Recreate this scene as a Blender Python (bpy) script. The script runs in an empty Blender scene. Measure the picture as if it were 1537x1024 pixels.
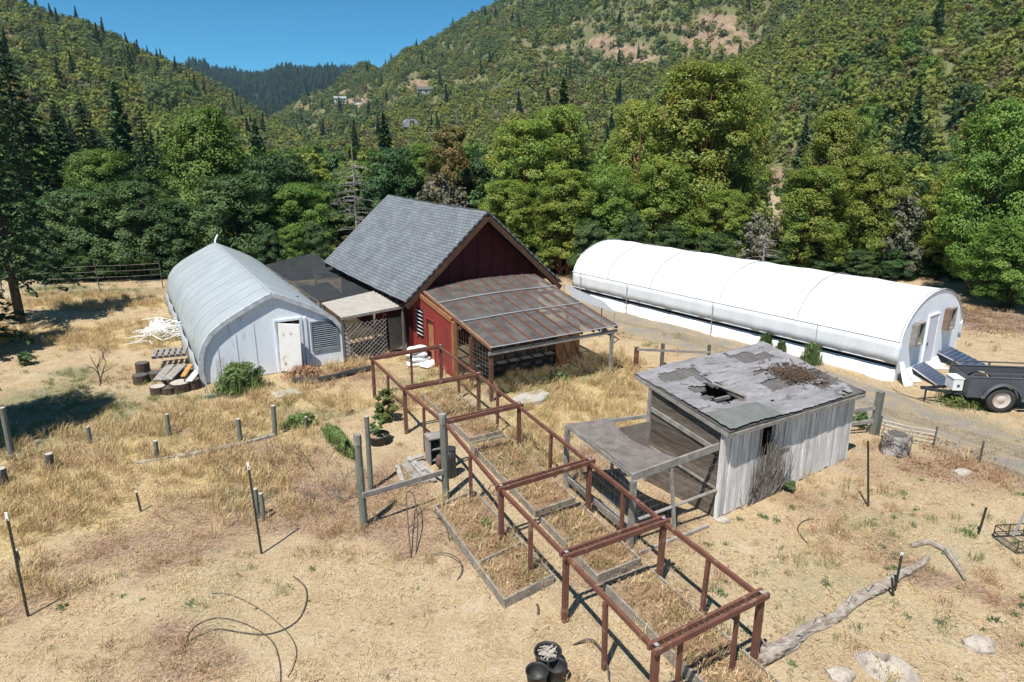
import bpy, math, random
import numpy as np
from mathutils import Vector, Matrix
R = math.radians
scene = bpy.context.scene
col = scene.collection
random.seed(7)
# ------------------------------------------------------------------ camera, sky, sun, exposure
F = 1010.0; CX, CY = 768.5, 512.0; PITCH = math.atan(297 / 1010.0); CAMH = 8.0
cam_d = bpy.data.cameras.new('camera'); cam = bpy.data.objects.new('camera', cam_d); col.objects.link(cam)
cam.location = (0, 0, CAMH); cam.rotation_euler = (math.pi / 2 - PITCH, 0, 0)
cam_d.sensor_width = 36.0; cam_d.lens = 36.0 * F / 1537.0
cam_d.clip_start = 0.1; cam_d.clip_end = 8000
scene.camera = cam
SUN_EL = R(62); SUN_AZ = math.atan2(-0.46, -0.89)          # direction towards the sun, azimuth from +Y
w = bpy.data.worlds.new('World'); scene.world = w; w.use_nodes = True
wn = w.node_tree.nodes; wl = w.node_tree.links
bg = wn['Background']; sky = wn.new('ShaderNodeTexSky'); sky.sky_type = 'NISHITA'; sky.sun_disc = False
sky.sun_elevation = SUN_EL; sky.sun_rotation = SUN_AZ; sky.air_density = 0.55; sky.dust_density = 0.0; sky.ozone_density = 4.0
tint = wn.new('ShaderNodeMixRGB'); tint.blend_type = 'MULTIPLY'; tint.inputs[0].default_value = 1.0; tint.inputs[2].default_value = (0.29, 0.86, 0.93, 1)
wl.new(sky.outputs[0], tint.inputs[1]); wl.new(tint.outputs[0], bg.inputs[0]); bg.inputs[1].default_value = 0.088
sd = bpy.data.lights.new('sun', 'SUN'); sd.energy = 4.6; sd.angle = R(0.53); sd.color = (1, 0.955, 0.88)
sun = bpy.data.objects.new('sun', sd); col.objects.link(sun)
sdir = Vector((math.sin(SUN_AZ) * math.cos(SUN_EL), math.cos(SUN_AZ) * math.cos(SUN_EL), math.sin(SUN_EL)))
sun.rotation_euler = sdir.to_track_quat('Z', 'Y').to_euler()
scene.view_settings.view_transform = 'Standard'; scene.view_settings.look = 'None'
scene.view_settings.exposure = 0.70; scene.view_settings.gamma = 1.0
scene.cycles.max_bounces = 6; scene.cycles.transparent_max_bounces = 12; scene.cycles.diffuse_bounces = 3

# ------------------------------------------------------------------ helpers: picture <-> place
def ray(px, py):
    a = (px - CX) / F; b = -(py - CY) / F
    return (a, math.cos(PITCH) + b * math.sin(PITCH), -math.sin(PITCH) + b * math.cos(PITCH))
def gp(px, py, z=0.0):
    r = ray(px, py); t = (z - CAMH) / r[2]; return Vector((r[0] * t, r[1] * t, z))
def at(px, py, Y):
    r = ray(px, py); t = Y / r[1]; return Vector((r[0] * t, Y, CAMH + r[2] * t))
def depth(p): return p[1] * math.cos(PITCH) - (p[2] - CAMH) * math.sin(PITCH)

# ------------------------------------------------------------------ numpy value noise
def vnoise(x, y, seed=0):
    x = np.asarray(x, float); y = np.asarray(y, float)
    xi = np.floor(x).astype(np.int64); yi = np.floor(y).astype(np.int64); xf = x - xi; yf = y - yi
    def h(a, b):
        n = (a * 374761393 + b * 668265263 + seed * 974634517) & 0xFFFFFFFF
        n = ((n ^ (n >> 13)) * 1274126177) & 0xFFFFFFFF
        return ((n ^ (n >> 16)) & 0xFFFF) / 65535.0
    u = xf * xf * (3 - 2 * xf); v = yf * yf * (3 - 2 * yf)
    return (h(xi, yi) * (1 - u) + h(xi + 1, yi) * u) * (1 - v) + (h(xi, yi + 1) * (1 - u) + h(xi + 1, yi + 1) * u) * v
def fbm(x, y, seed=0, o=4):
    s = 0; a = 0.5; t = 0
    for i in range(o):
        s = s + a * vnoise(np.asarray(x) * 2 ** i, np.asarray(y) * 2 ** i, seed + i); t += a; a *= 0.5
    return s / t

# ------------------------------------------------------------------ materials
def nodes_of(name):
    m = bpy.data.materials.new(name); m.use_nodes = True
    n = m.node_tree.nodes; l = m.node_tree.links
    return m, n, l, n['Principled BSDF']
def ramp(n, stops):
    r = n.new('ShaderNodeValToRGB'); e = r.color_ramp.elements
    while len(e) < len(stops): e.new(0.5)
    for i, (p, c) in enumerate(stops):
        e[i].position = p; e[i].color = (c[0], c[1], c[2], 1)
    return r
def math_(n, l, op, a, b):
    m = n.new('ShaderNodeMath'); m.operation = op
    for i, v in enumerate((a, b)):
        if v is None: continue
        if isinstance(v, (int, float)): m.inputs[i].default_value = v
        else: l.new(v, m.inputs[i])
    return m.outputs[0]
def mat(name, c1, c2=None, scale=3.0, stretch=(1, 1, 1), rough=0.8, bump=0.0, isl=0.0, metal=0.0, detail=8, fine=0.25, lo=0.35, hi=0.65, spots=None, alpha=None, spec=0.3, bscale=None):
    m, n, l, b = nodes_of(name)
    c2 = c2 or tuple(v * 0.7 for v in c1)
    tc = n.new('ShaderNodeTexCoord'); mp = n.new('ShaderNodeMapping'); mp.inputs['Scale'].default_value = stretch
    l.new(tc.outputs['Object'], mp.inputs[0])
    nz = n.new('ShaderNodeTexNoise'); nz.inputs['Scale'].default_value = scale; nz.inputs['Detail'].default_value = detail; nz.inputs['Roughness'].default_value = 0.65
    l.new(mp.outputs[0], nz.inputs['Vector'])
    f = nz.outputs[0]
    r = ramp(n, [(lo, c1), (hi, c2)]); l.new(f, r.inputs[0]); c = r.outputs[0]
    n2 = n.new('ShaderNodeTexNoise'); n2.inputs['Scale'].default_value = scale * 9; n2.inputs['Detail'].default_value = 4; l.new(mp.outputs[0], n2.inputs['Vector'])
    v = math_(n, l, 'MULTIPLY_ADD', n2.outputs[0], fine * 2); v.node.inputs[2].default_value = 1 - fine
    if isl > 0:
        g = n.new('ShaderNodeNewGeometry')
        k = math_(n, l, 'MULTIPLY_ADD', g.outputs['Random Per Island'], isl * 2); k.node.inputs[2].default_value = 1 - isl
        v = math_(n, l, 'MULTIPLY', v, k)
    h = n.new('ShaderNodeHueSaturation'); l.new(c, h.inputs['Color']); l.new(v, h.inputs['Value']); c = h.outputs[0]
    if spots:
        sc, sp_scale, thr = spots
        n3 = n.new('ShaderNodeTexNoise'); n3.inputs['Scale'].default_value = sp_scale; n3.inputs['Detail'].default_value = 6; l.new(mp.outputs[0], n3.inputs['Vector'])
        rr = ramp(n, [(thr, (0, 0, 0)), (thr + 0.06, (1, 1, 1))]); l.new(n3.outputs[0], rr.inputs[0])
        mx = n.new('ShaderNodeMixRGB'); l.new(rr.outputs[0], mx.inputs[0]); l.new(c, mx.inputs[1]); mx.inputs[2].default_value = (*sc, 1); c = mx.outputs[0]
    l.new(c, b.inputs['Base Color'])
    b.inputs['Roughness'].default_value = rough; b.inputs['Metallic'].default_value = metal; b.inputs['Specular IOR Level'].default_value = spec
    if bump:
        bp = n.new('ShaderNodeBump'); bp.inputs['Strength'].default_value = bump; bp.inputs['Distance'].default_value = 0.02
        l.new((n2 if bscale is None else nz).outputs[0], bp.inputs['Height']); l.new(bp.outputs[0], b.inputs['Normal'])
    if alpha is not None: b.inputs['Alpha'].default_value = alpha
    return m
LEAF_GAIN = {'madrone_leaves': 2.1, 'broad_green_leaves': 1.95, 'dark_oak_leaves': 1.9, 'fir_needles': 1.9, 'reddish_leaves': 1.6, 'grey_brush_leaves': 1.3, 'hill_olive_leaves': 2.6, 'hill_dark_leaves': 2.6, 'hill_russet_leaves': 1.5, 'rosemary_green': 1.55, 'green_blades': 1.35, 'green_weed_leaves': 1.35, 'golden_straw': 1.15, 'short_straw': 1.25, 'reddish_dry_weed': 1.15}
def leaf_mat(name, stops, trans=0.25, nscale=0.6, rough=0.55, objvar=0.25, huevar=0.03, isl=0.45):
    gain = LEAF_GAIN.get(name, 1.0); stops = [(p, tuple(min(.8, v * gain) for v in c)) for p, c in stops]
    m, n, l, b = nodes_of(name)
    g = n.new('ShaderNodeNewGeometry'); oi = n.new('ShaderNodeObjectInfo'); tc = n.new('ShaderNodeTexCoord')
    nz = n.new('ShaderNodeTexNoise'); nz.inputs['Scale'].default_value = nscale; nz.inputs['Detail'].default_value = 3; l.new(tc.outputs['Object'], nz.inputs['Vector'])
    a = math_(n, l, 'MULTIPLY', g.outputs['Random Per Island'], isl)
    k = math_(n, l, 'MULTIPLY_ADD', nz.outputs[0], 0.9); l.new(a, k.node.inputs[2])
    k = math_(n, l, 'SUBTRACT', k, 0.2 - (0.45 - isl) * 0.5)
    r = ramp(n, stops); l.new(k, r.inputs[0])
    h = n.new('ShaderNodeHueSaturation'); l.new(r.outputs[0], h.inputs['Color'])
    v = math_(n, l, 'MULTIPLY_ADD', oi.outputs['Random'], objvar * 2); v.node.inputs[2].default_value = 1 - objvar; l.new(v, h.inputs['Value'])
    fr = math_(n, l, 'FRACT', math_(n, l, 'MULTIPLY', oi.outputs['Random'], 7.13), None)
    hu = math_(n, l, 'MULTIPLY_ADD', fr, huevar * 2); hu.node.inputs[2].default_value = 0.5 - huevar; l.new(hu, h.inputs['Hue'])
    l.new(h.outputs[0], b.inputs['Base Color']); b.inputs['Roughness'].default_value = rough; b.inputs['Specular IOR Level'].default_value = 0.35
    if trans > 0:
        t = n.new('ShaderNodeBsdfTranslucent'); l.new(h.outputs[0], t.inputs[0]); mx = n.new('ShaderNodeMixShader'); mx.inputs[0].default_value = trans
        l.new(b.outputs[0], mx.inputs[1]); l.new(t.outputs[0], mx.inputs[2]); l.new(mx.outputs[0], n['Material Output'].inputs[0])
    return m

MT = {}
MT['grey_wood'] = mat('weathered_grey_wood', (0.30, 0.28, 0.255), (0.17, 0.155, 0.14), 5, (1, 1, 1), 0.9, 0.4, 0.22)
MT['silver_siding'] = mat('silvered_board_siding', (0.72, 0.70, 0.685), (0.43, 0.405, 0.39), 3, (3.0, 3.0, 0.35), 0.9, 0.4, 0.16)
MT['brown_siding'] = mat('brown_grey_clapboard', (0.165, 0.135, 0.11), (0.085, 0.066, 0.052), 3, (0.8, 0.8, 5), 0.9, 0.4, 0.35)
MT['dark_board'] = mat('dark_shadow_board', (0.12, 0.10, 0.085), (0.07, 0.055, 0.045), 3, (4, 4, 0.4), 0.9, 0.3, 0.2)
MT['roll_roof'] = mat('worn_roll_roofing', (0.30, 0.288, 0.30), (0.15, 0.143, 0.15), 1.1, (1.0, 3.5, 1), 0.95, 0.5, 0.0, fine=0.35, lo=0.28, hi=0.72, spots=((0.12, 0.115, 0.115), 2.0, 0.58))
MT['dark_felt'] = mat('bare_roof_felt', (0.13, 0.122, 0.118), (0.09, 0.083, 0.08), 3, rough=0.95, bump=0.3)
MT['green_roll'] = mat('grey_green_roofing', (0.165, 0.172, 0.162), (0.125, 0.132, 0.125), 4, rough=0.95, bump=0.3)
MT['debris'] = mat('pine_needle_debris', (0.15, 0.10, 0.07), (0.07, 0.045, 0.032), 9, rough=1, bump=1.0, isl=0.3)
MT['red_frame'] = mat('red_brown_stain', (0.145, 0.062, 0.042), (0.10, 0.043, 0.03), 4, rough=0.75, bump=0.3, isl=0.2, fine=0.35, spots=((0.22, 0.14, 0.10), 6, 0.60))
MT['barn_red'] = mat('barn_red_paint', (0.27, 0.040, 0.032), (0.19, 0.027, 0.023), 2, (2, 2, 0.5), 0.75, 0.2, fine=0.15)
MT['barn_shaded'] = mat('barn_red_baked_shade', (0.085, 0.010, 0.012), (0.05, 0.008, 0.009), 2, (2, 2, 0.5), 0.75, 0.2)  # darker copy of the barn red; shade under the overhangs put into the colour
MT['orange_wood'] = mat('orange_brown_wood', (0.36, 0.17, 0.075), (0.24, 0.10, 0.045), 4, (1, 1, 1), 0.7, 0.2, 0.2)
MT['rafter_red'] = mat('red_rafter_paint', (0.17, 0.065, 0.042), (0.11, 0.042, 0.03), 4, rough=0.7, isl=0.1)
MT['trim_wood'] = mat('rake_trim_wood', (0.10, 0.05, 0.028), (0.05, 0.025, 0.018), 4, rough=0.8, bump=0.2, isl=0.2)
MT['grey_plastic'] = mat('grey_plastic_film', (0.375, 0.41, 0.43), (0.315, 0.35, 0.37), 0.7, rough=0.42, fine=0.05, spec=0.5)
MT['film_seam'] = mat('film_rib_line', (0.44, 0.48, 0.495), (0.37, 0.40, 0.42), 2, rough=0.5, fine=0.05)
MT['pale_panel'] = mat('pale_blue_panel', (0.74, 0.785, 0.845), (0.67, 0.715, 0.78), 1.2, (2, 2, 0.6), 0.6, fine=0.06, spots=((0.56, 0.57, 0.58), 1.6, 0.60))
MT['grey_trim'] = mat('grey_foam_trim', (0.52, 0.54, 0.57), (0.33, 0.35, 0.38), 5, rough=0.9, bump=0.4)
MT['white_paint'] = mat('chipped_white_paint', (0.74, 0.74, 0.73), (0.66, 0.65, 0.63), 3, rough=0.7, fine=0.08, spots=((0.33, 0.25, 0.18), 3.0, 0.66))
MT['white_film'] = mat('white_poly_cover', (0.76, 0.77, 0.775), (0.70, 0.705, 0.70), 0.6, rough=0.45, fine=0.04, bump=0.25, bscale=1)
MT['white_flap'] = mat('white_curtain_film', (0.57, 0.59, 0.615), (0.52, 0.54, 0.565), 1.5, (6, 6, 0.6), 0.5, fine=0.05, bump=0.25)
MT['white_wall'] = mat('white_end_wall_film', (0.78, 0.82, 0.88), (0.72, 0.76, 0.83), 1.2, rough=0.5, fine=0.05, bump=0.15)
MT['lavender'] = mat('pale_door_paint', (0.62, 0.62, 0.70), (0.56, 0.56, 0.64), 2, rough=0.6, fine=0.05)
MT['pipe_grey'] = mat('grey_pipe', (0.42, 0.43, 0.45), (0.34, 0.35, 0.37), 5, rough=0.5, metal=0.3)
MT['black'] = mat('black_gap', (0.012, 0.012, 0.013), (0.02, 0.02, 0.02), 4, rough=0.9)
MT['black_plastic'] = mat('black_plastic', (0.022, 0.023, 0.025), (0.045, 0.045, 0.045), 6, rough=0.5)
MT['hose'] = mat('dusty_black_hose', (0.045, 0.04, 0.036), (0.09, 0.08, 0.068), 8, rough=0.7)
MT['slat'] = mat('louvre_grey', (0.24, 0.26, 0.28), (0.17, 0.185, 0.20), 3, rough=0.6, isl=0.1)
MT['slat_white'] = mat('louvre_white', (0.72, 0.73, 0.74), None, 3, rough=0.6, isl=0.05)
MT['cream_metal'] = mat('cream_corrugated', (0.40, 0.375, 0.335), (0.31, 0.285, 0.25), 2, (0.5, 3, 1), 0.55, fine=0.12)
MT['green_post'] = mat('treated_green_post', (0.175, 0.185, 0.155), (0.11, 0.115, 0.098), 4, (2, 2, 0.6), 0.9, 0.3, 0.1)
MT['dark_post'] = mat('old_dark_post', (0.13, 0.12, 0.105), (0.07, 0.065, 0.058), 5, (2, 2, 0.6), 0.95, 0.5)
MT['cut_wood'] = mat('cut_end_grain', (0.48, 0.44, 0.39), (0.36, 0.32, 0.28), 7, rough=0.9)
MT['tpost'] = mat('dark_green_steel', (0.035, 0.042, 0.035), (0.07, 0.055, 0.04), 6, rough=0.7, metal=0.3)
MT['wire'] = mat('galvanised_wire', (0.32, 0.30, 0.28), (0.22, 0.18, 0.15), 3, rough=0.5, metal=0.6)
MT['bed_board'] = mat('raised_bed_board', (0.29, 0.26, 0.225), (0.17, 0.15, 0.125), 4, rough=0.9, bump=0.35, isl=0.2)
MT['bed_soil'] = mat('dry_bed_soil', (0.33, 0.235, 0.145), (0.22, 0.15, 0.095), 4, rough=1, bump=0.8, fine=0.4)
MT['concrete'] = mat('pale_concrete', (0.42, 0.40, 0.365), (0.33, 0.31, 0.28), 4, rough=0.9, bump=0.3)
MT['stone'] = mat('lichen_stone', (0.46, 0.41, 0.35), (0.28, 0.24, 0.20), 4, rough=1, bump=0.8, fine=0.4, spots=((0.2, 0.18, 0.16), 9, 0.6))
MT['log'] = mat('bleached_log', (0.40, 0.355, 0.31), (0.20, 0.155, 0.12), 7, (1, 1, 1), 0.95, 0.8, fine=0.5, spots=((0.10, 0.07, 0.05), 5, 0.60))
MT['old_ply'] = mat('dark_mottled_plywood', (0.20, 0.175, 0.16), (0.115, 0.10, 0.095), 3, rough=0.95, bump=0.3, fine=0.4)
MT['box_brown'] = mat('weathered_brown_box', (0.23, 0.155, 0.105), (0.15, 0.10, 0.07), 4, rough=0.85, bump=0.2)
MT['pale_board'] = mat('pale_weathered_board', (0.40, 0.375, 0.35), (0.25, 0.23, 0.21), 5, rough=0.9, bump=0.3)
MT['hoop_seam'] = mat('dark_film_seam', (0.26, 0.27, 0.29), None, 3, rough=0.6)  # plain dark grey for the seam lines over the hoops
MT['bark_dark'] = mat('dark_bark', (0.10, 0.075, 0.055), (0.05, 0.036, 0.028), 3, (3, 3, 0.6), 0.95, 0.6)
MT['bark_red'] = mat('peeling_red_bark', (0.26, 0.11, 0.06), (0.11, 0.05, 0.032), 2, (3, 3, 0.6), 0.85, 0.4)
MT['bark_grey'] = mat('grey_dead_bark', (0.36, 0.335, 0.315), (0.22, 0.20, 0.19), 3, rough=0.95)
MT['twig'] = mat('dry_twig', (0.12, 0.085, 0.062), (0.07, 0.048, 0.036), 5, rough=0.95, isl=0.3)
MT['straw_twig'] = mat('grey_dry_vine', (0.20, 0.175, 0.155), (0.11, 0.095, 0.085), 5, rough=0.95, isl=0.3)
MT['bag_white'] = mat('white_bag', (0.72, 0.73, 0.74), (0.62, 0.63, 0.64), 4, rough=0.6, bump=0.3, isl=0.08)
MT['pipe_white'] = mat('white_pvc_pipe', (0.80, 0.80, 0.78), (0.70, 0.69, 0.66), 3, rough=0.5, isl=0.08)
MT['trailer_grey'] = mat('trailer_grey_paint', (0.082, 0.09, 0.102), (0.066, 0.073, 0.083), 3, rough=0.5, fine=0.12, spots=((0.16, 0.155, 0.15), 3, 0.66))
MT['white_box'] = mat('white_box_paint', (0.72, 0.72, 0.71), (0.66, 0.66, 0.65), 3, rough=0.5, fine=0.05, spots=((0.3, 0.2, 0.14), 6, 0.70))
MT['rubber'] = mat('tyre_rubber', (0.035, 0.034, 0.033), (0.055, 0.052, 0.05), 6, rough=0.85)
MT['rim'] = mat('rusty_white_rim', (0.55, 0.52, 0.49), (0.38, 0.28, 0.22), 8, rough=0.6)
MT['chrome_frame'] = mat('aluminium_frame', (0.55, 0.56, 0.57), (0.5, 0.5, 0.52), 3, rough=0.35, metal=0.8)
MT['dead_leaf'] = mat('dry_brown_leaves', (0.28, 0.16, 0.08), (0.17, 0.09, 0.05), 8, rough=1, isl=0.3)
MT['rust'] = mat('rusty_brown_metal', (0.17, 0.095, 0.062), (0.10, 0.06, 0.045), 6, rough=0.8)
MT['amber_wood'] = mat('fresh_orange_plank', (0.50, 0.28, 0.10), (0.40, 0.20, 0.07), 4, rough=0.8)

def shingles():
    m, n, l, b = nodes_of('grey_shingles')
    tc = n.new('ShaderNodeUVMap'); br = n.new('ShaderNodeTexBrick'); l.new(tc.outputs[0], br.inputs['Vector'])
    br.inputs['Scale'].default_value = 1.0; br.inputs['Brick Width'].default_value = 0.30; br.inputs['Row Height'].default_value = 0.145
    br.inputs['Mortar Size'].default_value = 0.012; br.inputs['Bias'].default_value = 0.0
    br.inputs['Color1'].default_value = (0.225, 0.247, 0.27, 1); br.inputs['Color2'].default_value = (0.165, 0.183, 0.203, 1); br.inputs['Mortar'].default_value = (0.075, 0.08, 0.088, 1)
    nz = n.new('ShaderNodeTexNoise'); nz.inputs['Scale'].default_value = 0.9; nz.inputs['Detail'].default_value = 6; l.new(tc.outputs[0], nz.inputs['Vector'])
    nf = n.new('ShaderNodeTexNoise'); nf.inputs['Scale'].default_value = 60; l.new(tc.outputs[0], nf.inputs['Vector'])
    v = math_(n, l, 'MULTIPLY_ADD', nz.outputs[0], 0.55); v.node.inputs[2].default_value = 0.52
    v2 = math_(n, l, 'MULTIPLY_ADD', nf.outputs[0], 0.5); v2.node.inputs[2].default_value = 0.75
    h = n.new('ShaderNodeHueSaturation'); l.new(br.outputs[0], h.inputs['Color']); l.new(math_(n, l, 'MULTIPLY', v, v2), h.inputs['Value'])
    l.new(h.outputs[0], b.inputs['Base Color']); b.inputs['Roughness'].default_value = 0.9; b.inputs['Specular IOR Level'].default_value = 0.2
    bp = n.new('ShaderNodeBump'); bp.inputs['Distance'].default_value = 0.02; bp.inputs['Strength'].default_value = 0.6
    l.new(br.outputs['Fac'], bp.inputs['Height']); bp.invert = True; l.new(bp.outputs[0], b.inputs['Normal'])
    return m
MT['shingle'] = shingles()
def polycarb():
    m, n, l, b = nodes_of('dirty_clear_corrugated')
    tc = n.new('ShaderNodeTexCoord'); nz = n.new('ShaderNodeTexNoise'); nz.inputs['Scale'].default_value = 2.2; nz.inputs['Detail'].default_value = 7; l.new(tc.outputs['Object'], nz.inputs['Vector'])
    r = ramp(n, [(0.35, (0.105, 0.10, 0.095)), (0.65, (0.165, 0.155, 0.145))]); l.new(nz.outputs[0], r.inputs[0]); l.new(r.outputs[0], b.inputs['Base Color'])
    b.inputs['Roughness'].default_value = 0.5; b.inputs['Specular IOR Level'].default_value = 0.35
    t = n.new('ShaderNodeBsdfTransparent'); t.inputs[0].default_value = (0.80, 0.80, 0.79, 1)
    mx = n.new('ShaderNodeMixShader'); f = math_(n, l, 'MULTIPLY_ADD', nz.outputs[0], 0.3); f.node.inputs[2].default_value = 0.52
    l.new(f, mx.inputs[0]); l.new(t.outputs[0], mx.inputs[1]); l.new(b.outputs[0], mx.inputs[2]); l.new(mx.outputs[0], n['Material Output'].inputs[0])
    return m
MT['polycarb'] = polycarb()
def netting():
    m, n, l, b = nodes_of('black_shade_net')
    tc = n.new('ShaderNodeTexCoord'); nz = n.new('ShaderNodeTexNoise'); nz.inputs['Scale'].default_value = 0.8; nz.inputs['Detail'].default_value = 5; l.new(tc.outputs['Object'], nz.inputs['Vector'])
    b.inputs['Base Color'].default_value = (0.022, 0.024, 0.028, 1); b.inputs['Roughness'].default_value = 0.8
    t = n.new('ShaderNodeBsdfTransparent'); mx = n.new('ShaderNodeMixShader'); f = math_(n, l, 'MULTIPLY_ADD', nz.outputs[0], 0.7); f.node.inputs[2].default_value = 0.56; f.node.use_clamp = True
    l.new(f, mx.inputs[0]); l.new(t.outputs[0], mx.inputs[1]); l.new(b.outputs[0], mx.inputs[2]); l.new(mx.outputs[0], n['Material Output'].inputs[0])
    return m
MT['net'] = netting()
def solar():
    m, n, l, b = nodes_of('blue_solar_cells')
    uv = n.new('ShaderNodeUVMap'); br = n.new('ShaderNodeTexBrick'); l.new(uv.outputs[0], br.inputs['Vector']); br.offset = 0.0; br.inputs['Scale'].default_value = 1
    br.inputs['Brick Width'].default_value = 0.165; br.inputs['Row Height'].default_value = 0.165; br.inputs['Mortar Size'].default_value = 0.006
    br.inputs['Color1'].default_value = (0.012, 0.022, 0.06, 1); br.inputs['Color2'].default_value = (0.016, 0.03, 0.075, 1); br.inputs['Mortar'].default_value = (0.32, 0.36, 0.42, 1)
    l.new(br.outputs[0], b.inputs['Base Color']); b.inputs['Roughness'].default_value = 0.3
    return m
MT['solar'] = solar()
def glass_dark():
    m, n, l, b = nodes_of('dark_window_glass')
    b.inputs['Base Color'].default_value = (0.02, 0.024, 0.028, 1); b.inputs['Roughness'].default_value = 0.12
    return m
MT['glass'] = glass_dark()

L_MADRONE = leaf_mat('madrone_leaves', [(0.12, (0.04, 0.07, 0.012)), (0.36, (0.085, 0.125, 0.02)), (0.60, (0.135, 0.16, 0.028)), (0.80, (0.17, 0.145, 0.035)), (0.92, (0.12, 0.05, 0.02))], 0.35, 0.9, 0.4, 0.14, 0.012)
L_MAPLE = leaf_mat('broad_green_leaves', [(0.15, (0.036, 0.066, 0.012)), (0.5, (0.072, 0.12, 0.02)), (0.85, (0.125, 0.168, 0.03))], 0.3, 0.7, 0.5, 0.14, 0.012)
L_OAK = leaf_mat('dark_oak_leaves', [(0.15, (0.014, 0.032, 0.011)), (0.5, (0.032, 0.062, 0.018)), (0.85, (0.06, 0.095, 0.026))], 0.2, 0.6, 0.5, 0.22, 0.02)
L_FIR = leaf_mat('fir_needles', [(0.15, (0.01, 0.022, 0.01)), (0.5, (0.022, 0.042, 0.015)), (0.85, (0.05, 0.07, 0.022))], 0.1, 0.5, 0.7, 0.25, 0.02)
L_RED = leaf_mat('reddish_leaves', [(0.15, (0.05, 0.07, 0.016)), (0.5, (0.13, 0.10, 0.03)), (0.85, (0.20, 0.095, 0.035))], 0.25, 0.7, 0.5, 0.1, 0.01)
L_GREYB = leaf_mat('grey_brush_leaves', [(0.15, (0.055, 0.062, 0.04)), (0.5, (0.11, 0.11, 0.075)), (0.85, (0.17, 0.145, 0.11))], 0.15, 0.9, 0.7, 0.15, 0.02)
L_HILLA = leaf_mat('hill_olive_leaves', [(0.15, (0.052, 0.064, 0.014)), (0.5, (0.090, 0.102, 0.021)), (0.85, (0.124, 0.124, 0.031))], 0.25, 0.25, 0.7, 0.24, 0.018, 0.15)
L_HILLB = leaf_mat('hill_dark_leaves', [(0.15, (0.026, 0.040, 0.013)), (0.5, (0.046, 0.064, 0.020)), (0.85, (0.072, 0.088, 0.030))], 0.2, 0.25, 0.7, 0.26, 0.02, 0.15)
L_HILLC = leaf_mat('hill_russet_leaves', [(0.15, (0.07, 0.06, 0.022)), (0.5, (0.13, 0.10, 0.04)), (0.85, (0.16, 0.13, 0.06))], 0.2, 0.25, 0.7, 0.2, 0.02, 0.15)
L_SHRUB = leaf_mat('rosemary_green', [(0.15, (0.05, 0.085, 0.025)), (0.5, (0.09, 0.135, 0.04)), (0.85, (0.13, 0.17, 0.06))], 0.25, 2, 0.6, 0.1, 0.01)
L_GRASSG = leaf_mat('green_blades', [(0.15, (0.07, 0.10, 0.025)), (0.5, (0.12, 0.145, 0.04)), (0.85, (0.17, 0.175, 0.06))], 0.2, 2, 0.7, 0.2, 0.02)
L_STRAW = leaf_mat('golden_straw', [(0.15, (0.33, 0.235, 0.115)), (0.5, (0.48, 0.36, 0.185)), (0.85, (0.63, 0.51, 0.30))], 0.15, 0.5, 0.7, 0.18, 0.015)
L_SHORT = leaf_mat('short_straw', [(0.15, (0.36, 0.26, 0.145)), (0.5, (0.48, 0.355, 0.20)), (0.85, (0.60, 0.47, 0.29))], 0.1, 0.5, 0.8, 0.18, 0.015)
L_REDGR = leaf_mat('reddish_dry_weed', [(0.15, (0.22, 0.130, 0.070)), (0.5, (0.33, 0.210, 0.112)), (0.85, (0.43, 0.31, 0.17))], 0.1, 0.5, 0.8, 0.2, 0.02)
L_WEED = leaf_mat('green_weed_leaves', [(0.15, (0.045, 0.085, 0.03)), (0.5, (0.08, 0.13, 0.045)), (0.85, (0.13, 0.17, 0.07))], 0.2, 2, 0.6, 0.2, 0.02)

# ------------------------------------------------------------------ object helpers
def tag(o, label=None, cat=None, group=None, kind=None):
    if label: o['label'] = label
    if cat: o['category'] = cat
    if group: o['group'] = group
    if kind: o['kind'] = kind
    return o
def empty(name, loc, rz=0.0, label=None, cat=None, group=None):
    o = bpy.data.objects.new(name, None); o.location = loc; o.rotation_euler = (0, 0, rz); o.empty_display_size = 0.3
    col.objects.link(o); return tag(o, label, cat, group)
def fast_mesh(name, verts, faces_n, nv, mats, mi=None, smooth=False):
    """verts (N,3); faces all nv-gons, indices (M,nv)"""
    me = bpy.data.meshes.new(name); V = np.asarray(verts, np.float32); Q = np.asarray(faces_n, np.int32)
    me.vertices.add(len(V)); me.vertices.foreach_set('co', V.ravel())
    me.loops.add(Q.size); me.loops.foreach_set('vertex_index', Q.ravel())
    me.polygons.add(len(Q)); me.polygons.foreach_set('loop_start', np.arange(0, Q.size, nv, dtype=np.int32))
    me.polygons.foreach_set('loop_total', np.full(len(Q), nv, np.int32))
    if mi is not None: me.polygons.foreach_set('material_index', np.asarray(mi, np.int32))
    me.polygons.foreach_set('use_smooth', np.full(len(Q), smooth))
    for m in (mats if isinstance(mats, (list, tuple)) else [mats]): me.materials.append(m)
    me.update(calc_edges=True); me.validate(); return me
def link(name, me, parent=None, loc=None):
    o = bpy.data.objects.new(name, me); col.objects.link(o)
    if parent is not None: o.parent = parent
    if loc is not None: o.location = loc
    return o
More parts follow.
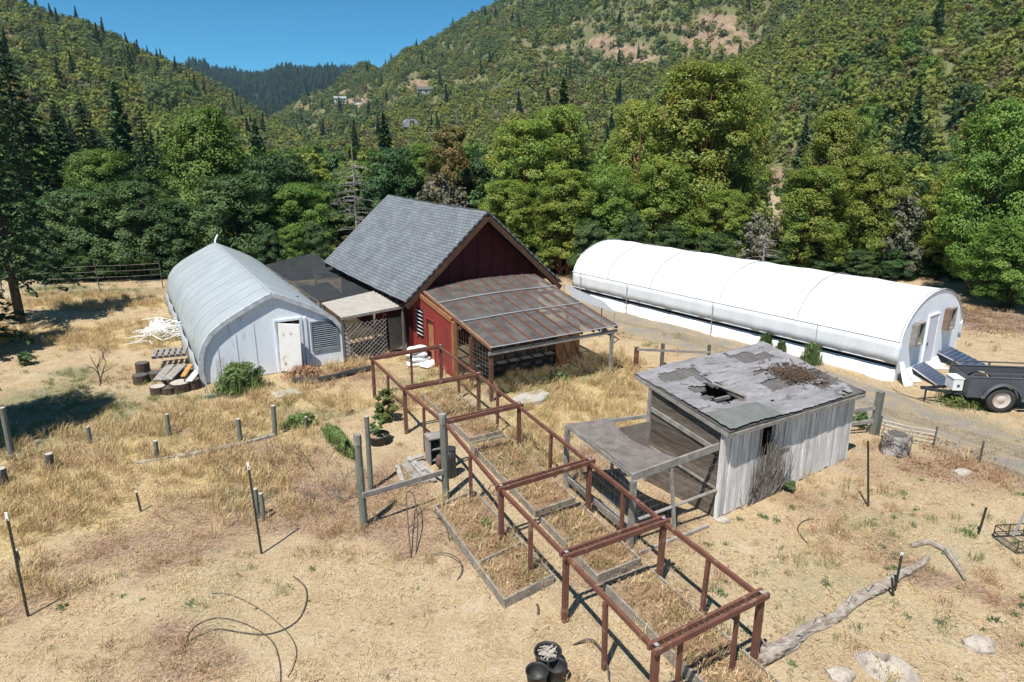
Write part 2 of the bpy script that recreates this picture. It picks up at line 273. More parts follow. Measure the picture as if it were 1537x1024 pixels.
class MB:
    """collects boxes, bars and tubes; build() links them as ONE mesh object"""
    def __init__(s, org=(0, 0, 0)): s.v = []; s.f = []; s.o = Vector(org); s.mi = []; s.cur = 0
    def add(s, vs, fs):
        b = len(s.v); s.v += [tuple(Vector(p) - s.o) for p in vs]; s.f += [tuple(i + b for i in f) for f in fs]; s.mi += [s.cur] * len(fs)
    def hexa(s, p):
        s.add(p, [(0, 3, 2, 1), (4, 5, 6, 7), (0, 1, 5, 4), (1, 2, 6, 5), (2, 3, 7, 6), (3, 0, 4, 7)])
    def box(s, c, d, rz=0.0, rx=0.0, ry=0.0):
        m = Matrix.Translation(c) @ Matrix.Rotation(rz, 4, 'Z') @ Matrix.Rotation(ry, 4, 'Y') @ Matrix.Rotation(rx, 4, 'X')
        x, y, z = d[0] / 2, d[1] / 2, d[2] / 2
        s.hexa([m @ Vector(q) for q in ((-x, -y, -z), (x, -y, -z), (x, y, -z), (-x, y, -z), (-x, -y, z), (x, -y, z), (x, y, z), (-x, y, z))])
    def bar(s, a, b, wd, ht, up=(0, 0, 1), twist=0.0):
        a = Vector(a); b = Vector(b); d = (b - a).normalized(); up = Vector(up)
        if abs(d.dot(up)) > 0.97: up = Vector((0, 1, 0)) if abs(d.y) < 0.9 else Vector((1, 0, 0))
        sd_ = d.cross(up).normalized(); u = sd_.cross(d).normalized()
        if twist: q = Matrix.Rotation(twist, 3, d); sd_ = q @ sd_; u = q @ u
        sx = sd_ * wd / 2; ux = u * ht / 2
        s.hexa([a - sx - ux, a + sx - ux, b + sx - ux, b - sx - ux, a - sx + ux, a + sx + ux, b + sx + ux, b - sx + ux])
    def tube(s, pts, r, n=8, cap=True):
        pts = [Vector(p) for p in pts]; rs = r if isinstance(r, (list, tuple)) else [r] * len(pts)
        vs = []; fs = []; ref = Vector((0, 0, 1))
        for i, p in enumerate(pts):
            d = (pts[min(i + 1, len(pts) - 1)] - pts[max(i - 1, 0)]).normalized()
            rf = ref if abs(d.dot(ref)) < 0.95 else Vector((1, 0, 0))
            a = d.cross(rf).normalized(); b = d.cross(a).normalized()
            for k in range(n):
                t = 2 * math.pi * k / n; vs.append(p + (a * math.cos(t) + b * math.sin(t)) * rs[i])
        for i in range(len(pts) - 1):
            for k in range(n):
                k2 = (k + 1) % n; fs.append((i * n + k, i * n + k2, (i + 1) * n + k2, (i + 1) * n + k))
        if cap: fs.append(tuple(range(n))); fs.append(tuple(reversed(range((len(pts) - 1) * n, len(pts) * n))))
        s.add(vs, fs)
    def quad(s, a, b, c, d): s.add([a, b, c, d], [(0, 1, 2, 3)])
    def grid(s, P):
        """P[i][j] points"""
        n = len(P[0]); s.add([q for r_ in P for q in r_], [(i * n + j, i * n + j + 1, (i + 1) * n + j + 1, (i + 1) * n + j) for i in range(len(P) - 1) for j in range(n - 1)])
    def prism(s, poly, h0, h1):
        """poly in xy, extruded from z h0 to h1"""
        n = len(poly); s.add([(x, y, h0) for x, y in poly] + [(x, y, h1) for x, y in poly],
              [tuple(reversed(range(n))), tuple(range(n, 2 * n))] + [(i, (i + 1) % n, n + (i + 1) % n, n + i) for i in range(n)])
    def build(s, name, m, parent=None, smooth=False, bevel=0.0, solid=0.0):
        me = bpy.data.meshes.new(name); me.from_pydata(s.v, [], s.f)
        for mm in (m if isinstance(m, (list, tuple)) else [m]): me.materials.append(mm)
        for p, k in zip(me.polygons, s.mi): p.use_smooth = smooth; p.material_index = k
        o = bpy.data.objects.new(name, me); col.objects.link(o)
        if parent is not None: o.parent = parent
        elif s.o.length > 0: o.location = s.o
        if solid: md = o.modifiers.new('solid', 'SOLIDIFY'); md.thickness = solid; md.offset = 0
        if bevel: md = o.modifiers.new('bevel', 'BEVEL'); md.width = bevel; md.segments = 1; md.limit_method = 'ANGLE'
        return o
def copy_tree(o, parent=None):
    c = o.copy(); col.objects.link(c)
    if parent is not None: c.parent = parent
    for ch in list(o.children): copy_tree(ch, c)
    return c
def rnd(a, b): return random.uniform(a, b)

# ------------------------------------------------------------------ ground: one sheet out to the horizon
def gz(x, y):
    x = np.asarray(x, float); y = np.asarray(y, float)
    return (fbm(x * 0.35, y * 0.35, 11, 3) - 0.5) * 0.10 + (fbm(x * 1.6, y * 1.6, 12, 2) - 0.5) * 0.03
def gzf(x, y): return float(gz(np.array([x]), np.array([y]))[0])
def onground(px, py):
    p = gp(px, py); p.z = gzf(p.x, p.y); return p
def spread(a0, a1, step, far, grow):
    c = list(np.arange(a0, a1 + 1e-6, step)); s = step; x = a1
    while x < far: s *= grow; x += s; c.append(x)
    s = step; x = a0; pre = []
    while x > -far: s *= grow; x -= s; pre.append(x)
    return np.array(pre[::-1] + c)
xs = spread(-24, 30, 0.22, 2600, 1.22); ys = spread(3, 42, 0.22, 2600, 1.22)
GX, GY = np.meshgrid(xs, ys); GXf, GYf = GX.ravel(), GY.ravel()
def zone(blobs, x, y, warp=1.0, seed=3):
    """soft mask of ground patches; each blob (px, py, half width, half height in photo pixels) becomes an ellipse on the ground"""
    x = np.asarray(x, float); y = np.asarray(y, float)
    m = np.zeros_like(x); wx = x + (fbm(x * 0.5, y * 0.5, seed, 3) - 0.5) * 3 * warp; wy = y + (fbm(x * 0.5, y * 0.5, seed + 9, 3) - 0.5) * 3 * warp
    for b in blobs:
        px, py, hw, hh = b[:4]; wt = b[4] if len(b) > 4 else 1.0
        c = gp(px, py); rx = hw * depth(c) / F; ry = (gp(px, py - hh).y - gp(px, py + hh).y) / 2
        d = np.sqrt(((wx - c.x) / rx) ** 2 + ((wy - c.y) / ry) ** 2)
        m = np.maximum(m, np.clip(1.35 - d, 0, 1) * wt)
    return np.clip(m * 1.4, 0, 1)
Z_GOLD = [(190, 690, 210, 55), (70, 745, 120, 75), (250, 735, 170, 40), (330, 635, 130, 30), (150, 505, 190, 18), (150, 455, 120, 10), (470, 600, 100, 20), (870, 600, 120, 45), (905, 565, 90, 25), (800, 640, 50, 30), (820, 680, 40, 30), (640, 590, 50, 30), (30, 820, 60, 60), (60, 890, 90, 30, 0.6), (560, 545, 40, 10)]
Z_RED = [(330, 760, 150, 45, .75), (230, 835, 170, 40, .8), (60, 880, 110, 25, .7), (600, 720, 70, 50, .8), (260, 640, 160, 14, .6), (60, 700, 80, 22, .7), (430, 790, 70, 20, .8), (130, 610, 120, 14, .6), (240, 560, 60, 10, .5), (480, 745, 110, 60), (560, 775, 90, 45), (390, 700, 90, 30), (150, 700, 60, 20, 0.7), (700, 790, 60, 50), (1400, 690, 140, 26), (1500, 705, 70, 25), (290, 1000, 140, 40), (1400, 850, 60, 35), (860, 700, 60, 40), (960, 850, 60, 60, 0.8), (1240, 760, 40, 60, 0.5), (250, 840, 130, 40, 0.7), (1050, 800, 50, 40, 0.8), (500, 560, 60, 14), (1460, 950, 50, 40, 0.5)]
Z_GREEN = [(350, 740, 40, 22, .6), (100, 600, 110, 30, .8), (60, 640, 80, 30, .6), (640, 560, 40, 10, .5), (330, 650, 140, 10, .4), (430, 622, 60, 14, 0.8), (120, 630, 110, 45, 0.75), (860, 565, 120, 16), (780, 590, 70, 14, 0.8), (1450, 603, 70, 14), (490, 622, 60, 14, 0.7), (130, 560, 60, 18, 0.6), (1010, 510, 60, 8, 0.6), (330, 880, 110, 40, 0.25), (1380, 790, 120, 60, 0.28), (1250, 900, 130, 70, 0.3), (120, 435, 160, 8, 0.7), (640, 580, 40, 12, 0.6), (1480, 650, 90, 30, 0.35), (280, 600, 60, 14, 0.5), (790, 560, 90, 22, 0.9)]
Z_MULCH = [(1500, 480, 90, 26), (1440, 470, 40, 15), (880, 425, 20, 15, 0.8)]
ROAD = [gp(850, 455), gp(930, 482), gp(1010, 502), gp(1110, 535), gp(1220, 572), gp(1330, 615), gp(1440, 650), gp(1560, 690), gp(1720, 750)]
def road_dist(x, y):
    d = np.full(np.shape(x), 1e9)
    for a, b in zip(ROAD[:-1], ROAD[1:]):
        vx, vy = b.x - a.x, b.y - a.y; t = np.clip(((x - a.x) * vx + (y - a.y) * vy) / (vx * vx + vy * vy), 0, 1)
        d = np.minimum(d, np.hypot(x - a.x - t * vx, y - a.y - t * vy))
    return d
near = (np.abs(GXf) < 60) & (GYf < 90) & (GYf > -5)
def msk(bl, seed):
    o = np.zeros(len(GXf)); o[near] = zone(bl, GXf[near], GYf[near], 1.0, seed); return o
far_r = np.clip((np.hypot(GXf, GYf) - 43) / 10, 0, 1)
GZ = gz(GXf, GYf) * (1 - far_r)
nx = len(xs); ny = len(ys); idx = np.arange(nx * ny).reshape(ny, nx)
q = np.stack([idx[:-1, :-1], idx[:-1, 1:], idx[1:, 1:], idx[1:, :-1]], -1).reshape(-1, 4)
def ground_mat():
    m, n, l, b = nodes_of('dry_ground')
    tc = n.new('ShaderNodeTexCoord'); P = tc.outputs['Object']
    def nz(s, d=8, r=0.65):
        t = n.new('ShaderNodeTexNoise'); t.inputs['Scale'].default_value = s; t.inputs['Detail'].default_value = d; t.inputs['Roughness'].default_value = r; l.new(P, t.inputs['Vector']); return t.outputs[0]
    a, c, f, g = nz(0.45), nz(2.6), nz(17, 6, 0.7), nz(60, 3)
    r0 = ramp(n, [(0.36, (0.374, 0.277, 0.176)), (0.5, (0.468, 0.362, 0.228)), (0.64, (0.515, 0.420, 0.295))])
    mix0 = math_(n, l, 'MULTIPLY_ADD', a, 0.5); l.new(math_(n, l, 'MULTIPLY', c, 0.5), mix0.node.inputs[2]); l.new(mix0, r0.inputs[0]); cur = r0.outputs[0]
    def lay(cur, attr, stops, nz_, soft=0.35, mx=0.9):
        at_ = n.new('ShaderNodeAttribute'); at_.attribute_name = attr
        k = math_(n, l, 'ADD', at_.outputs['Fac'], math_(n, l, 'MULTIPLY_ADD', c, 1.2)); k.node.inputs[1].links[0].from_node.inputs[2].default_value = -0.6
        rr = ramp(n, [(0.5 - soft, (0, 0, 0)), (0.5 + soft, (mx, mx, mx))]); l.new(k, rr.inputs[0])
        fac = math_(n, l, 'MULTIPLY', rr.outputs[0], math_(n, l, 'MINIMUM', math_(n, l, 'MULTIPLY', at_.outputs['Fac'], 6), 1))
        rc = ramp(n, stops); l.new(nz_, rc.inputs[0])
        x = n.new('ShaderNodeMixRGB'); l.new(fac, x.inputs[0]); l.new(cur, x.inputs[1]); l.new(rc.outputs[0], x.inputs[2]); return x.outputs[0]
    cur = lay(cur, 'gold', [(0.35, (0.374, 0.262, 0.125)), (0.5, (0.486, 0.378, 0.196)), (0.65, (0.562, 0.472, 0.275))], f)
    cur = lay(cur, 'red', [(0.35, (0.187, 0.120, 0.091)), (0.5, (0.290, 0.195, 0.137)), (0.65, (0.393, 0.294, 0.202))], f)
    cur = lay(cur, 'green', [(0.35, (0.094, 0.110, 0.059)), (0.5, (0.187, 0.199, 0.111)), (0.65, (0.319, 0.304, 0.182))], f, mx=0.8)
    cur = lay(cur, 'gravel', [(0.35, (0.14, 0.12, 0.09)), (0.5, (0.215, 0.185, 0.14)), (0.65, (0.30, 0.26, 0.20))], f)
    cur = lay(cur, 'mulch', [(0.38, (0.094, 0.068, 0.059)), (0.5, (0.187, 0.137, 0.117)), (0.66, (0.430, 0.346, 0.301))], f)
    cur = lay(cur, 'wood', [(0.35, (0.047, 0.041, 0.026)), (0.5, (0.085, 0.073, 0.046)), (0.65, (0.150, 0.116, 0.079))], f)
    h = n.new('ShaderNodeHueSaturation'); l.new(cur, h.inputs['Color'])
    v = math_(n, l, 'MULTIPLY_ADD', f, 1.2); v.node.inputs[2].default_value = 0.34
    v2 = math_(n, l, 'MULTIPLY_ADD', g, 0.9); v2.node.inputs[2].default_value = 0.53
    l.new(math_(n, l, 'MULTIPLY', v, v2), h.inputs['Value']); l.new(h.outputs[0], b.inputs['Base Color'])
    b.inputs['Roughness'].default_value = 1; b.inputs['Specular IOR Level'].default_value = 0.05
    bp = n.new('ShaderNodeBump'); bp.inputs['Distance'].default_value = 0.06; bp.inputs['Strength'].default_value = 0.7; l.new(math_(n, l, 'ADD', f, math_(n, l, 'MULTIPLY', g, 0.4)), bp.inputs['Height']); l.new(bp.outputs[0], b.inputs['Normal'])
    return m
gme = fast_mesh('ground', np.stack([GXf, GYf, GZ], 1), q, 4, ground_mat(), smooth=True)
RD = road_dist(GXf, GYf)
GAPS = [(1138, 1196), (1378, 1412)]
def in_gap(x, y):
    px = CX + F * np.asarray(x) / (np.asarray(y) * math.cos(PITCH) + (CAMH - 2) * math.sin(PITCH)); g = np.zeros(np.shape(px), bool)
    for a, b in GAPS: g |= (px > a) & (px < b)
    return g & (np.asarray(y) > 52)
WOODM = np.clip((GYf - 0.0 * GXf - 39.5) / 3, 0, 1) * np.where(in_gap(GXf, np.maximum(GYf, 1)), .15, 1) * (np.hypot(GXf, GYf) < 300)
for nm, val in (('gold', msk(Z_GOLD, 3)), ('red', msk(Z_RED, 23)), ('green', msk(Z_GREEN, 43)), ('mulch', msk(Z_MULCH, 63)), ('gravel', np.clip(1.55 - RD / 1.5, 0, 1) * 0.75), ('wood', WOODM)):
    a_ = gme.attributes.new(nm, 'FLOAT', 'POINT'); a_.data.foreach_set('value', val.astype(np.float32))
tag(link('ground', gme), kind='structure')
# wheel tracks of crushed stone: a sheet 1 cm above the ground that follows it
def road_mat():
    m, n, l, b = nodes_of('grey_gravel')
    tc = n.new('ShaderNodeTexCoord'); nz = n.new('ShaderNodeTexNoise'); nz.inputs['Scale'].default_value = 1.3; nz.inputs['Detail'].default_value = 8; l.new(tc.outputs['Object'], nz.inputs[0])
    vo = n.new('ShaderNodeTexNoise'); vo.inputs['Scale'].default_value = 22; vo.inputs['Detail'].default_value = 5; vo.inputs['Roughness'].default_value = 0.75; l.new(tc.outputs['Object'], vo.inputs[0])
    r = ramp(n, [(0.34, (0.13, 0.12, 0.105)), (0.5, (0.21, 0.195, 0.172)), (0.68, (0.30, 0.278, 0.245))]); l.new(vo.outputs[0], r.inputs[0])
    r2 = ramp(n, [(0.40, (0.1, 0.1, 0.1)), (0.6, (0.9, 0.9, 0.9))]); l.new(nz.outputs[0], r2.inputs[0])
    mx = n.new('ShaderNodeMixRGB'); l.new(r2.outputs[0], mx.inputs[0]); l.new(r.outputs[0], mx.inputs[1]); mx.inputs[2].default_value = (0.30, 0.235, 0.15, 1)
    l.new(mx.outputs[0], b.inputs['Base Color']); b.inputs['Roughness'].default_value = 1
    bp = n.new('ShaderNodeBump'); bp.inputs['Distance'].default_value = 0.03; l.new(vo.outputs[0], bp.inputs['Height']); l.new(bp.outputs[0], b.inputs['Normal'])
    return m
m_road = road_mat()
mb = MB()
cum = [0.0]
for a, b in zip(ROAD[:-1], ROAD[1:]): cum.append(cum[-1] + (b - a).length)
def road_at(s):
    for i in range(len(ROAD) - 1):
        if s <= cum[i + 1] or i == len(ROAD) - 2:
            t = (s - cum[i]) / (cum[i + 1] - cum[i]); p = ROAD[i].lerp(ROAD[i + 1], t); d = (ROAD[i + 1] - ROAD[i]).normalized(); return p, Vector((-d.y, d.x, 0))
for off, hwid in ((0.85, 0.55), (-0.75, 0.5)):
    P = []
    for i in range(int(cum[-1] / 0.3)):
        s = i * 0.3; p, nn = road_at(s)
        hw2 = hwid * (0.6 + 1.1 * float(vnoise(np.array([s * 0.8]), np.array([off * 7]), 5)[0])); o2 = off + (float(vnoise(np.array([s * 0.5]), np.array([off * 3]), 8)[0]) - 0.5) * 0.5
        row = []
        for k in (-1, -0.5, 0, 0.5, 1):
            e = p + nn * (o2 + k * hw2 * (1 + rnd(-0.1, 0.1))); row.append((e.x, e.y, gzf(e.x, e.y) + (0.012 if abs(k) < 1 else -0.01)))
        P.append(row)
    mb.grid(P)
tag(mb.build('gravel_track', m_road, smooth=True), kind='structure')

# ------------------------------------------------------------------ hills
def hill_mat(name, grass, dirt):
    m, n, l, b = nodes_of(name)
    tc = n.new('ShaderNodeTexCoord'); nz = n.new('ShaderNodeTexNoise'); nz.inputs['Scale'].default_value = 0.03; nz.inputs['Detail'].default_value = 8; l.new(tc.outputs['Object'], nz.inputs[0])
    n2 = n.new('ShaderNodeTexNoise'); n2.inputs['Scale'].default_value = 0.25; n2.inputs['Detail'].default_value = 8; n2.inputs['Roughness'].default_value = 0.7; l.new(tc.outputs['Object'], n2.inputs[0])
    r = ramp(n, [(0.35, grass[0]), (0.65, grass[1])]); l.new(nz.outputs[0], r.inputs[0])
    rd = ramp(n, [(0.35, dirt[0]), (0.65, dirt[1])]); l.new(n2.outputs[0], rd.inputs[0])
    at_ = n.new('ShaderNodeAttribute'); at_.attribute_name = 'bare'
    k = math_(n, l, 'ADD', at_.outputs['Fac'], math_(n, l, 'MULTIPLY_ADD', n2.outputs[0], 1.0)); k.node.inputs[1].links[0].from_node.inputs[2].default_value = -0.5
    rr = ramp(n, [(0.4, (0, 0, 0)), (0.7, (1, 1, 1))]); l.new(k, rr.inputs[0])
    mx = n.new('ShaderNodeMixRGB'); l.new(rr.outputs[0], mx.inputs[0]); l.new(r.outputs[0], mx.inputs[1]); l.new(rd.outputs[0], mx.inputs[2])
    h = n.new('ShaderNodeHueSaturation'); l.new(mx.outputs[0], h.inputs['Color']); v = math_(n, l, 'MULTIPLY_ADD', n2.outputs[0], 0.9); v.node.inputs[2].default_value = 0.55; l.new(v, h.inputs['Value'])
    l.new(h.outputs[0], b.inputs['Base Color']); b.inputs['Roughness'].default_value = 1
    return m
DIRT = ((0.19, 0.125, 0.08), (0.28, 0.20, 0.135))
class Hill:
    """a slope ruled between a foot curve and a crest curve, with gullies, falling away behind the crest"""
    def __init__(s, ctrl, seed, amp, bare=(), ease=1.0):
        c = []
        for px, py, rb, rc in ctrl:
            r = ray(px, py); az = math.atan2(r[0], r[1]); c.append((az, rb, rc, CAMH + rc * r[2] / math.hypot(r[0], r[1])))
        s.c = np.array(sorted(c)); s.seed = seed; s.amp = amp; s.bare = bare; s.ease = ease
    def pos(s, az, t):
        rb = np.interp(az, s.c[:, 0], s.c[:, 1]); rc = np.interp(az, s.c[:, 0], s.c[:, 2]); zc = np.interp(az, s.c[:, 0], s.c[:, 3])
        r = rb + (rc - rb) * t; tt = np.clip(t, 0, 1); z = zc * tt ** s.ease - np.clip(t - 1, 0, 9) * zc * 0.9
        x = r * np.sin(az); y = r * np.cos(az); 
        g = (fbm(x * 0.012, y * 0.012, s.seed, 4) - 0.5) * 2
        rd_ = np.abs(fbm(az * 14, t * 1.3, s.seed + 4, 3) - 0.5) * 2
        z = z + s.amp * (g * 0.8 + rd_ * 0.8) * np.clip(np.sin(np.clip(t, 0, 1) * math.pi), 0, 1) ** 0.7 - 0.5 * (t < 0.01)
        return x, y, z
    def bareness(s, x, y, z):
        m = np.zeros_like(x)
        c = y * math.cos(PITCH) - (z - CAMH) * math.sin(PITCH); u = y * math.sin(PITCH) + (z - CAMH) * math.cos(PITCH)
        X = CX + F * x / c; Y = CY - F * u / c
        wv = (fbm(x * 0.03, y * 0.03, s.seed + 50, 4) - 0.5) * 90
        for bx, by, rx, ry, k in s.bare:
            d = np.sqrt(((X + wv - bx) / rx) ** 2 + ((Y + wv * 0.5 - by) / ry) ** 2); m = np.maximum(m, np.clip(1.4 - d, 0, 1) * k)
        return np.clip(m, 0, 1)
    def mesh(s, name, m, na=160, nt=90):
        az = np.linspace(s.c[0, 0], s.c[-1, 0], na); t = np.linspace(0, 1.5, nt); A, T = np.meshgrid(az, t); x, y, z = s.pos(A.ravel(), T.ravel())
        i = np.arange(na * nt).reshape(nt, na); qq = np.stack([i[:-1, :-1], i[:-1, 1:], i[1:, 1:], i[1:, :-1]], -1).reshape(-1, 4)
        me = fast_mesh(name, np.stack([x, y, z], 1), qq, 4, m, smooth=True)
        a_ = me.attributes.new('bare', 'FLOAT', 'POINT'); a_.data.foreach_set('value', s.bareness(x, y, z).astype(np.float32))
        return tag(link(name, me), kind='structure')
    def scatter(s, n, rng, azr, t0=0.0, t1=1.03, keep=1.0, clump=0.02, thr=0.0, bscale=1.0):
        az = rng.uniform(azr[0], azr[1], n); t = rng.uniform(t0, t1, n)
        rb = np.interp(az, s.c[:, 0], s.c[:, 1]); rc = np.interp(az, s.c[:, 0], s.c[:, 2]); r = rb + (rc - rb) * t
        x, y, z = s.pos(az, t); b = s.bareness(x, y, z); d = fbm(x * clump, y * clump, s.seed + 77, 4)
        k = (rng.random(n) < r / rc.max() * 1.0) & (rng.random(n) > b * 1.0 * bscale) & (d > thr)
        return np.stack([x, y, z], 1)[k], d[k]
hl = Hill([(-700, -330, 130, 480), (-350, -150, 150, 500), (-100, -45, 170, 520), (0, 5, 185, 540), (60, 22, 195, 550), (130, 44, 205, 560), (200, 75, 215, 580), (300, 116, 230, 610), (340, 138, 240, 630), (380, 165, 250, 640), (415, 187, 260, 650), (450, 212, 270, 650)], 31, 16,
          [(70, 35, 50, 14, .7), (165, 60, 40, 10, .6), (100, 95, 40, 12, .8), (40, 60, 40, 16, .6), (140, 105, 30, 12, .7), (60, 20, 40, 8, .5)])
hr = Hill([(330, 208, 420, 900), (380, 192, 400, 900), (430, 170, 380, 880), (490, 152, 350, 860), (560, 112, 320, 840), (600, 92, 310, 830), (650, 62, 300, 820), (700, 30, 300, 800), (760, 2, 300, 790), (850, -50, 300, 780), (1000, -120, 300, 760), (1200, -180, 300, 740), (1500, -260, 300, 740), (2200, -380, 300, 740)], 51, 34,
          [(925, 72, 55, 16, .9), (960, 88, 40, 12, .85), (1075, 38, 60, 20, .85), (1065, 66, 50, 14, .85), (1110, 60, 30, 20, .8), (1010, 40, 60, 9, .7), (850, 78, 40, 8, .7), (780, 70, 40, 8, .5), (890, 40, 50, 8, .5), (540, 155, 26, 9, 1), (642, 135, 22, 9, 1), (470, 170, 14, 6, 1), (700, 126, 12, 10, .8), (625, 160, 60, 5, .7), (730, 158, 25, 5, .7), (770, 158, 20, 5, .6)])
hs = Hill([(760, 262, 130, 160), (860, 232, 130, 240), (930, 205, 130, 280), (1000, 172, 130, 310), (1060, 130, 130, 330), (1120, 88, 130, 350), (1200, 35, 125, 370), (1260, 0, 120, 380), (1400, -70, 110, 390), (1600, -150, 100, 400), (2300, -330, 90, 400)], 71, 11,
          [(1165, 268, 22, 22, 1.0), (1180, 225, 20, 14, .7), (1390, 300, 26, 30, .9), (1250, 60, 40, 12, .35), (1420, 100, 50, 14, .3)])
hf = Hill([(120, 150, 1000, 1900), (250, 118, 1000, 1900), (310, 112, 1000, 1900), (350, 120, 1000, 1950), (380, 124, 1000, 1950), (410, 119, 1000, 1950), (450, 116, 1000, 1900), (500, 115, 1000, 1900), (545, 116, 1000, 1900), (620, 118, 1000, 1900), (760, 100, 1000, 1900)], 91, 60)
M_HG = hill_mat('hill_scrub', ((0.085, 0.098, 0.036), (0.145, 0.14, 0.06)), DIRT)
hl.mesh('hill_left', M_HG); hr.mesh('hill_right', M_HG, 220, 120); hs.mesh('near_hill_slope', M_HG); hf.mesh('far_ridge', hill_mat('ridge_forest_floor', ((0.03, 0.05, 0.03), (0.05, 0.065, 0.035)), DIRT))

# ------------------------------------------------------------------ leaf and blade meshes
def leaf_cards(rng, C, size, aspect=0.6, up=0.35, jitter=0.35, out=None, ow=1.5):
    """one kite-shaped leaf quad per centre, facing random ways with a pull upwards"""
    n = len(C); N = rng.normal(size=(n, 3)); N[:, 2] = np.abs(N[:, 2]) + up
    if out is not None: N = N + out * ow
    N /= np.linalg.norm(N, axis=1)[:, None]
    A = np.cross(N, rng.normal(size=(n, 3))); A /= np.linalg.norm(A, axis=1)[:, None] + 1e-9; B = np.cross(N, A)
    s = (size * (1 + rng.uniform(-jitter, jitter, n)))[:, None]
    V = np.stack([C - A * s, C - B * s * aspect + N * s * 0.15, C + A * s, C + B * s * aspect + N * s * 0.15], 1).reshape(-1, 3)
    return V, np.arange(n * 4).reshape(-1, 4)
def lobes(rng, h, wd, n, shape='round', z0=0.22):
    """centres and radii of the foliage masses of a broad crown of height h and width wd"""
    L = []
    for i in range(n):
        zf = z0 + (1 - z0) * (i + rng.uniform(0, 1)) / n
        prof = {'round': math.sin(math.pi * min(1, max(0.04, (zf - z0 * 0.6) / (1 - z0 * 0.6))) ** 0.8) ** 0.6, 'tall': (1 - max(0, zf - 0.35) / 0.75) ** 0.8, 'dome': max(.05, 1 - ((zf - .5) / .56) ** 2) ** .5, 'vase': min(1, 0.45 + zf) * (1 - max(0, zf - 0.7) / 0.36) ** 0.6}[shape]
        r = wd / 2 * prof; lr = wd * rng.uniform(0.13, 0.21) * (0.75 + 0.35 * prof); a = i * 2.4 + rng.uniform(-0.5, 0.5); d = max(0, r - lr * 0.9) * math.sqrt(rng.uniform(0.25, 1))
        L.append((d * math.cos(a), d * math.sin(a), min(zf * h, h - lr * 0.75), lr))
    return np.array(L)
def broad_crown(seed, h, wd, n_lobes, per, leaf, shape='round', z0=0.22, sub=9, hollow=0.0, ow=1.5, dome=0.7):
    rng = np.random.default_rng(seed); L = lobes(rng, h, wd, n_lobes, shape, z0); C = []; O = []
    for x, y, z, r in L:
        d = rng.normal(size=(sub, 3)); d[:, 2] += 0.25; d /= np.linalg.norm(d, axis=1)[:, None]
        cc = np.array([x, y, z]) + d * r * rng.uniform(0.55, 1.0, (sub, 1)) * np.array([1, 1, 0.8])
        k = max(1, per // sub)
        for c0, dd in zip(cc, d):
            if rng.random() < hollow: continue
            e = rng.normal(size=(k, 3)); e /= np.linalg.norm(e, axis=1)[:, None]; e *= rng.uniform(0.3, 1, (k, 1)) ** 0.5
            C.append(c0 + e * r * 0.42 * np.array([1, 1, 0.75])); O.append(np.tile(dd, (k, 1)) + e)
    C = np.concatenate(C); O = np.concatenate(O); C[:, 2] = np.maximum(C[:, 2], 0.1)
    G = C - np.array([0, 0, h * .35]); G /= np.linalg.norm(G, axis=1)[:, None] + 1e-6; O = O / (np.linalg.norm(O, axis=1)[:, None] + 1e-6) * 1.2 + G * dome
    return leaf_cards(rng, C, leaf, out=O, ow=ow) + (L,)
def conifer_crown(seed, h, wd, leaf, dens=1.0, z0=0.06, ragged=0.3, droop=0.25):
    rng = np.random.default_rng(seed); C = []; z = h * z0
    while z < h * 0.995:
        f = z / h; rr = wd / 2 * (1 - f) ** 0.85 + 0.06 * wd * (1 - f); nb = max(3, int(rng.uniform(5, 8)))
        a0 = rng.uniform(0, 6.28)
        for k in range(nb):
            a = a0 + k * 6.28 / nb + rng.uniform(-0.3, 0.3); L = rr * rng.uniform(1 - ragged, 1 + ragged * 0.5)
            m = max(3, int(L / leaf * 5 * dens)); t = rng.uniform(0.08, 1, m) ** 0.7; side = rng.normal(size=m) * 0.17 * L * (1.1 - t)
            p = np.stack([np.cos(a) * t * L - np.sin(a) * side, np.sin(a) * t * L + np.cos(a) * side, z + t * L * (0.22 - droop * 1.9 * t) + rng.normal(size=m) * leaf * 0.4], 1); C.append(p)
        z += h * 0.026 * rng.uniform(0.8, 1.3) + leaf * 0.25
    C = np.concatenate(C)
    return leaf_cards(rng, C, leaf, 0.42, 0.9)
def mesh_leaves(name, V, Q, m): return fast_mesh(name, V, Q, 4, m)
